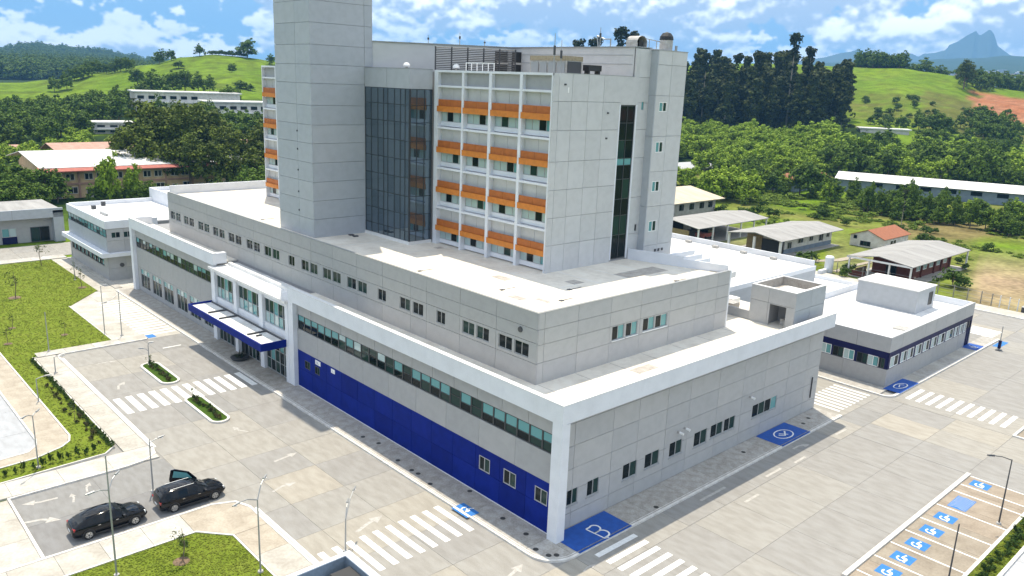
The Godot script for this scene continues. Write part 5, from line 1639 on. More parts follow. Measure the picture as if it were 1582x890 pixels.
	gable_wall(s, M["peach"], 10.45, 72.05, -196.0, -173.6, -190.0, 6.8, 9.2)
	gable_roof(s, "roof", M["white_tin"], 9.6, 73.0, -205.0, -172.6, -191.0, 7.25, 9.5, 0.15)
	var ev := begin()
	quad(ev, Vector3(9.3, 6.55, -170.9), Vector3(73.2, 6.55, -170.9), Vector3(73.2, 7.35, -173.4), Vector3(9.3, 7.35, -173.4), Vector3.UP)
	quad(ev, Vector3(9.3, 6.55, -170.9), Vector3(73.2, 6.55, -170.9), Vector3(73.2, 6.35, -170.9), Vector3(9.3, 6.35, -170.9), Vector3.BACK)
	put(s, "red_eave", ev.commit(), M["pink_red"], Vector3.ZERO)
	bx(s, "floor_band", M["pink_roof"], Vector3(10.3, 3.1, -173.5), Vector3(72.0, 3.5, -173.2))
	for i in 9:
		var x := 12.4 + i * 6.6
		for k in 2:
			window(s, [SIDE, -173.5], R(x + k * 2.6, x + k * 2.6 + 1.9, 4.1, 5.7), 2, [], ["glass_dark", "black"], "white_wall", 0.14, 0.0, 0.12)
		window(s, [SIDE, -173.5], R(x + 0.2, x + 1.6, 0.1, 2.1), 1, [], ["black"], "white_wall", 0.14, 0.0, 0.1, "door")
		window(s, [SIDE, -173.5], R(x + 2.9, x + 5.0, 1.0, 2.6), 2, [], ["glass_dark", "black"], "white_wall", 0.12, 0.0, 0.1)
	for i in 10:
		bx(s, "pilaster", M["pink_roof"], Vector3(11.0 + i * 6.6, 0, -173.5), Vector3(11.4 + i * 6.6, 6.3, -173.25))
	var s2 := thing("school_hall", "pinkish roofed school hall just behind the white roof of the peach building", "building", Vector3(48, 0, -216))
	bx(s2, "wall", M["peach"], Vector3(24, 0, -224), Vector3(80, 6.6, -206))
	gable_roof(s2, "roof", M["pink_roof"], 22, 82, -226, -205.2, -219, 6.9, 9.0, 0.2)
	var s3 := thing("side_shed", "low shed with pale pink roof at the left picture edge above the trees", "shed", Vector3(30, 0, -262))
	bx(s3, "wall", M["peach"], Vector3(8, -1, -270), Vector3(27.5, 3.2, -256))
	gable_roof(s3, "roof", M["pink_roof"], 6, 28, -272, -254, -263, 3.2, 5.0)
	var s4 := thing("side_house", "low peach house with a pale roof left of the peach school among trees", "house", Vector3(2, 0, -196))
	bx(s4, "wall", M["peach"], Vector3(-4, 0, -205), Vector3(7.5, 3.6, -192))
	gable_roof(s4, "roof", M["pink_roof"], -5, 8.2, -206, -191, -198, 3.6, 5.4)
	var tent := thing("blue_canopy", "small blue and white canopy among the trees left of the school", "canopy", Vector3(1.5, 0, -177))
	put(tent, "roof", prism(PackedVector2Array([Vector2(-1.5, -179), Vector2(3.8, -179), Vector2(3.8, -174), Vector2(-1.5, -174)]), 2.4, 2.55), mat("sky_sheet", Color(0.16, 0.42, 0.62), 0.5), Vector3.ZERO)
	for q in [[-1.2, -178.6], [3.4, -178.6], [-1.2, -174.4], [3.4, -174.4]]:
		bx(tent, "post", M["steel"], Vector3(q[0] - 0.06, 0, q[1] - 0.06), Vector3(q[0] + 0.06, 2.4, q[1] + 0.06))
	# white works below the hill
	factory("works_building", "long white works building with flat roofs below the green hill", 21.0, 402.0, 44.0, 17.0, 8.0, 10.0)
	factory("office_building", "white two storey office block with dark window rows right of the works", 24.6, 372.0, 34.0, 14.0, 8.0, 14.0)
	factory("depot_building", "small pale grey depot with open bays left of the works", 16.6, 350.0, 13.0, 10.0, 4.0, 6.0)
	factory("farm_shed", "low white farm shed on the pasture edge right of the dark grove", 67.0, 420.0, 21.0, 9.0, 2.0, 10.0)

func pol(az: float, d: float) -> Vector3:
	var t := deg_to_rad(az)
	var x := EYE.x + sin(t) * d
	var z := EYE.z - cos(t) * d
	return Vector3(x, terrain_y(x, z), z)

func factory(called: String, label: String, az: float, d: float, wd: float, dp: float, ht: float, turn: float):
	var p := pol(az, d)
	p.y -= 0.5
	var f := thing(called, label, "building", p)
	put(f, "wall", box_mesh(Vector3(wd, ht, dp)), M["white_wall"], p + Vector3(0, ht * 0.5, 0))
	put(f, "roof", box_mesh(Vector3(wd + 1.6, 0.5, dp + 1.6)), M["white_tin"], p + Vector3(0, ht + 0.25, 0))
	if ht > 3.0:
		put(f, "ledge", box_mesh(Vector3(wd + 2.4, 0.35, 2.2)), M["white_tin"], p + Vector3(0, ht * 0.48, dp * 0.5 + 0.9))
		var n := int(wd / 4.2)
		for i in n:
			for k in 2:
				if called == "works_building" and k == 1 and i > n / 2:
					continue
				put(f, "window", box_mesh(Vector3(2.6, ht * 0.17, 0.2)), M["glass_dark"], p + Vector3(-wd * 0.5 + (i + 0.5) * wd / n, ht * (0.24 + 0.5 * k), dp * 0.5 + 0.05))
	f.rotation.y = deg_to_rad(-az + turn)

# ---------------------------------------------------------------- distant town and mountains
func mountain(called: String, outline: Array, d: float, deep: float, sd: int):
	# outline: azimuth and crest height; a ridge with real depth
	var st := begin()
	var nz := FastNoiseLite.new()
	nz.seed = sd
	nz.frequency = 0.0022
	nz.fractal_octaves = 4
	var na := 150
	var nr := 14
	var a0: float = outline[0][0]
	var a1: float = outline[outline.size() - 1][0]
	var grid := []
	for i in na + 1:
		var az := lerpf(a0, a1, float(i) / na)
		var top := 0.0
		for k in outline.size() - 1:
			if az >= outline[k][0] - 0.001 and az <= outline[k + 1][0] + 0.001:
				top = lerpf(outline[k][1], outline[k + 1][1], (az - outline[k][0]) / (outline[k + 1][0] - outline[k][0]))
		var row := []
		for j in nr + 1:
			var t := float(j) / nr * 2.0 - 1.0
			var q := d + t * deep
			var r := deg_to_rad(az)
			var p := Vector3(EYE.x + sin(r) * q, 0, EYE.z - cos(r) * q)
			var f := pow(1.0 - absf(t), 1.25)
			p.y = top * f + nz.get_noise_2d(p.x, p.z) * top * 0.28 * f * (1.0 - f) * 2.0
			row.append(p)
		grid.append(row)
	for i in na:
		for j in nr:
			quad(st, grid[i][j], grid[i + 1][j], grid[i + 1][j + 1], grid[i][j + 1], Vector3.UP)
	var o := put(self, called, st.commit(), M["far_rock"], Vector3.ZERO)
	o.set_meta("kind", "structure")

func make_far_hills():
	mountain("mountain", [[60.0, 120.0], [61.2, 251.0], [63.0, 287.0], [63.9, 318.0], [64.4, 326.0], [64.9, 345.0], [65.5, 312.0], [66.0, 280.0], [66.5, 262.0], [67.5, 240.0], [70.0, 120.0]], 6300.0, 900.0, 4)
	mountain("mountain", [[65.0, 180.0], [66.5, 270.0], [67.2, 303.0], [67.65, 337.0], [67.95, 367.0], [68.35, 342.0], [68.65, 366.0], [69.2, 373.0], [69.8, 396.0], [69.95, 433.0], [70.4, 460.0], [70.8, 503.0], [71.25, 537.0], [71.4, 509.0], [71.55, 506.0], [71.95, 549.0], [72.2, 515.0], [72.5, 430.0], [73.2, 366.0], [75.0, 330.0], [79.0, 180.0]], 7200.0, 950.0, 9)
	# distant town: hundreds of tiny houses on the slope
	var mm := MultiMesh.new()
	mm.transform_format = MultiMesh.TRANSFORM_3D
	mm.use_colors = true
	mm.mesh = box_mesh(Vector3(1, 1, 1))
	var n := 900
	mm.instance_count = n
	for i in n:
		var az := rng.randf_range(66.5, 76.5)
		var d := rng.randf_range(2300.0, 3600.0)
		if rng.randf() < 0.25:
			d = rng.randf_range(1700.0, 2600.0)
		var p := pol(az, d)
		var s := Vector3(rng.randf_range(8, 24), rng.randf_range(4, 12), rng.randf_range(8, 16))
		mm.set_instance_transform(i, Transform3D(Basis(Vector3.UP, rng.randf() * PI).scaled_local(s), p + Vector3(0, s.y * 0.4, 0)))
		var c: Color = [Color(0.7, 0.7, 0.7), Color(0.55, 0.5, 0.46), Color(0.42, 0.24, 0.18), Color(0.35, 0.36, 0.38)][rng.randi() % 4]
		mm.set_instance_color(i, c)
	var o := MultiMeshInstance3D.new()
	o.name = "distant_town"
	o.multimesh = mm
	var tm := mat("town_wall", Color(1, 1, 1), 0.9)
	tm.vertex_color_use_as_albedo = true
	o.material_override = tm
	add_child(o)
	o.set_meta("kind", "stuff")
	o.set_meta("label", "hazy distant town of pale houses spread below the blue mountains")
	o.set_meta("category", "town")

# ---------------------------------------------------------------- things in the yard
func lamp(called: String, label: String, at: Vector3, h: float, arms: Array, group := "street lamps round the hospital yard", lean := Vector3.ZERO, metal := "steel"):
	# arms: [angle, reach, rise] of each lamp arm
	var t := thing(called, label, "street lamp", at, group)
	var st := begin()
	add_tube(st, Vector3.ZERO, Vector3(0, h, 0) + lean, 0.06, 0.038, 8)
	put(t, "pole", st.commit(), M[metal], at)
	st = begin()
	add_lathe(st, Vector3.ZERO, [Vector2(0.0, 0.14), Vector2(0.16, 0.12), Vector2(0.2, 0.0)], 10)
	put(t, "base", st.commit(), M["equipment"], at)
	for a in arms:
		var d := Vector3(cos(a[0]), 0, sin(a[0]))
		var y: float = h * (a[3] if a.size() > 3 else 0.99)
		var p0 := Vector3(0, y, 0) + lean * (y / h)
		var p1: Vector3 = p0 + d * a[1] * 0.55 + Vector3(0, a[2] * 0.8, 0)
		var p2: Vector3 = p0 + d * a[1] + Vector3(0, a[2], 0)
		st = begin()
		add_tube(st, p0, p1, 0.038, 0.034, 6)
		add_tube(st, p1, p2, 0.034, 0.03, 6)
		put(t, "arm", st.commit(), M[metal], at)
		st = begin()
		var q: Vector3 = p2 + d * 0.48 + Vector3(0, 0.02, 0)
		add_tube(st, p2 - d * 0.05, q, 0.075, 0.045, 6)
		var hd := put(t, "lamp_head", st.commit(), M["dark_steel"] if metal == "dark_steel" else M["steel"], at)
		put(hd, "lens", box_mesh(Vector3(0.16, 0.02, 0.16)), M["lamp_glass"], at + (p2 + q) * 0.5 + Vector3(0, -0.07, 0))
	return t

func make_yard_objects():
	lamp("street_lamp", "slim street lamp pole on the white plaza, nearer the lawn of the two there", Vector3(-9.35, 0, -63.75), 5.8, [[-0.3, 0.3, 0.05]])
	lamp("street_lamp", "slim street lamp on the white plaza with one curved arm over the lawn side", Vector3(-7.95, 0, -62.3), 5.2, [[2.6, 1.9, -0.5, 0.96]])
	lamp("street_lamp", "short lamp post on the pale pavement beside the top of the hedge", Vector3(-17.0, 0.1, -53.4), 1.7, [[0.2, 0.5, 0.05]])
	lamp("street_lamp", "short twin armed lamp standing at the far end of the upper planted island", Vector3(-8.9, 0, -50.6), 2.2, [[3.6, 0.5, 0.35, 0.7], [0.3, 0.1, 0.3]])
	lamp("street_lamp", "low lamp with one white arm on the narrow lawn strip left of the hedge", Vector3(-20.1, 0, -46.5), 2.3, [[0.0, 0.8, 0.15]])
	lamp("street_lamp", "twin armed lamp post at the tip of the left lawn strip", Vector3(-23.3, 0.05, -32.6), 4.3, [[2.4, 0.8, 0.3], [-0.9, 0.6, 0.1]])
	lamp("street_lamp", "dark single armed lamp post behind the two black cars", Vector3(-17.9, 0, -23.7), 4.15, [[-0.2, 0.7, 0.2, 0.92]], "street lamps round the hospital yard", Vector3.ZERO, "steel")
	lamp("street_lamp", "tall twin armed lamp post before the fastback car, cut by the bottom edge", Vector3(-23.2, 0, -14.65), 8.0, [[2.9, 0.9, 0.25, 0.72], [-0.8, 0.9, 0.55, 0.72]])
	lamp("street_lamp", "twin armed lamp with V shaped arms at the corner of the near lawn", Vector3(-16.4, 0.05, -9.5), 5.0, [[2.75, 1.55, 0.55], [-0.75, 1.1, 0.85]])
	lamp("street_lamp", "dark lamp post with one arm at the upper end of the disabled bays", Vector3(27.44, 0, 18.53), 5.15, [[3.9, 1.35, 0.3]], "street lamps round the hospital yard", Vector3.ZERO, "dark_steel")
	lamp("street_lamp", "dark lamp pole without arm at the lower end of the disabled bays", Vector3(15.0, 0, 19.3), 5.0, [], "street lamps round the hospital yard", Vector3.ZERO, "dark_steel")
	lamp("street_lamp", "thin grey gooseneck lamp bowed over the lower zebra crossing", Vector3(-11.16, 0, -8.23), 2.4, [[-0.9, 0.9, 0.65], [-0.75, 1.9, 1.0]], "", Vector3(0.05, 0, 0))
	lamp("street_lamp", "slender grey pole on the wing path before the two storey wing", Vector3(-5.0, 0, -92.0), 4.6, [])
	lamp("street_lamp", "thin pole at the corner of the far crossing path and the lawn", Vector3(-15.8, 0.07, -60.9), 4.4, [])
	# signpost by the annex
	var sp := thing("sign_post", "thin steel post with dark navy foot panel in the yard right of the annex", "post", Vector3(74.3, 0, 4.25))
	var st := begin()
	add_tube(st, Vector3.ZERO, Vector3(0, 3.1, 0), 0.06, 0.05, 8)
	put(sp, "pole", st.commit(), M["steel"], Vector3(74.3, 0, 4.25))
	bx(sp, "foot_panel", M["navy"], Vector3(74.15, 0.25, 4.1), Vector3(74.5, 1.25, 4.4))
	bx(sp, "base", M["dark_steel"], Vector3(73.9, 0, 3.95), Vector3(74.7, 0.08, 4.55))
	# planted islands
	for q in [[-9.8, -8.1, -51.0, -44.0, "upper grassy traffic island with white kerb and shrub row before the entrance"], [-9.7, -8.15, -39.4, -32.3, "lower grassy traffic island with white kerb and shrub row below the crossing"]]:
		var cx: float = (q[0] + q[1]) * 0.5
		var r: float = (q[1] - q[0]) * 0.5
		var at := Vector3(cx, 0, (q[2] + q[3]) * 0.5)
		var isl := thing("traffic_island", q[4], "traffic island", at)
		var outline := []
		outline += arc(Vector2(cx, q[2] + r), r, 180, 360, 10)
		outline += arc(Vector2(cx, q[3] - r), r, 0, 180, 10)
		put(isl, "lawn", prism(PackedVector2Array(outline), 0.0, 0.1), M["island_lawn"], Vector3.ZERO)
		outline.append(outline[0])
		st = begin()
		add_ribbon(st, outline, 0.22, 0.0, 0.16)
		put(isl, "kerb", st.commit(), M["kerb"], Vector3.ZERO)
	# guard booth seen from above: flat white parapet round a sunken dark roof
	var b := thing("guard_booth", "white walled guard booth roof with sunken dark grey deck at the bottom edge", "booth", Vector3(-15.4, 0, -2.6))
	var x0 := -17.6
	var x1 := -13.3
	var z0 := -4.2
	var z1 := 2.0
	bx(b, "wall", M["white"], Vector3(x0, 0, z0), Vector3(x1, 2.0, z1))
	bx(b, "deck", M["shed_blue"], Vector3(x0 + 0.22, 2.0, z0 + 0.22), Vector3(x1 - 0.22, 2.06, z1 - 0.22))
	bx(b, "parapet", M["white"], Vector3(x0, 2.0, z0), Vector3(x1, 2.95, z0 + 0.32))
	bx(b, "parapet", M["white"], Vector3(x1 - 0.45, 2.0, z0 + 0.32), Vector3(x1, 2.95, z1))
	bx(b, "parapet", M["white"], Vector3(x0, 2.0, z0 + 0.32), Vector3(x0 + 0.22, 2.95, z1))
	for q in [[x0 + 0.22, x1 - 0.45, z0 + 0.322, z0 + 0.35]]:
		bx(b, "parapet_lining", M["shed_blue"], Vector3(q[0], 2.06, q[2]), Vector3(q[1], 2.9, q[3]))
	bx(b, "parapet_lining", M["shed_blue"], Vector3(x1 - 0.48, 2.06, z0 + 0.35), Vector3(x1 - 0.452, 2.9, z1))
	var un := thing("roof_unit", "black rounded cooling unit on the sunken deck of the guard booth", "cooling unit", Vector3(-14.5, 2.06, -2.4))
	var cs := BoxMesh.new()
	st = begin()
	var pr := [Vector2(-0.75, 0.0), Vector2(-0.75, 0.42), Vector2(-0.62, 0.55), Vector2(0.62, 0.55), Vector2(0.75, 0.42), Vector2(0.75, 0.0)]
	for i in pr.size() - 1:
		quad(st, Vector3(pr[i].x, pr[i].y, -0.95), Vector3(pr[i + 1].x, pr[i + 1].y, -0.95), Vector3(pr[i + 1].x, pr[i + 1].y, 0.95), Vector3(pr[i].x, pr[i].y, 0.95), Vector3(pr[i].x + pr[i + 1].x, pr[i].y + pr[i + 1].y, 0))
	for z in [-0.95, 0.95]:
		for i in range(1, pr.size() - 1):
			tri(st, Vector3(pr[0].x, pr[0].y, z), Vector3(pr[i].x, pr[i].y, z), Vector3(pr[i + 1].x, pr[i + 1].y, z), Vector3(0, 0, z))
	put(un, "casing", st.commit(), M["car_trim"], Vector3(-14.5, 2.06, -2.3))
	st = begin()
	add_tube(st, Vector3(-0.9, 0.1, -0.7), Vector3(-1.1, 0.5, -0.75), 0.07, 0.07, 6)
	add_tube(st, Vector3(-1.1, 0.5, -0.75), Vector3(-1.3, 0.1, -0.4), 0.07, 0.07, 6)
	put(un, "hose", st.commit(), M["black"], Vector3(-14.5, 2.06, -2.3))
	# dark planter at the entrance doors
	var pl := thing("entrance_planter", "dark low planter of spiky plants by the entrance doors under the canopy", "planter", Vector3(-0.9, 0.12, -46.6))
	st = begin()
	add_lathe(st, Vector3.ZERO, [Vector2(0.0, 0.02), Vector2(0.8, 0.02), Vector2(1.0, 0.3), Vector2(0.85, 0.3), Vector2(0.0, 0.22)], 14)
	put(pl, "bowl", st.commit(), M["dark_steel"], Vector3(-0.9, 0.12, -46.6))
	st = begin()
	var rr := RandomNumberGenerator.new()
	rr.seed = 4
	for i in 60:
		var t := rr.randf() * TAU
		var e := Vector3(cos(t), 0, sin(t))
		var s := Vector3(-e.z, 0, e.x) * 0.05
		st.set_color(Color(0.05, 0.07, 0.03))
		tri(st, e * 0.2 + s + Vector3(0, 0.2, 0), e * 0.2 - s + Vector3(0, 0.2, 0), e * rr.randf_range(0.5, 1.1) + Vector3(0, rr.randf_range(0.4, 0.9), 0), (e + Vector3.UP).normalized())
	put(pl, "leaves", st.commit(), M["leaf"], Vector3(-0.9, 0.12, -46.6))
	# wire fence beyond the annex
	var fz := [-34.0, -29.0, -24.5, -20.0, -16.0, -12.2, -9.76, -7.65, -5.64, -4.1, -2.95, -1.65, -0.47, 1.2, 2.8, 4.6, 6.4, 8.2]
	var f := thing("wire_fence", "low wire fence on thin weathered posts between the annex pavement and bare earth", "fence", Vector3(98.6, 0, -12))
	for i in fz.size():
		var z: float = fz[i]
		var p := Vector3(99.4 - 1.6 * smoothstep(-16.0, 2.0, z), 0, z)
		st = begin()
		add_tube(st, Vector3.ZERO, Vector3(0, 1.9, 0), 0.09, 0.08, 6)
		put(f, "post", st.commit(), M["fence_post"] if i < 10 else M["white_cap"], p)
		if i > 0:
			var z2: float = fz[i - 1]
			var p2 := Vector3(99.4 - 1.6 * smoothstep(-16.0, 2.0, z2), 0, z2)
			for y in [0.5, 1.1, 1.75]:
				st = begin()
				add_tube(st, Vector3(0, y, 0), p2 - p + Vector3(0, y, 0), 0.022, 0.022, 4, false)
				put(f, "wire", st.commit(), M["steel"], p)
	# white stub tower behind the annex
	var wt := thing("white_pier", "stout white round topped pier behind the annex rear part", "pier", Vector3(98.7, 0, -30.2))
	st = begin()
	add_lathe(st, Vector3.ZERO, [Vector2(0.75, 0.0), Vector2(0.75, 2.6), Vector2(0.55, 2.85), Vector2(0.0, 2.9)], 14)
	put(wt, "shaft", st.commit(), M["white"], Vector3(98.7, 0, -30.2))
	bx(wt, "side_wall", M["white"], Vector3(95.4, 0, -30.5), Vector3(97.95, 0.7, -29.9))
	for q in [[[Vector2(104, -37), Vector2(110, -34), Vector2(116, -33.5), Vector2(125, -32)], 1.6], [[Vector2(100, -29.5), Vector2(106, -30), Vector2(114, -29.6)], 1.0]]:
		var gp := setting("garden_path")
		ribbon(gp, "path_slab", M["stone"], q[0], q[1], -0.06, 0.05)
	var wm := thing("water_meter_box", "small grey meter box on the far right yard edge", "box", Vector3(98.0, 0, 0.5))
	bx(wm, "box", M["dark_steel"], Vector3(97.6, 0, 0.1), Vector3(98.5, 0.8, 0.9))
	bx(wm, "lid", M["equipment"], Vector3(97.55, 0.8, 0.05), Vector3(98.55, 0.88, 0.95))

# ---------------------------------------------------------------- cars
func make_car(called: String, label: String, x: float, z: float, wagon: bool, open_door: bool):
	var at := Vector3(x, 0, z)
	var t := thing(called, label, "car", at, "black cars in the dark bay")
	# stations: x, bottom, belt, top, half width at belt, half width at roof edge
	var S := [
		[-2.34, 0.38, 0.74, 0.80, 0.70, 0.60], [-2.24, 0.26, 0.90, 1.00, 0.82, 0.70], [-1.98, 0.22, 0.98, 1.10, 0.88, 0.72],
		[-1.55, 0.20, 0.98, 1.30, 0.90, 0.67], [-1.05, 0.20, 0.97, 1.44, 0.905, 0.65], [-0.35, 0.20, 0.96, 1.50, 0.91, 0.65],
		[0.30, 0.20, 0.95, 1.47, 0.91, 0.64], [0.72, 0.20, 0.94, 1.28, 0.91, 0.66], [1.16, 0.20, 0.93, 1.02, 0.905, 0.74],
		[1.70, 0.21, 0.89, 0.95, 0.88, 0.70], [2.12, 0.25, 0.78, 0.84, 0.80, 0.62], [2.30, 0.33, 0.62, 0.68, 0.68, 0.54], [2.38, 0.40, 0.52, 0.55, 0.56, 0.45]]
	if wagon:
		S[1] = [-2.26, 0.28, 0.96, 1.22, 0.84, 0.66]
		S[2] = [-2.02, 0.24, 0.99, 1.46, 0.89, 0.66]
		S[3] = [-1.55, 0.22, 0.99, 1.53, 0.91, 0.66]
		S[4] = [-1.05, 0.22, 0.98, 1.56, 0.915, 0.66]
		S[5] = [-0.35, 0.22, 0.97, 1.58, 0.92, 0.66]
	var ring := func(s: Array) -> Array:
		var w: float = s[4]
		var half := [Vector2(w * 0.82, s[1]), Vector2(w * 0.97, s[1] + 0.12), Vector2(w * 1.0, lerpf(s[1], s[2], 0.55)), Vector2(w * 0.985, lerpf(s[1], s[2], 0.85)), Vector2(w * 0.94, s[2]), Vector2(s[5] + 0.02, s[3] - 0.06), Vector2(s[5] * 0.82, s[3] - 0.012), Vector2(0.0, s[3])]
		var out := []
		for p in half:
			out.append(Vector3(s[0], p.y, p.x))
		for i in range(half.size() - 2, -1, -1):
			out.append(Vector3(s[0], half[i].y, -half[i].x))
		return out
	var st := begin()
	st.set_smooth_group(0)
	var rs := []
	for s in S:
		rs.append(ring.call(s))
	var n: int = rs[0].size()
	for i in rs.size() - 1:
		for j in n:
			var k := (j + 1) % n
			var mid: Vector3 = (rs[i][j] + rs[i + 1][k]) * 0.5
			var out := Vector3(0, mid.y - 0.7, mid.z)
			var a: Vector3 = rs[i][j]
			var b: Vector3 = rs[i][k]
			var c: Vector3 = rs[i + 1][k]
			var d: Vector3 = rs[i + 1][j]
			var nn := (b - a).cross(c - a)
			if nn.dot(out) > 0.0:
				for v in [a, c, b, a, d, c]:
					st.add_vertex(v)
			else:
				for v in [a, b, c, a, c, d]:
					st.add_vertex(v)
	for e in [0, rs.size() - 1]:
		for j in range(1, n - 1):
			var a: Vector3 = rs[e][0]
			var b: Vector3 = rs[e][j]
			var c: Vector3 = rs[e][j + 1]
			var want := Vector3.LEFT if e == 0 else Vector3.RIGHT
			if (b - a).cross(c - a).dot(want) > 0.0:
				st.add_vertex(a); st.add_vertex(c); st.add_vertex(b)
			else:
				st.add_vertex(a); st.add_vertex(b); st.add_vertex(c)
	st.index()
	st.generate_normals()
	put(t, "body", st.commit(), M["car_black"], at)
	# glass: strips of the same surface lifted a little
	var lift := func(i: int, f: float, j0: int, j1: int, g: float) -> Vector3:
		var i2 := mini(i + 1, rs.size() - 1)
		var p: Vector3 = rs[i][j0].lerp(rs[i2][j0], f)
		var q: Vector3 = rs[i][j1].lerp(rs[i2][j1], f)
		return p.lerp(q, g)
	for side in 2:
		var jb := 4 if side == 0 else n - 5
		var jt := 5 if side == 0 else n - 6
		var up := Vector3(0, 0.006, 0.012 if side == 0 else -0.012)
		for q in [[3 if not wagon else 2, 0.25, 4, 0.9], [5, 0.05, 5, 0.9], [6, 0.0, 7, 0.45]]:
			st = begin()
			var ia: int = q[0]
			while ia <= q[2]:
				var f0: float = q[1] if ia == q[0] else 0.0
				var f1: float = q[3] if ia == q[2] else 1.0
				quad(st, lift.call(ia, f0, jb, jt, 0.14) + up, lift.call(ia, f1, jb, jt, 0.14) + up, lift.call(ia, f1, jb, jt, 0.88) + up, lift.call(ia, f0, jb, jt, 0.88) + up, Vector3(0, 0.4, up.z * 100.0))
				ia += 1
			put(t, "side_window", st.commit(), M["car_glass"], at)
	st = begin()
	var rise := Vector3(0.005, 0.012, 0)
	for j in range(5, n - 6):
		for i in [6, 7]:
			var f0 := 0.15 if i == 6 else 0.0
			var f1 := 1.0 if i == 6 else 0.9
			quad(st, lift.call(i, f0, j, j, 0) + rise, lift.call(i, f1, j, j, 0) + rise, lift.call(i, f1, j + 1, j + 1, 0) + rise, lift.call(i, f0, j + 1, j + 1, 0) + rise, Vector3.UP)
	put(t, "windscreen", st.commit(), M["car_glass"], at)
	st = begin()
	rise = Vector3(-0.012, 0.008, 0)
	for j in range(5, n - 6):
		var i0 := 1 if wagon else 2
		quad(st, lift.call(i0, 0.15, j, j, 0) + rise, lift.call(i0, 0.92, j, j, 0) + rise, lift.call(i0, 0.92, j + 1, j + 1, 0) + rise, lift.call(i0, 0.15, j + 1, j + 1, 0) + rise, Vector3(-1, 1, 0))
	put(t, "rear_window", st.commit(), M["car_glass"], at)
	# roof bars, sills, lights, handles, plate
	for s in [-1.0, 1.0]:
		st = begin()
		var y := 1.60 if wagon else 1.515
		add_tube(st, Vector3(-1.5, y - 0.04, s * 0.52), Vector3(0.15, y - 0.03, s * 0.52), 0.022, 0.022, 6)
		put(t, "roof_bar", st.commit(), M["chrome"] if wagon else M["car_trim"], at)
		put(t, "sill", box_mesh(Vector3(2.1, 0.1, 0.05)), M["car_trim"], at + Vector3(0, 0.27, s * 0.9))
		put(t, "headlight", box_mesh(Vector3(0.34, 0.15, 0.2)), M["head_glass"], at + Vector3(2.05, 0.69, s * 0.66))
		put(t, "tail_light", box_mesh(Vector3(0.12, 0.16, 0.3)), M["tail_red"], at + Vector3(-2.22 if not wagon else -2.26, 0.86, s * 0.66))
		for dx in [-0.75, 0.35]:
			put(t, "door_handle", box_mesh(Vector3(0.17, 0.03, 0.04)), M["chrome"], at + Vector3(dx, 0.84, s * 0.915))
		put(t, "mirror", box_mesh(Vector3(0.12, 0.13, 0.2)), M["car_black"], at + Vector3(0.78, 1.0, s * 1.0))
		for dx in [-1.42, 1.46]:
			var wn := Node3D.new()
			st = begin()
			add_tube(st, Vector3(0, 0, -0.11 * s), Vector3(0, 0, 0.11 * s), 0.335, 0.33, 20)
			var c := at + Vector3(dx, 0.335, s * 0.825)
			var ty := put(t, "wheel", st.commit(), M["tyre"], c)
			st = begin()
			for i in 5:
				var an := TAU * i / 5.0 + 0.3
				var e := Vector3(cos(an), sin(an), 0)
				var e2 := Vector3(-e.y, e.x, 0)
				quad(st, e2 * 0.045, -e2 * 0.045, e * 0.215 - e2 * 0.075, e * 0.215 + e2 * 0.075, Vector3(0, 0, s))
			var rp := arc(Vector2.ZERO, 0.225, 0, 360, 20)
			for i in 20:
				var a: Vector2 = rp[i]
				var b: Vector2 = rp[i + 1]
				quad(st, Vector3(a.x, a.y, 0), Vector3(b.x, b.y, 0), Vector3(b.x, b.y, 0) * 0.84, Vector3(a.x, a.y, 0) * 0.84, Vector3(0, 0, s))
			put(ty, "rim", st.commit(), M["rim"], c + Vector3(0, 0, s * 0.118))
			st = begin()
			var ap := arc(Vector2.ZERO, 0.4, 0, 180, 12)
			for i in 12:
				var a: Vector2 = ap[i]
				var b: Vector2 = ap[i + 1]
				quad(st, Vector3(a.x, a.y, 0), Vector3(b.x, b.y, 0), Vector3(b.x, b.y, 0) * 0.84, Vector3(a.x, a.y, 0) * 0.84, Vector3(0, 0, s))
			put(t, "wheel_arch", st.commit(), M["car_trim"], Vector3(c.x, c.y, at.z + s * 0.915))
			wn.free()
	put(t, "number_plate", box_mesh(Vector3(0.03, 0.11, 0.42)), M["sign_white"], at + Vector3(-2.345, 0.62, 0))
	put(t, "grille", box_mesh(Vector3(0.05, 0.16, 0.7)), M["car_trim"], at + Vector3(2.36, 0.47, 0))
	if open_door:
		# far side door swung open, hinged at its front edge, window frame and glass
		var hinge := at + Vector3(0.95, 0.3, -0.93)
		st = begin()
		var ang := deg_to_rad(38.0)
		var d := Vector3(-cos(ang), 0, -sin(ang))
		var nrm := Vector3(-sin(ang), 0, cos(ang)) * 0.05
		var o := [Vector2(0, 0), Vector2(1.9, 0.05), Vector2(2.0, 0.7), Vector2(1.85, 1.42), Vector2(1.55, 1.5), Vector2(0.6, 1.32), Vector2(0.05, 0.8)]
		for i in range(1, o.size() - 1):
			for s in [1.0, -1.0]:
				tri(st, d * o[0].x + Vector3(0, o[0].y, 0) + nrm * s, d * o[i].x + Vector3(0, o[i].y, 0) + nrm * s, d * o[i + 1].x + Vector3(0, o[i + 1].y, 0) + nrm * s, nrm.normalized() * s)
		for i in o.size():
			var a: Vector2 = o[i]
			var b: Vector2 = o[(i + 1) % o.size()]
			quad(st, d * a.x + Vector3(0, a.y, 0) + nrm, d * b.x + Vector3(0, b.y, 0) + nrm, d * b.x + Vector3(0, b.y, 0) - nrm, d * a.x + Vector3(0, a.y, 0) - nrm)
		var dr := put(t, "open_door", st.commit(), M["car_black"], hinge)
		st = begin()
		var nn := nrm * 1.12
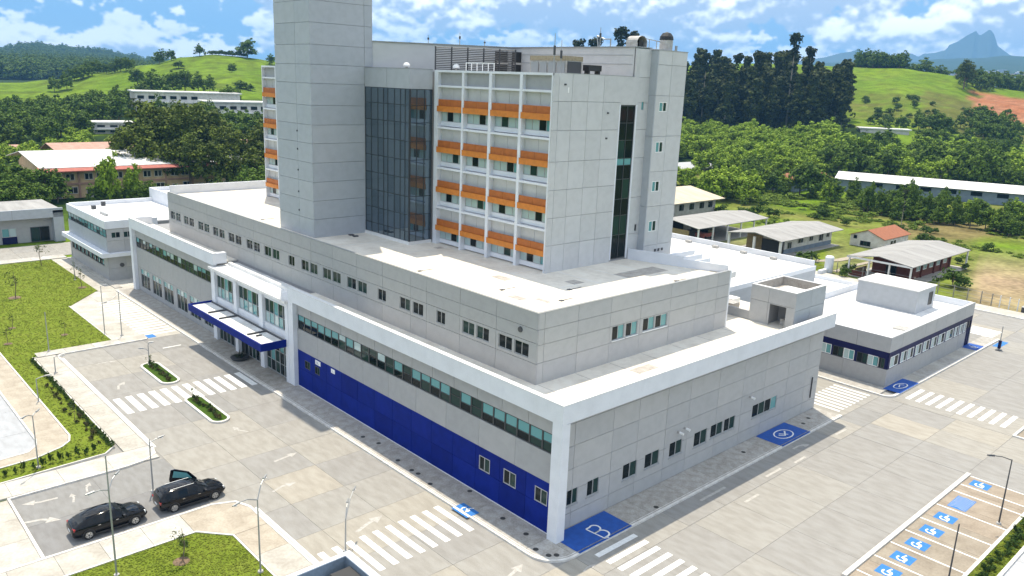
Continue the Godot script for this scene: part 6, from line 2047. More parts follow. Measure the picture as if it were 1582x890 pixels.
		quad(st, d * 0.35 + Vector3(0, 0.85, 0) + nn, d * 1.75 + Vector3(0, 0.85, 0) + nn, d * 1.62 + Vector3(0, 1.38, 0) + nn, d * 0.72 + Vector3(0, 1.25, 0) + nn, nrm)
		put(dr, "door_glass", st.commit(), M["glass_teal"], hinge)

func make_cars():
	make_car("parked_car", "black fastback car parked alone behind the one with its door open", -21.85, -20.75, false, false)
	make_car("parked_car", "black estate car with its far side door swung open, ahead of the fastback", -16.35, -20.75, true, true)

# ---------------------------------------------------------------- trees
func leaf_quad(st: SurfaceTool, p: Vector3, n: Vector3, s: float, col: Color, r: RandomNumberGenerator):
	var u := n.cross(Vector3(r.randf_range(-1, 1), r.randf_range(-1, 1), r.randf_range(-1, 1))).normalized() * s
	var v := n.cross(u).normalized() * s * r.randf_range(0.55, 0.95)
	st.set_color(col)
	st.set_normal(n)
	st.add_vertex(p - u)
	st.add_vertex(p + v)
	st.add_vertex(p + u)
	st.add_vertex(p - u)
	st.add_vertex(p + u)
	st.add_vertex(p - v)

# crown of leaf clumps; shape(r) gives the centre and radius of each clump
func crown_mesh(sd: int, clumps: Array, leaves: int, size: float, dark: Color, light: Color) -> ArrayMesh:
	var r := RandomNumberGenerator.new()
	r.seed = sd
	var st := begin()
	for c in clumps:
		var cc: Vector3 = c[0]
		var cr: float = c[1]
		var tone := r.randf()
		for i in leaves:
			var d := Vector3(r.randfn(), r.randfn() * 0.8, r.randfn()).normalized()
			var p := cc + d * cr * pow(r.randf(), 0.42) * Vector3(1, 0.78, 1)
			var n := (d + Vector3(0, 0.8, 0) + Vector3(r.randfn(), r.randfn(), r.randfn()) * 0.45).normalized()
			var col := dark.lerp(light, clampf(tone * 0.7 + r.randf_range(-0.1, 0.45), 0, 1))
			leaf_quad(st, p, n, size * r.randf_range(0.65, 1.3), col, r)
	return st.commit()

func broad_clumps(sd: int, n: int, rx: float, y0: float, y1: float, cr: float, lump := 0.3) -> Array:
	var r := RandomNumberGenerator.new()
	r.seed = sd
	var out := []
	var lob := FastNoiseLite.new()
	lob.seed = sd
	lob.frequency = 0.9
	var yc := lerpf(y0, y1, 0.42)
	for i in n:
		var d := Vector3(r.randfn(), r.randfn(), r.randfn()).normalized()
		if d.y < -0.55:
			d.y = -d.y
		var k := pow(r.randf(), 0.3)
		var ry := (y1 - yc) if d.y > 0.0 else (yc - y0)
		var w := 1.0 + lob.get_noise_3d(d.x, d.y, d.z) * lump * 2.4
		out.append([Vector3(d.x * rx * k * w, yc + d.y * ry * k * w, d.z * rx * k * w), cr * r.randf_range(0.7, 1.3)])
	return out

func tall_clumps(sd: int, h: float, low: float, rx: float, n: int) -> Array:
	var r := RandomNumberGenerator.new()
	r.seed = sd
	var out := []
	for i in n:
		var t := pow(r.randf(), 0.8)
		var y := lerpf(low, h, t)
		var rad := rx * (0.55 + 0.5 * sin(t * 9.0 + sd)) * (1.15 - 0.75 * t)
		var a := r.randf() * TAU
		var k := sqrt(r.randf())
		out.append([Vector3(cos(a) * rad * k, y, sin(a) * rad * k), r.randf_range(1.0, 1.9)])
	for i in 9:
		var a := r.randf() * TAU
		out.append([Vector3(cos(a) * 1.3, h + r.randf_range(-0.4, 1.0), sin(a) * 1.3), 1.25])
	return out

func trunk_mesh(sd: int, h: float, ra: float, branches: int, spread: float, y0: float) -> ArrayMesh:
	var r := RandomNumberGenerator.new()
	r.seed = sd
	var st := begin()
	var bend := Vector3(r.randf_range(-0.3, 0.3), 0, r.randf_range(-0.3, 0.3))
	add_tube(st, Vector3(0, -0.4, 0), Vector3(0, h * 0.5, 0) + bend, ra, ra * 0.7, 7, false)
	add_tube(st, Vector3(0, h * 0.5, 0) + bend, Vector3(0, h, 0) + bend * 0.5, ra * 0.7, ra * 0.25, 6, false)
	for i in branches:
		var t := lerpf(y0, h * 0.9, r.randf())
		var a := r.randf() * TAU
		add_tube(st, Vector3(0, t, 0) + bend, Vector3(cos(a) * spread, t + spread * 0.8, sin(a) * spread), ra * 0.35, ra * 0.1, 5, false)
	return st.commit()

var species := {}

func make_species():
	var D := Color(0.038, 0.07, 0.011)
	var L := Color(0.14, 0.22, 0.026)
	for i in 4:
		species["broad%d" % i] = [crown_mesh(100 + i, broad_clumps(200 + i, 84, 4.2, 0.4, 10.5, 1.25, 0.42), 30, 0.42, D, L), trunk_mesh(i, 7.5, 0.3, 5, 2.4, 3.0), "bark"]
	for i in 3:
		species["bright%d" % i] = [crown_mesh(120 + i, broad_clumps(220 + i, 80, 4.6, 0.4, 8.6, 1.2, 0.34), 30, 0.44, Color(0.12, 0.195, 0.014), Color(0.27, 0.375, 0.035)), trunk_mesh(10 + i, 6.5, 0.28, 5, 2.6, 2.6), "pale_bark"]
	for i in 4:
		species["tall%d" % i] = [crown_mesh(140 + i, tall_clumps(240 + i, 27.0, 2.5, 6.6, 170), 26, 0.62, Color(0.018, 0.028, 0.009), Color(0.085, 0.105, 0.026)), trunk_mesh(20 + i, 27.0, 0.42, 7, 2.2, 9.0), "pale_bark"]
	for i in 2:
		species["mast%d" % i] = [crown_mesh(150 + i, tall_clumps(250 + i, 30.0, 13.0, 2.3, 15), 24, 0.5, Color(0.012, 0.02, 0.007), Color(0.04, 0.055, 0.016)), trunk_mesh(26 + i, 30.0, 0.34, 6, 1.6, 12.0), "pale_bark"]
	for i in 3:
		species["big%d" % i] = [crown_mesh(160 + i, broad_clumps(260 + i, 120, 6.2, 4.0, 17.5, 1.6, 0.42), 30, 0.46, Color(0.030, 0.050, 0.008), Color(0.135, 0.175, 0.022)), trunk_mesh(30 + i, 14.0, 0.45, 8, 3.6, 4.0), "bark"]
	for i in 3:
		species["shrub%d" % i] = [crown_mesh(180 + i, broad_clumps(280 + i, 22, 1.7, 0.2, 2.6, 0.7), 26, 0.24, D, Color(0.075, 0.13, 0.018)), trunk_mesh(40 + i, 1.6, 0.08, 3, 0.7, 0.4), "bark"]
	species["weed"] = [crown_mesh(187, broad_clumps(287, 20, 1.9, 0.0, 2.0, 0.7), 24, 0.26, Color(0.06, 0.11, 0.012), Color(0.17, 0.24, 0.03)), trunk_mesh(47, 1.0, 0.05, 2, 0.4, 0.3), "bark"]
	species["sapling0"] = [crown_mesh(190, broad_clumps(290, 12, 0.75, 1.2, 3.0, 0.28, 0.4), 26, 0.055, Color(0.03, 0.055, 0.012), Color(0.11, 0.14, 0.03)), trunk_mesh(50, 2.6, 0.05, 5, 0.5, 1.0), "bark"]
	species["sapling1"] = [crown_mesh(191, broad_clumps(291, 8, 0.55, 0.9, 2.2, 0.26, 0.5), 22, 0.05, Color(0.03, 0.05, 0.012), Color(0.09, 0.12, 0.03)), trunk_mesh(51, 2.2, 0.04, 4, 0.4, 0.7), "bark"]
	species["hedge"] = [crown_mesh(192, broad_clumps(292, 9, 0.42, 0.05, 0.75, 0.26), 26, 0.085, Color(0.016, 0.036, 0.007), Color(0.055, 0.10, 0.016)), trunk_mesh(52, 0.4, 0.03, 3, 0.2, 0.1), "bark"]
	species["red_shrub"] = [crown_mesh(193, broad_clumps(293, 8, 0.36, 0.05, 0.6, 0.22), 24, 0.075, Color(0.03, 0.03, 0.012), Color(0.075, 0.07, 0.022)), trunk_mesh(53, 0.35, 0.03, 3, 0.2, 0.1), "bark"]

func plant(kind: String, called: String, label: String, category: String, group: String, p: Vector3, s: float, sy := 0.0):
	var sp: Array = species[kind]
	var t := thing(called, label, category, p, group)
	var c := put(t, "crown", sp[0], M["leaf"], p)
	var k := put(t, "trunk", sp[1], M[sp[2]], p)
	if category == "shrub" or category == "hedge plant":
		c.name = "foliage"
		k.name = "stem"
	var sc := Vector3(s, sy if sy > 0.0 else s, s)
	t.basis = Basis(Vector3.UP, rng.randf() * TAU).scaled(sc)
	return t

var footprints := []

func clear_of(p: Vector3, margin := 3.0) -> bool:
	for f: Rect2 in footprints:
		if f.grow(margin).has_point(Vector2(p.x, p.z)):
			return false
	return true

func forest_stuff(called: String, label: String, kind: String, spots: Array):
	if spots.is_empty():
		return
	var mm := MultiMesh.new()
	mm.transform_format = MultiMesh.TRANSFORM_3D
	mm.mesh = species[kind][0]
	mm.instance_count = spots.size()
	for i in spots.size():
		var q: Array = spots[i]
		mm.set_instance_transform(i, Transform3D(Basis(Vector3.UP, rng.randf() * TAU).scaled(Vector3(q[1], q[2], q[1])), q[0]))
	var o := MultiMeshInstance3D.new()
	o.name = unique(self, called)
	o.multimesh = mm
	o.material_override = M["leaf"]
	add_child(o)
	o.set_meta("kind", "stuff")
	o.set_meta("label", label)
	o.set_meta("category", "woodland")

const UNITS := ["", "first", "second", "third", "fourth", "fifth", "sixth", "seventh", "eighth", "ninth", "tenth", "eleventh", "twelfth", "thirteenth", "fourteenth", "fifteenth", "sixteenth", "seventeenth", "eighteenth", "nineteenth"]
const TENS := ["", "", "twent", "thirt", "fort", "fift", "sixt", "sevent", "eight", "ninet"]

func ordinal(n: int) -> String:
	if n < 20:
		return UNITS[n]
	var t: String = TENS[(n / 10) % 10]
	return t + "ieth" if n % 10 == 0 else t + "y " + UNITS[n % 10]

# labels for groups of alike plants: which row, and which one from the left as seen from the yard
func rank_labels():
	var groups := {}
	for c in get_children():
		if c.has_meta("group") and c.has_meta("category") and c.get_meta("category") in ["tree", "shrub", "hedge plant", "drain cover"]:
			var k: String = c.get_meta("label")
			if not groups.has(k):
				groups[k] = []
			var dx: float = c.position.x - EYE.x
			var dz: float = c.position.z - EYE.z
			groups[k].append([c, atan2(dx, -dz), sqrt(dx * dx + dz * dz)])
	for k in groups:
		var g: Array = groups[k]
		if g.size() < 2:
			continue
		var rows := [g]
		var row_names := [""]
		if g.size() > 14:
			g.sort_custom(func(a, b): return a[2] < b[2])
			var third := int(ceil(g.size() / 3.0))
			rows = [g.slice(0, third), g.slice(third, third * 2), g.slice(third * 2)]
			row_names = ["front ", "middle ", "back "]
		for r in rows.size():
			var row: Array = rows[r]
			row.sort_custom(func(a, b): return a[1] < b[1])
			for i in row.size():
				var words: PackedStringArray = k.split(" ")
				var most := 9
				var base := " ".join(words.slice(0, mini(words.size(), most)))
				while base.get_slice(" ", base.get_slice_count(" ") - 1) in ["the", "of", "in", "to", "and", "between", "before", "at", "by", "on", "below", "above", "beside", "along", "into", "down"]:
					base = base.substr(0, base.rfind(" "))
				row[i][0].set_meta("label", "%s, %s from left%s" % [base, ordinal(i + 1), ", %srow" % row_names[r] if row_names[r] else ""])

func make_trees():
	make_species()
	footprints = [Rect2(-64, -137, 90, 160), Rect2(9, -206, 65, 35), Rect2(22, -226, 60, 22), Rect2(6, -272, 23, 18), Rect2(-5, -206, 14, 16), Rect2(0, -110, 76, 112), Rect2(95, -94, 38, 80), Rect2(127, -42, 15, 10), Rect2(179, -151, 46, 16), Rect2(197, -101, 26, 11), Rect2(-2, -180, 7, 7)]
	var sp := []
	for k in 4:
		sp.append("broad%d" % k)
	# dark eucalyptus grove right of the tower
	var n := 0
	var at := []
	for i in 1200:
		if n >= 120:
			break
		var az := rng.randf_range(49.0, 64.6)
		var d := rng.randf_range(402.0, 470.0)
		var p := pol(az, d)
		var ok := true
		for q in at:
			if p.distance_to(q) < 4.6:
				ok = false
		if not ok:
			continue
		at.append(p)
		var edge := smoothstep(64.8, 62.4, az)
		var s := rng.randf_range(0.80, 1.10) * lerpf(0.88, 1.0, edge)
		if d > 445.0:
			s *= 1.08
		plant("tall%d" % (n % 4), "eucalyptus_tree", "tall dark eucalyptus crowded into the grove right of the tower", "tree", "dark eucalyptus grove on the hill", p, s)
		n += 1
	for q in [[61.1, 418.0, 1.42, "tallest spindly eucalyptus rising clear above the dark grove"], [62.1, 425.0, 1.2, "slim eucalyptus with one round top puff right of the tallest one"], [55.6, 412.0, 1.16, "eucalyptus with an open forked top at the left end of the dark grove"], [57.6, 420.0, 1.13, "eucalyptus with split top above the left half of the dark grove"], [59.0, 415.0, 1.18, "round topped eucalyptus standing out in the middle of the dark grove"]]:
		plant("mast%d" % (n % 2), "eucalyptus_tree", q[3], "tree", "", pol(q[0], q[1]), q[2])
		n += 1
	for q in [[48.1, 380.0, 1.38, "eucalyptus crown showing above the hospital roof, left one of three"], [49.8, 380.0, 1.53, "umbrella shaped eucalyptus crown above the hospital roof, middle of three"], [50.5, 380.0, 1.47, "dense eucalyptus crown above the hospital roof, right one of three"], [47.0, 380.0, 1.34, "small tree crown just peeping over the hospital roof by the radio mast"]]:
		plant("mast%d" % (n % 2), "eucalyptus_tree", q[3], "tree", "", pol(q[0], q[1]), q[2])
		n += 1
	# bright canopy wood on the slope
	n = 0
	at = []
	var rest := []
	for i in 9000:
		var az := rng.randf_range(51.0, 75.5)
		var far := table([[51.0, 392.0], [57.0, 398.0], [61.0, 388.0], [65.0, 374.0], [67.0, 350.0], [68.5, 340.0], [72.0, 336.0], [76.0, 338.0]], az)
		var near := table([[51.0, 294.0], [60.0, 292.0], [64.0, 296.0], [66.0, 300.0], [76.0, 302.0]], az)
		var d := rng.randf_range(near, far)
		var p := pol(az, d)
		var ok := clear_of(p)
		for q: Vector3 in at:
			if Vector2(p.x - q.x, p.z - q.z).length() < lerpf(3.4, 5.8, fposmod(q.x * 7.3, 1.0)):
				ok = false
				break
		if not ok:
			continue
		at.append(p)
		var dark := (az > 63.5 and hn.get_noise_2d(p.x * 0.03, p.z * 0.03) > -0.05) or rng.randf() < 0.05
		var kind := "broad%d" % (at.size() % 4) if dark else "bright%d" % (at.size() % 3)
		var s := rng.randf_range(0.52, 0.95) if not dark else rng.randf_range(0.62, 1.15)
		if d < 330.0 and n < 295:
			plant(kind, "canopy_tree", "dark green broad crowned tree in the mixed wood above the long shed" if dark else "bright green round crowned tree in the dense wood below the dark grove", "tree", "trees of the bright wood on the slope", p, s, s * rng.randf_range(0.9, 1.15))
			n += 1
		else:
			rest.append([p, s, s * rng.randf_range(0.9, 1.15)])
	var half := rest.size() / 2
	forest_stuff("upper_wood", "bright green crowns of the upper wood below the grove", "bright1", rest.slice(0, half))
	forest_stuff("upper_wood", "bright green crowns of the upper wood beside the pasture", "bright2", rest.slice(half))
	# trees in front of the long shed and at the edge of the field
	for i in 120:
		var az := rng.randf_range(58.5, 75.8)
		var d := table([[58.0, 268.0], [61.0, 262.0], [65.0, 250.0], [68.0, 240.0], [72.0, 232.0], [76.0, 228.0]], az) + rng.randf_range(-14, 22)
		var p := pol(az, d)
		if not clear_of(p, 2.0) or hn.get_noise_2d(p.x * 0.05, p.z * 0.05 + 9.0) < -0.16:
			continue
		var s := rng.randf_range(0.3, 0.92)
		if az > 65.3:
			s = rng.randf_range(0.24, 0.56)
		plant(sp[i % 4] if i % 4 else "bright%d" % (i % 3), "edge_tree", "leafy dark tree at the edge of the field before the long shed", "tree", "trees between the field and the long shed", p, s, s * rng.randf_range(0.8, 1.25))
	var low := []
	for i in 1500:
		var az := rng.randf_range(53.0, 76.0)
		var d := rng.randf_range(176.0, 262.0)
		var p := pol(az, d)
		var keep := hn.get_noise_2d(p.x * 0.04 + 30.0, p.z * 0.04) + smoothstep(205.0, 250.0, d) * 0.35
		if not clear_of(p, 1.5) or p.x < 134.0 or keep < 0.12:
			continue
		var s := rng.randf_range(0.35, 0.95) * (0.6 + smoothstep(200.0, 250.0, d) * 0.6)
		low.append([p, s, s * rng.randf_range(0.35, 0.7)])
	forest_stuff("rough_growth", "rough green undergrowth spreading over the field towards the trees", "weed", low)
	for i in 10:
		var p := pol(66.8 + i * 0.85, 232.0 - i * 1.2)
		plant("broad%d" % (i % 4), "slim_tree", "slim straight tree with small open crown standing before the long shed wall", "tree", "row of slim trees along the long shed", p, rng.randf_range(0.3, 0.48), rng.randf_range(0.5, 0.85))
	for q in [[56.8, 232.0, 0.95], [57.6, 240.0, 1.0], [58.3, 236.0, 0.9], [59.1, 232.0, 0.85], [55.2, 258.0, 0.75], [54.2, 262.0, 0.7]]:
		plant("bright%d" % (int(q[0] * 10) % 3), "edge_tree", "fresh green tree clump between the pale blue shed and the farm building", "tree", "tree clump beside the pale blue shed", pol(q[0], q[1]), q[2])
	# field shrubs
	for i in 22:
		var az := rng.randf_range(57.0, 75.0)
		var d := rng.randf_range(182.0, 226.0)
		if i % 2 == 0:
			d = rng.randf_range(205.0, 228.0)
		var p := pol(az, d)
		if not clear_of(p, 1.0) or p.x < 128.0:
			continue
		plant("shrub%d" % (i % 3), "field_shrub", "low green shrub scattered over the rough field behind the pavilions", "shrub", "shrubs of the rough field", p, rng.randf_range(0.4, 1.1))
	for q in [[106.4, -12.3, 1.15, "dense dark round bush on the bare earth beside the brick pavilion path"], [123.4, -16.2, 0.45, "small dark bush under the far corner post of the brick pavilion"], [101.6, -36.5, 0.9, "dark leafy garden bush with pale blossom before the workshop"], [105.2, -36.6, 0.7, "bright garden bush right of the blossoming one"], [97.6, -26.5, 0.6, "low garden bush beside the white pier"], [101.5, -27.6, 0.7, "garden bush at the corner of the brick pavilion porch"], [132.0, -74.0, 1.2, "bush hugging the right end of the cream roofed building"], [127.0, -46.0, 0.9, "bush behind the workshop right end"], [128.2, -19.2, 0.5, "tiny bush on the grass right of the brick pavilion"]]:
		plant("shrub%d" % (int(absf(q[1])) % 3), "garden_bush", q[3], "shrub", "", Vector3(q[0], -0.05, q[1]), q[2])
	var p0 := Vector3(159.0, -0.1, -42.5)
	plant("mast0", "lone_tree", "thin dark lone tree on the field track behind the white house", "tree", "", p0, 0.30)
	for i in 46:
		var az := rng.randf_range(66.5, 75.5)
		var p := pol(az, rng.randf_range(342.0, 398.0))
		var s := rng.randf_range(0.35, 0.95)
		plant(sp[i % 4] if i % 3 else "bright%d" % (i % 3), "slope_tree", "loose tree on the open grass slope above the long shed wood", "tree", "loose trees on the slope above the shed", p, s, s * rng.randf_range(0.7, 1.1))
	# pasture right: scattered trees and bushes
	for q in [[68.0, 432.0, 0.62], [67.2, 424.0, 0.4], [69.0, 440.0, 0.75], [69.6, 442.0, 0.7], [70.1, 444.0, 0.85], [70.5, 440.0, 0.8], [68.9, 470.0, 0.5], [69.1, 466.0, 0.45], [66.6, 480.0, 0.4], [68.6, 505.0, 0.4], [71.3, 470.0, 0.6], [72.0, 460.0, 0.8], [72.4, 470.0, 1.0], [72.9, 466.0, 1.1], [73.4, 472.0, 1.0], [73.9, 462.0, 1.0], [72.6, 450.0, 0.9], [73.2, 448.0, 0.8], [74.1, 450.0, 0.9], [71.8, 440.0, 0.5], [73.6, 420.0, 0.5], [74.3, 410.0, 0.75], [70.6, 405.0, 0.45], [71.4, 400.0, 0.5], [72.7, 396.0, 0.5], [69.9, 396.0, 0.6], [66.2, 440.0, 0.4], [72.3, 500.0, 0.8], [71.9, 492.0, 0.7], [71.5, 500.0, 0.5]]:
		plant(sp[int(q[1]) % 4], "pasture_tree", "rounded dark tree dotted on the green pasture beyond the wood", "tree", "trees dotted over the right pasture", pol(q[0], q[1]), q[2])
	for i in 60:
		var p := pol(rng.randf_range(65.6, 75.0), rng.randf_range(405.0, 545.0))
		plant("shrub%d" % (i % 3), "pasture_bush", "small dark bush on the brownish flank of the right pasture", "shrub", "bushes on the right pasture", p, rng.randf_range(0.6, 1.5))
	plant("big0", "crest_tree", "broad flat topped tree on the crest above the red earth", "tree", "", pol(71.1, 610.0), 0.95)
	for i in 26:
		plant(sp[i % 4], "crest_tree", "dark tree in the belt running down beside the red earth", "tree", "tree belt beside the red earth", pol(70.9 + i * 0.16, 615.0 + rng.randf_range(-10, 40) + i * 2.0), rng.randf_range(0.6, 1.0))
	for i in 40:
		plant(sp[i % 4], "ridge_tree", "tiny dark tree on the ridge line behind the right pasture", "tree", "ridge line trees behind the right pasture", pol(rng.randf_range(65.0, 67.6), rng.randf_range(655.0, 690.0)), rng.randf_range(0.7, 1.1))
	# ---- left side
	# big trees before the works, beside the school
	for q in [[17.6, 236.0, 0.9], [18.6, 228.0, 1.0], [19.6, 240.0, 1.25], [20.4, 232.0, 1.2], [21.0, 248.0, 1.2], [21.8, 238.0, 1.15], [22.6, 246.0, 1.1], [23.2, 232.0, 1.0], [24.0, 238.0, 0.95], [24.8, 232.0, 0.95], [25.6, 236.0, 1.0], [26.4, 240.0, 1.2], [27.2, 234.0, 1.1], [20.0, 222.0, 0.75], [21.4, 220.0, 0.8], [22.4, 216.0, 0.75], [23.6, 214.0, 0.8], [24.6, 212.0, 0.75], [25.6, 212.0, 0.8], [26.6, 216.0, 0.9]]:
		var bs: float = q[2] * (0.74 if q[0] > 22.8 else 0.88)
		plant("big%d" % (int(q[1]) % 3), "tall_tree", "big olive green tree in the clump between the school and the works", "tree", "big trees beside the school", pol(q[0] - 0.4, q[1]), bs)
	for q in [[16.1, 199.0, 0.62, "tall open branched tree in the middle of the school front"], [17.5, 201.0, 0.5, "pale green slender tree right of the middle of the school front"]]:
		plant("bright%d" % (int(q[1]) % 3), "front_tree", q[3], "tree", "", pol(q[0], q[1]), q[2] * 0.85, q[2] * 1.9)
	for i in 26:
		var az := 15.4 + i * 0.33
		plant("broad%d" % (i % 4), "school_hedge_tree", "low dense dark tree in the hedge line before the school wall", "tree", "hedge trees before the school", pol(az, 199.0 + rng.randf_range(-3, 4)), rng.randf_range(0.3, 0.5))
	for i in 24:
		var az := 24.2 + i * 0.16
		plant("broad%d" % (i % 4), "school_hedge_tree", "dark hedge tree just above the rear block parapet", "tree", "hedge trees behind the rear block", pol(az, 196.0 + rng.randf_range(-6, 8)), rng.randf_range(0.45, 0.8))
	for q in [[10.4, 206.0, 0.85], [11.2, 212.0, 0.8], [11.9, 206.0, 0.6], [12.6, 207.0, 0.72], [13.2, 206.5, 0.62], [10.6, 190.0, 0.7], [11.6, 194.0, 0.5], [12.3, 199.0, 0.5]]:
		plant("broad%d" % (int(q[1]) % 4), "roadside_tree", "bushy tree hiding the left end of the peach school", "tree", "trees at the left end of the school", pol(q[0], q[1]), q[2])
	# woodland behind the school
	n = 0
	at = []
	for i in 3000:
		var az := rng.randf_range(8.5, 27.5)
		var d := rng.randf_range(262.0, 405.0)
		var p := pol(az, d)
		var ok := clear_of(p)
		# clearing with grass, and the works stand free
		if az > 15.0 and az < 18.6 and d > 300.0 and d < 345.0:
			ok = false
		if az > 17.6 and d > 352.0 and d < 425.0:
			ok = false
		if az > 22.5 and d > 330.0:
			ok = false
		if az > 16.0 and az < 18.0 and d > 332.0 and d < 366.0:
			ok = false
		for q: Vector3 in at:
			if Vector2(p.x - q.x, p.z - q.z).length() < 7.6:
				ok = false
				break
		if not ok:
			continue
		at.append(p)
		var bright := d < 300.0 or (d < 330.0 and rng.randf() < 0.35)
		if n < 280:
			plant("bright%d" % (i % 3) if bright else sp[i % 4], "wood_tree", "light green tree in the wood just behind the school roofs" if bright else "dark green tree in the wood between the school and the left pasture", "tree", "wood behind the school", p, rng.randf_range(0.7, 1.1) * (0.72 if bright else 1.0))
			n += 1
	# edge of the left pasture, works edge and crest
	for i in 34:
		var az := lerpf(10.4, 19.5, (i + 0.5) / 34.0)
		plant(sp[i % 4], "pasture_edge_tree", "dark tree along the lower edge of the left pasture", "tree", "lower edge of the left pasture", pol(az, 440.0 + rng.randf_range(-14, 10)), rng.randf_range(0.4, 0.62))
	for q in [[17.6, 440.0, 0.75], [18.5, 446.0, 0.9], [19.3, 440.0, 1.35], [20.3, 452.0, 1.0], [21.0, 455.0, 1.0], [21.8, 450.0, 0.85], [22.5, 446.0, 0.7], [23.9, 412.0, 0.8], [23.5, 408.0, 0.9]]:
		plant(sp[int(q[1]) % 4], "works_tree", "rounded dark tree standing behind the white works at the foot of the hill", "tree", "trees behind the works", pol(q[0], q[1]), q[2])
	for q in [[13.6, 540.0, 0.9, "dark round tree at the left end of the pasture crest"], [14.3, 545.0, 0.95, "dark round tree second along the pasture crest"], [12.2, 470.0, 0.45, "single small tree standing in the left pasture"]]:
		plant(sp[int(q[1]) % 4], "crest_tree", q[3], "tree", "", pol(q[0], q[1]), q[2] * 0.85)
	for i in 22:
		plant(sp[i % 4], "crest_tree", "dark tree in the row along the left pasture crest", "tree", "left pasture crest trees", pol(14.6 + i * 0.16, 585.0 + rng.randf_range(-6, 30)), rng.randf_range(0.45, 0.8))
	for q in [[18.25, 520.0, 1.0, "big dark tree standing on the slope of the left pasture"], [19.6, 605.0, 0.9, "small tree on the skyline of the green hill"], [20.3, 600.0, 0.75, "small leaning tree on the green hill skyline"], [20.7, 560.0, 0.8, "flat bush clump on the flank of the green hill"], [22.0, 610.0, 0.8, "tree at the left end of the green hill top"], [24.9, 612.0, 1.35, "broad dark tree clump on top of the green hill"], [26.4, 590.0, 0.7, "small tree on the upper right of the green hill"], [27.0, 612.0, 0.8, "tree on the green hill skyline next to the grid wall"], [23.9, 540.0, 0.6, "low bush on the middle of the green hill"], [24.3, 470.0, 0.7, "flat bush row on the lower green hill"], [25.0, 466.0, 0.6, "flat bush row, right part, on the lower green hill"], [24.6, 468.0, 0.65, "flat bush row, middle part, on the lower green hill"]]:
		plant(sp[int(q[1]) % 4], "hill_tree", q[3], "tree", "", pol(q[0], q[1]), q[2], q[2] * (0.5 if q[3].contains("flat") else 0.85))
	for i in 14:
		plant("shrub%d" % (i % 3), "hill_bush", "little bush in the row along the top of the green hill", "shrub", "bush row on the green hill top", pol(22.6 + i * 0.17, 612.0), rng.randf_range(0.9, 1.4))
	# far woods on the hills at both sides
	var fr := []
	for i in 2600:
		var az := rng.randf_range(8.0, 21.0)
		var d := rng.randf_range(950.0, 2550.0)
		var s := rng.randf_range(1.3, 2.4)
		fr.append([pol(az, d), s, s * 0.8])
	forest_stuff("far_wood", "bluish far wood covering the low hill at the left horizon", "shrub0" if false else "broad1", fr)
	fr = []
	for i in 900:
		var az := rng.randf_range(64.0, 76.0)
		var d := rng.randf_range(700.0, 2600.0)
		var s := rng.randf_range(1.0, 2.2)
		fr.append([pol(az, d), s, s * 0.7])
	forest_stuff("valley_wood", "dark hedgerow trees in the far valley before the distant town", "broad2", fr)
	# ---- planting in the grounds
	for q in [[-6.5, -103.7, 1.25, 0, "young round headed tree at the far edge of the lawn near the low block"], [-13.8, -86.1, 1.6, 1, "thin young tree in the middle of the far lawn"], [-5.4, -87.0, 1.15, 1, "small staked sapling at the lawn corner by the wing path"], [-4.5, -93.6, 1.0, 1, "sparse sapling on the lawn edge before the two storey wing"], [-19.7, -13.6, 1.05, 1, "young tree with bushy low crown on the near lawn by the cars"], [-17.0, -72.0, 0.8, 1, "thin bare sapling on the lawn left of the plaza"], [-13.0, -66.0, 0.8, 1, "thin sapling on the lawn corner next to the lamp"], [-18.6, -66.0, 0.9, 1, "sapling on the lawn above the hedge end"], [-18.9, -40.0, 0.7, 1, "little sapling on the narrow lawn strip"], [-8.95, -50.4, 0.42, 0, "small bushy tree at the far end of the upper island"], [-8.9, -38.9, 0.42, 0, "small bushy tree at the far end of the lower island"], [-7.3, -126.0, 0.1, 1, "tiny plant by the low block wall"]]:
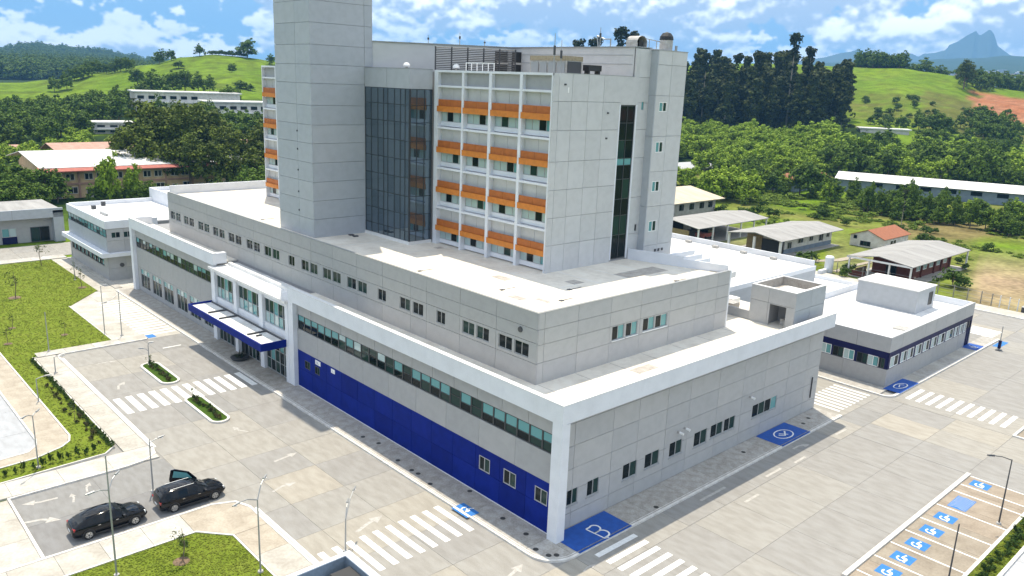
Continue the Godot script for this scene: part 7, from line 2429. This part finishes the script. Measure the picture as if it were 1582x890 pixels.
		var t = plant("sapling%d" % q[3], "young_tree", q[4], "tree", "", Vector3(q[0], 0.07, q[1]), q[2])
		if q[2] > 0.75 and q[1] > -90.0:
			var st := begin()
			add_lathe(st, Vector3.ZERO, [Vector2(0.0, 0.05), Vector2(0.42, 0.04), Vector2(0.5, 0.0)], 10)
			put(t, "soil_ring", st.commit(), M["soil"], Vector3(q[0], 0.08, q[1]))
	plant("shrub1", "lawn_shrub", "yellow green shrub under the young tree on the near lawn", "shrub", "", Vector3(-19.3, 0.6, -14.2), 0.2)
	for i in 62:
		var z := -58.6 + i * 0.42
		plant("hedge", "hedge_plant", "small clipped plant in the long hedge along the west pavement", "hedge plant", "long hedge along the west pavement", Vector3(-17.95 + rng.randf_range(-0.12, 0.12), 0.06, z), rng.randf_range(0.36, 0.5))
	for i in 16:
		plant("red_shrub", "border_shrub", "reddish low shrub beside the long hedge", "shrub", "reddish shrubs by the long hedge", Vector3(-18.6 + rng.randf_range(-0.3, 0.3), 0.06, -50.0 + i * 1.05), rng.randf_range(0.4, 0.8))
	for i in 13:
		plant("hedge", "cone_shrub", "small dark upright shrub in the row along the lower lawn edge", "shrub", "shrub row along the lower lawn edge", Vector3(-19.3 - i * 0.62, 0.06, -32.5 + rng.randf_range(-0.3, 0.2)), rng.randf_range(0.35, 0.5), rng.randf_range(0.6, 1.1))
	for q in [[-8.95, -50.0, -44.8, "upper"], [-8.92, -38.5, -33.1, "lower"]]:
		for i in 12:
			plant("red_shrub" if i % 3 else "hedge", "island_shrub", "dark reddish shrub in the row on the %s traffic island" % q[3], "shrub", "shrub row on the %s island" % q[3], Vector3(q[0] + rng.randf_range(-0.15, 0.15), 0.09, lerpf(q[1], q[2], i / 11.0)), rng.randf_range(0.5, 0.75))
	for i in 30:
		plant("hedge", "verge_shrub", "leafy clump in the hedge strip behind the disabled bays", "hedge plant", "hedge strip behind the disabled bays", Vector3(14.4 + i * 0.66, 0.06, 20.1 + rng.randf_range(-0.3, 0.3)), rng.randf_range(0.45, 0.8))
	rank_labels()
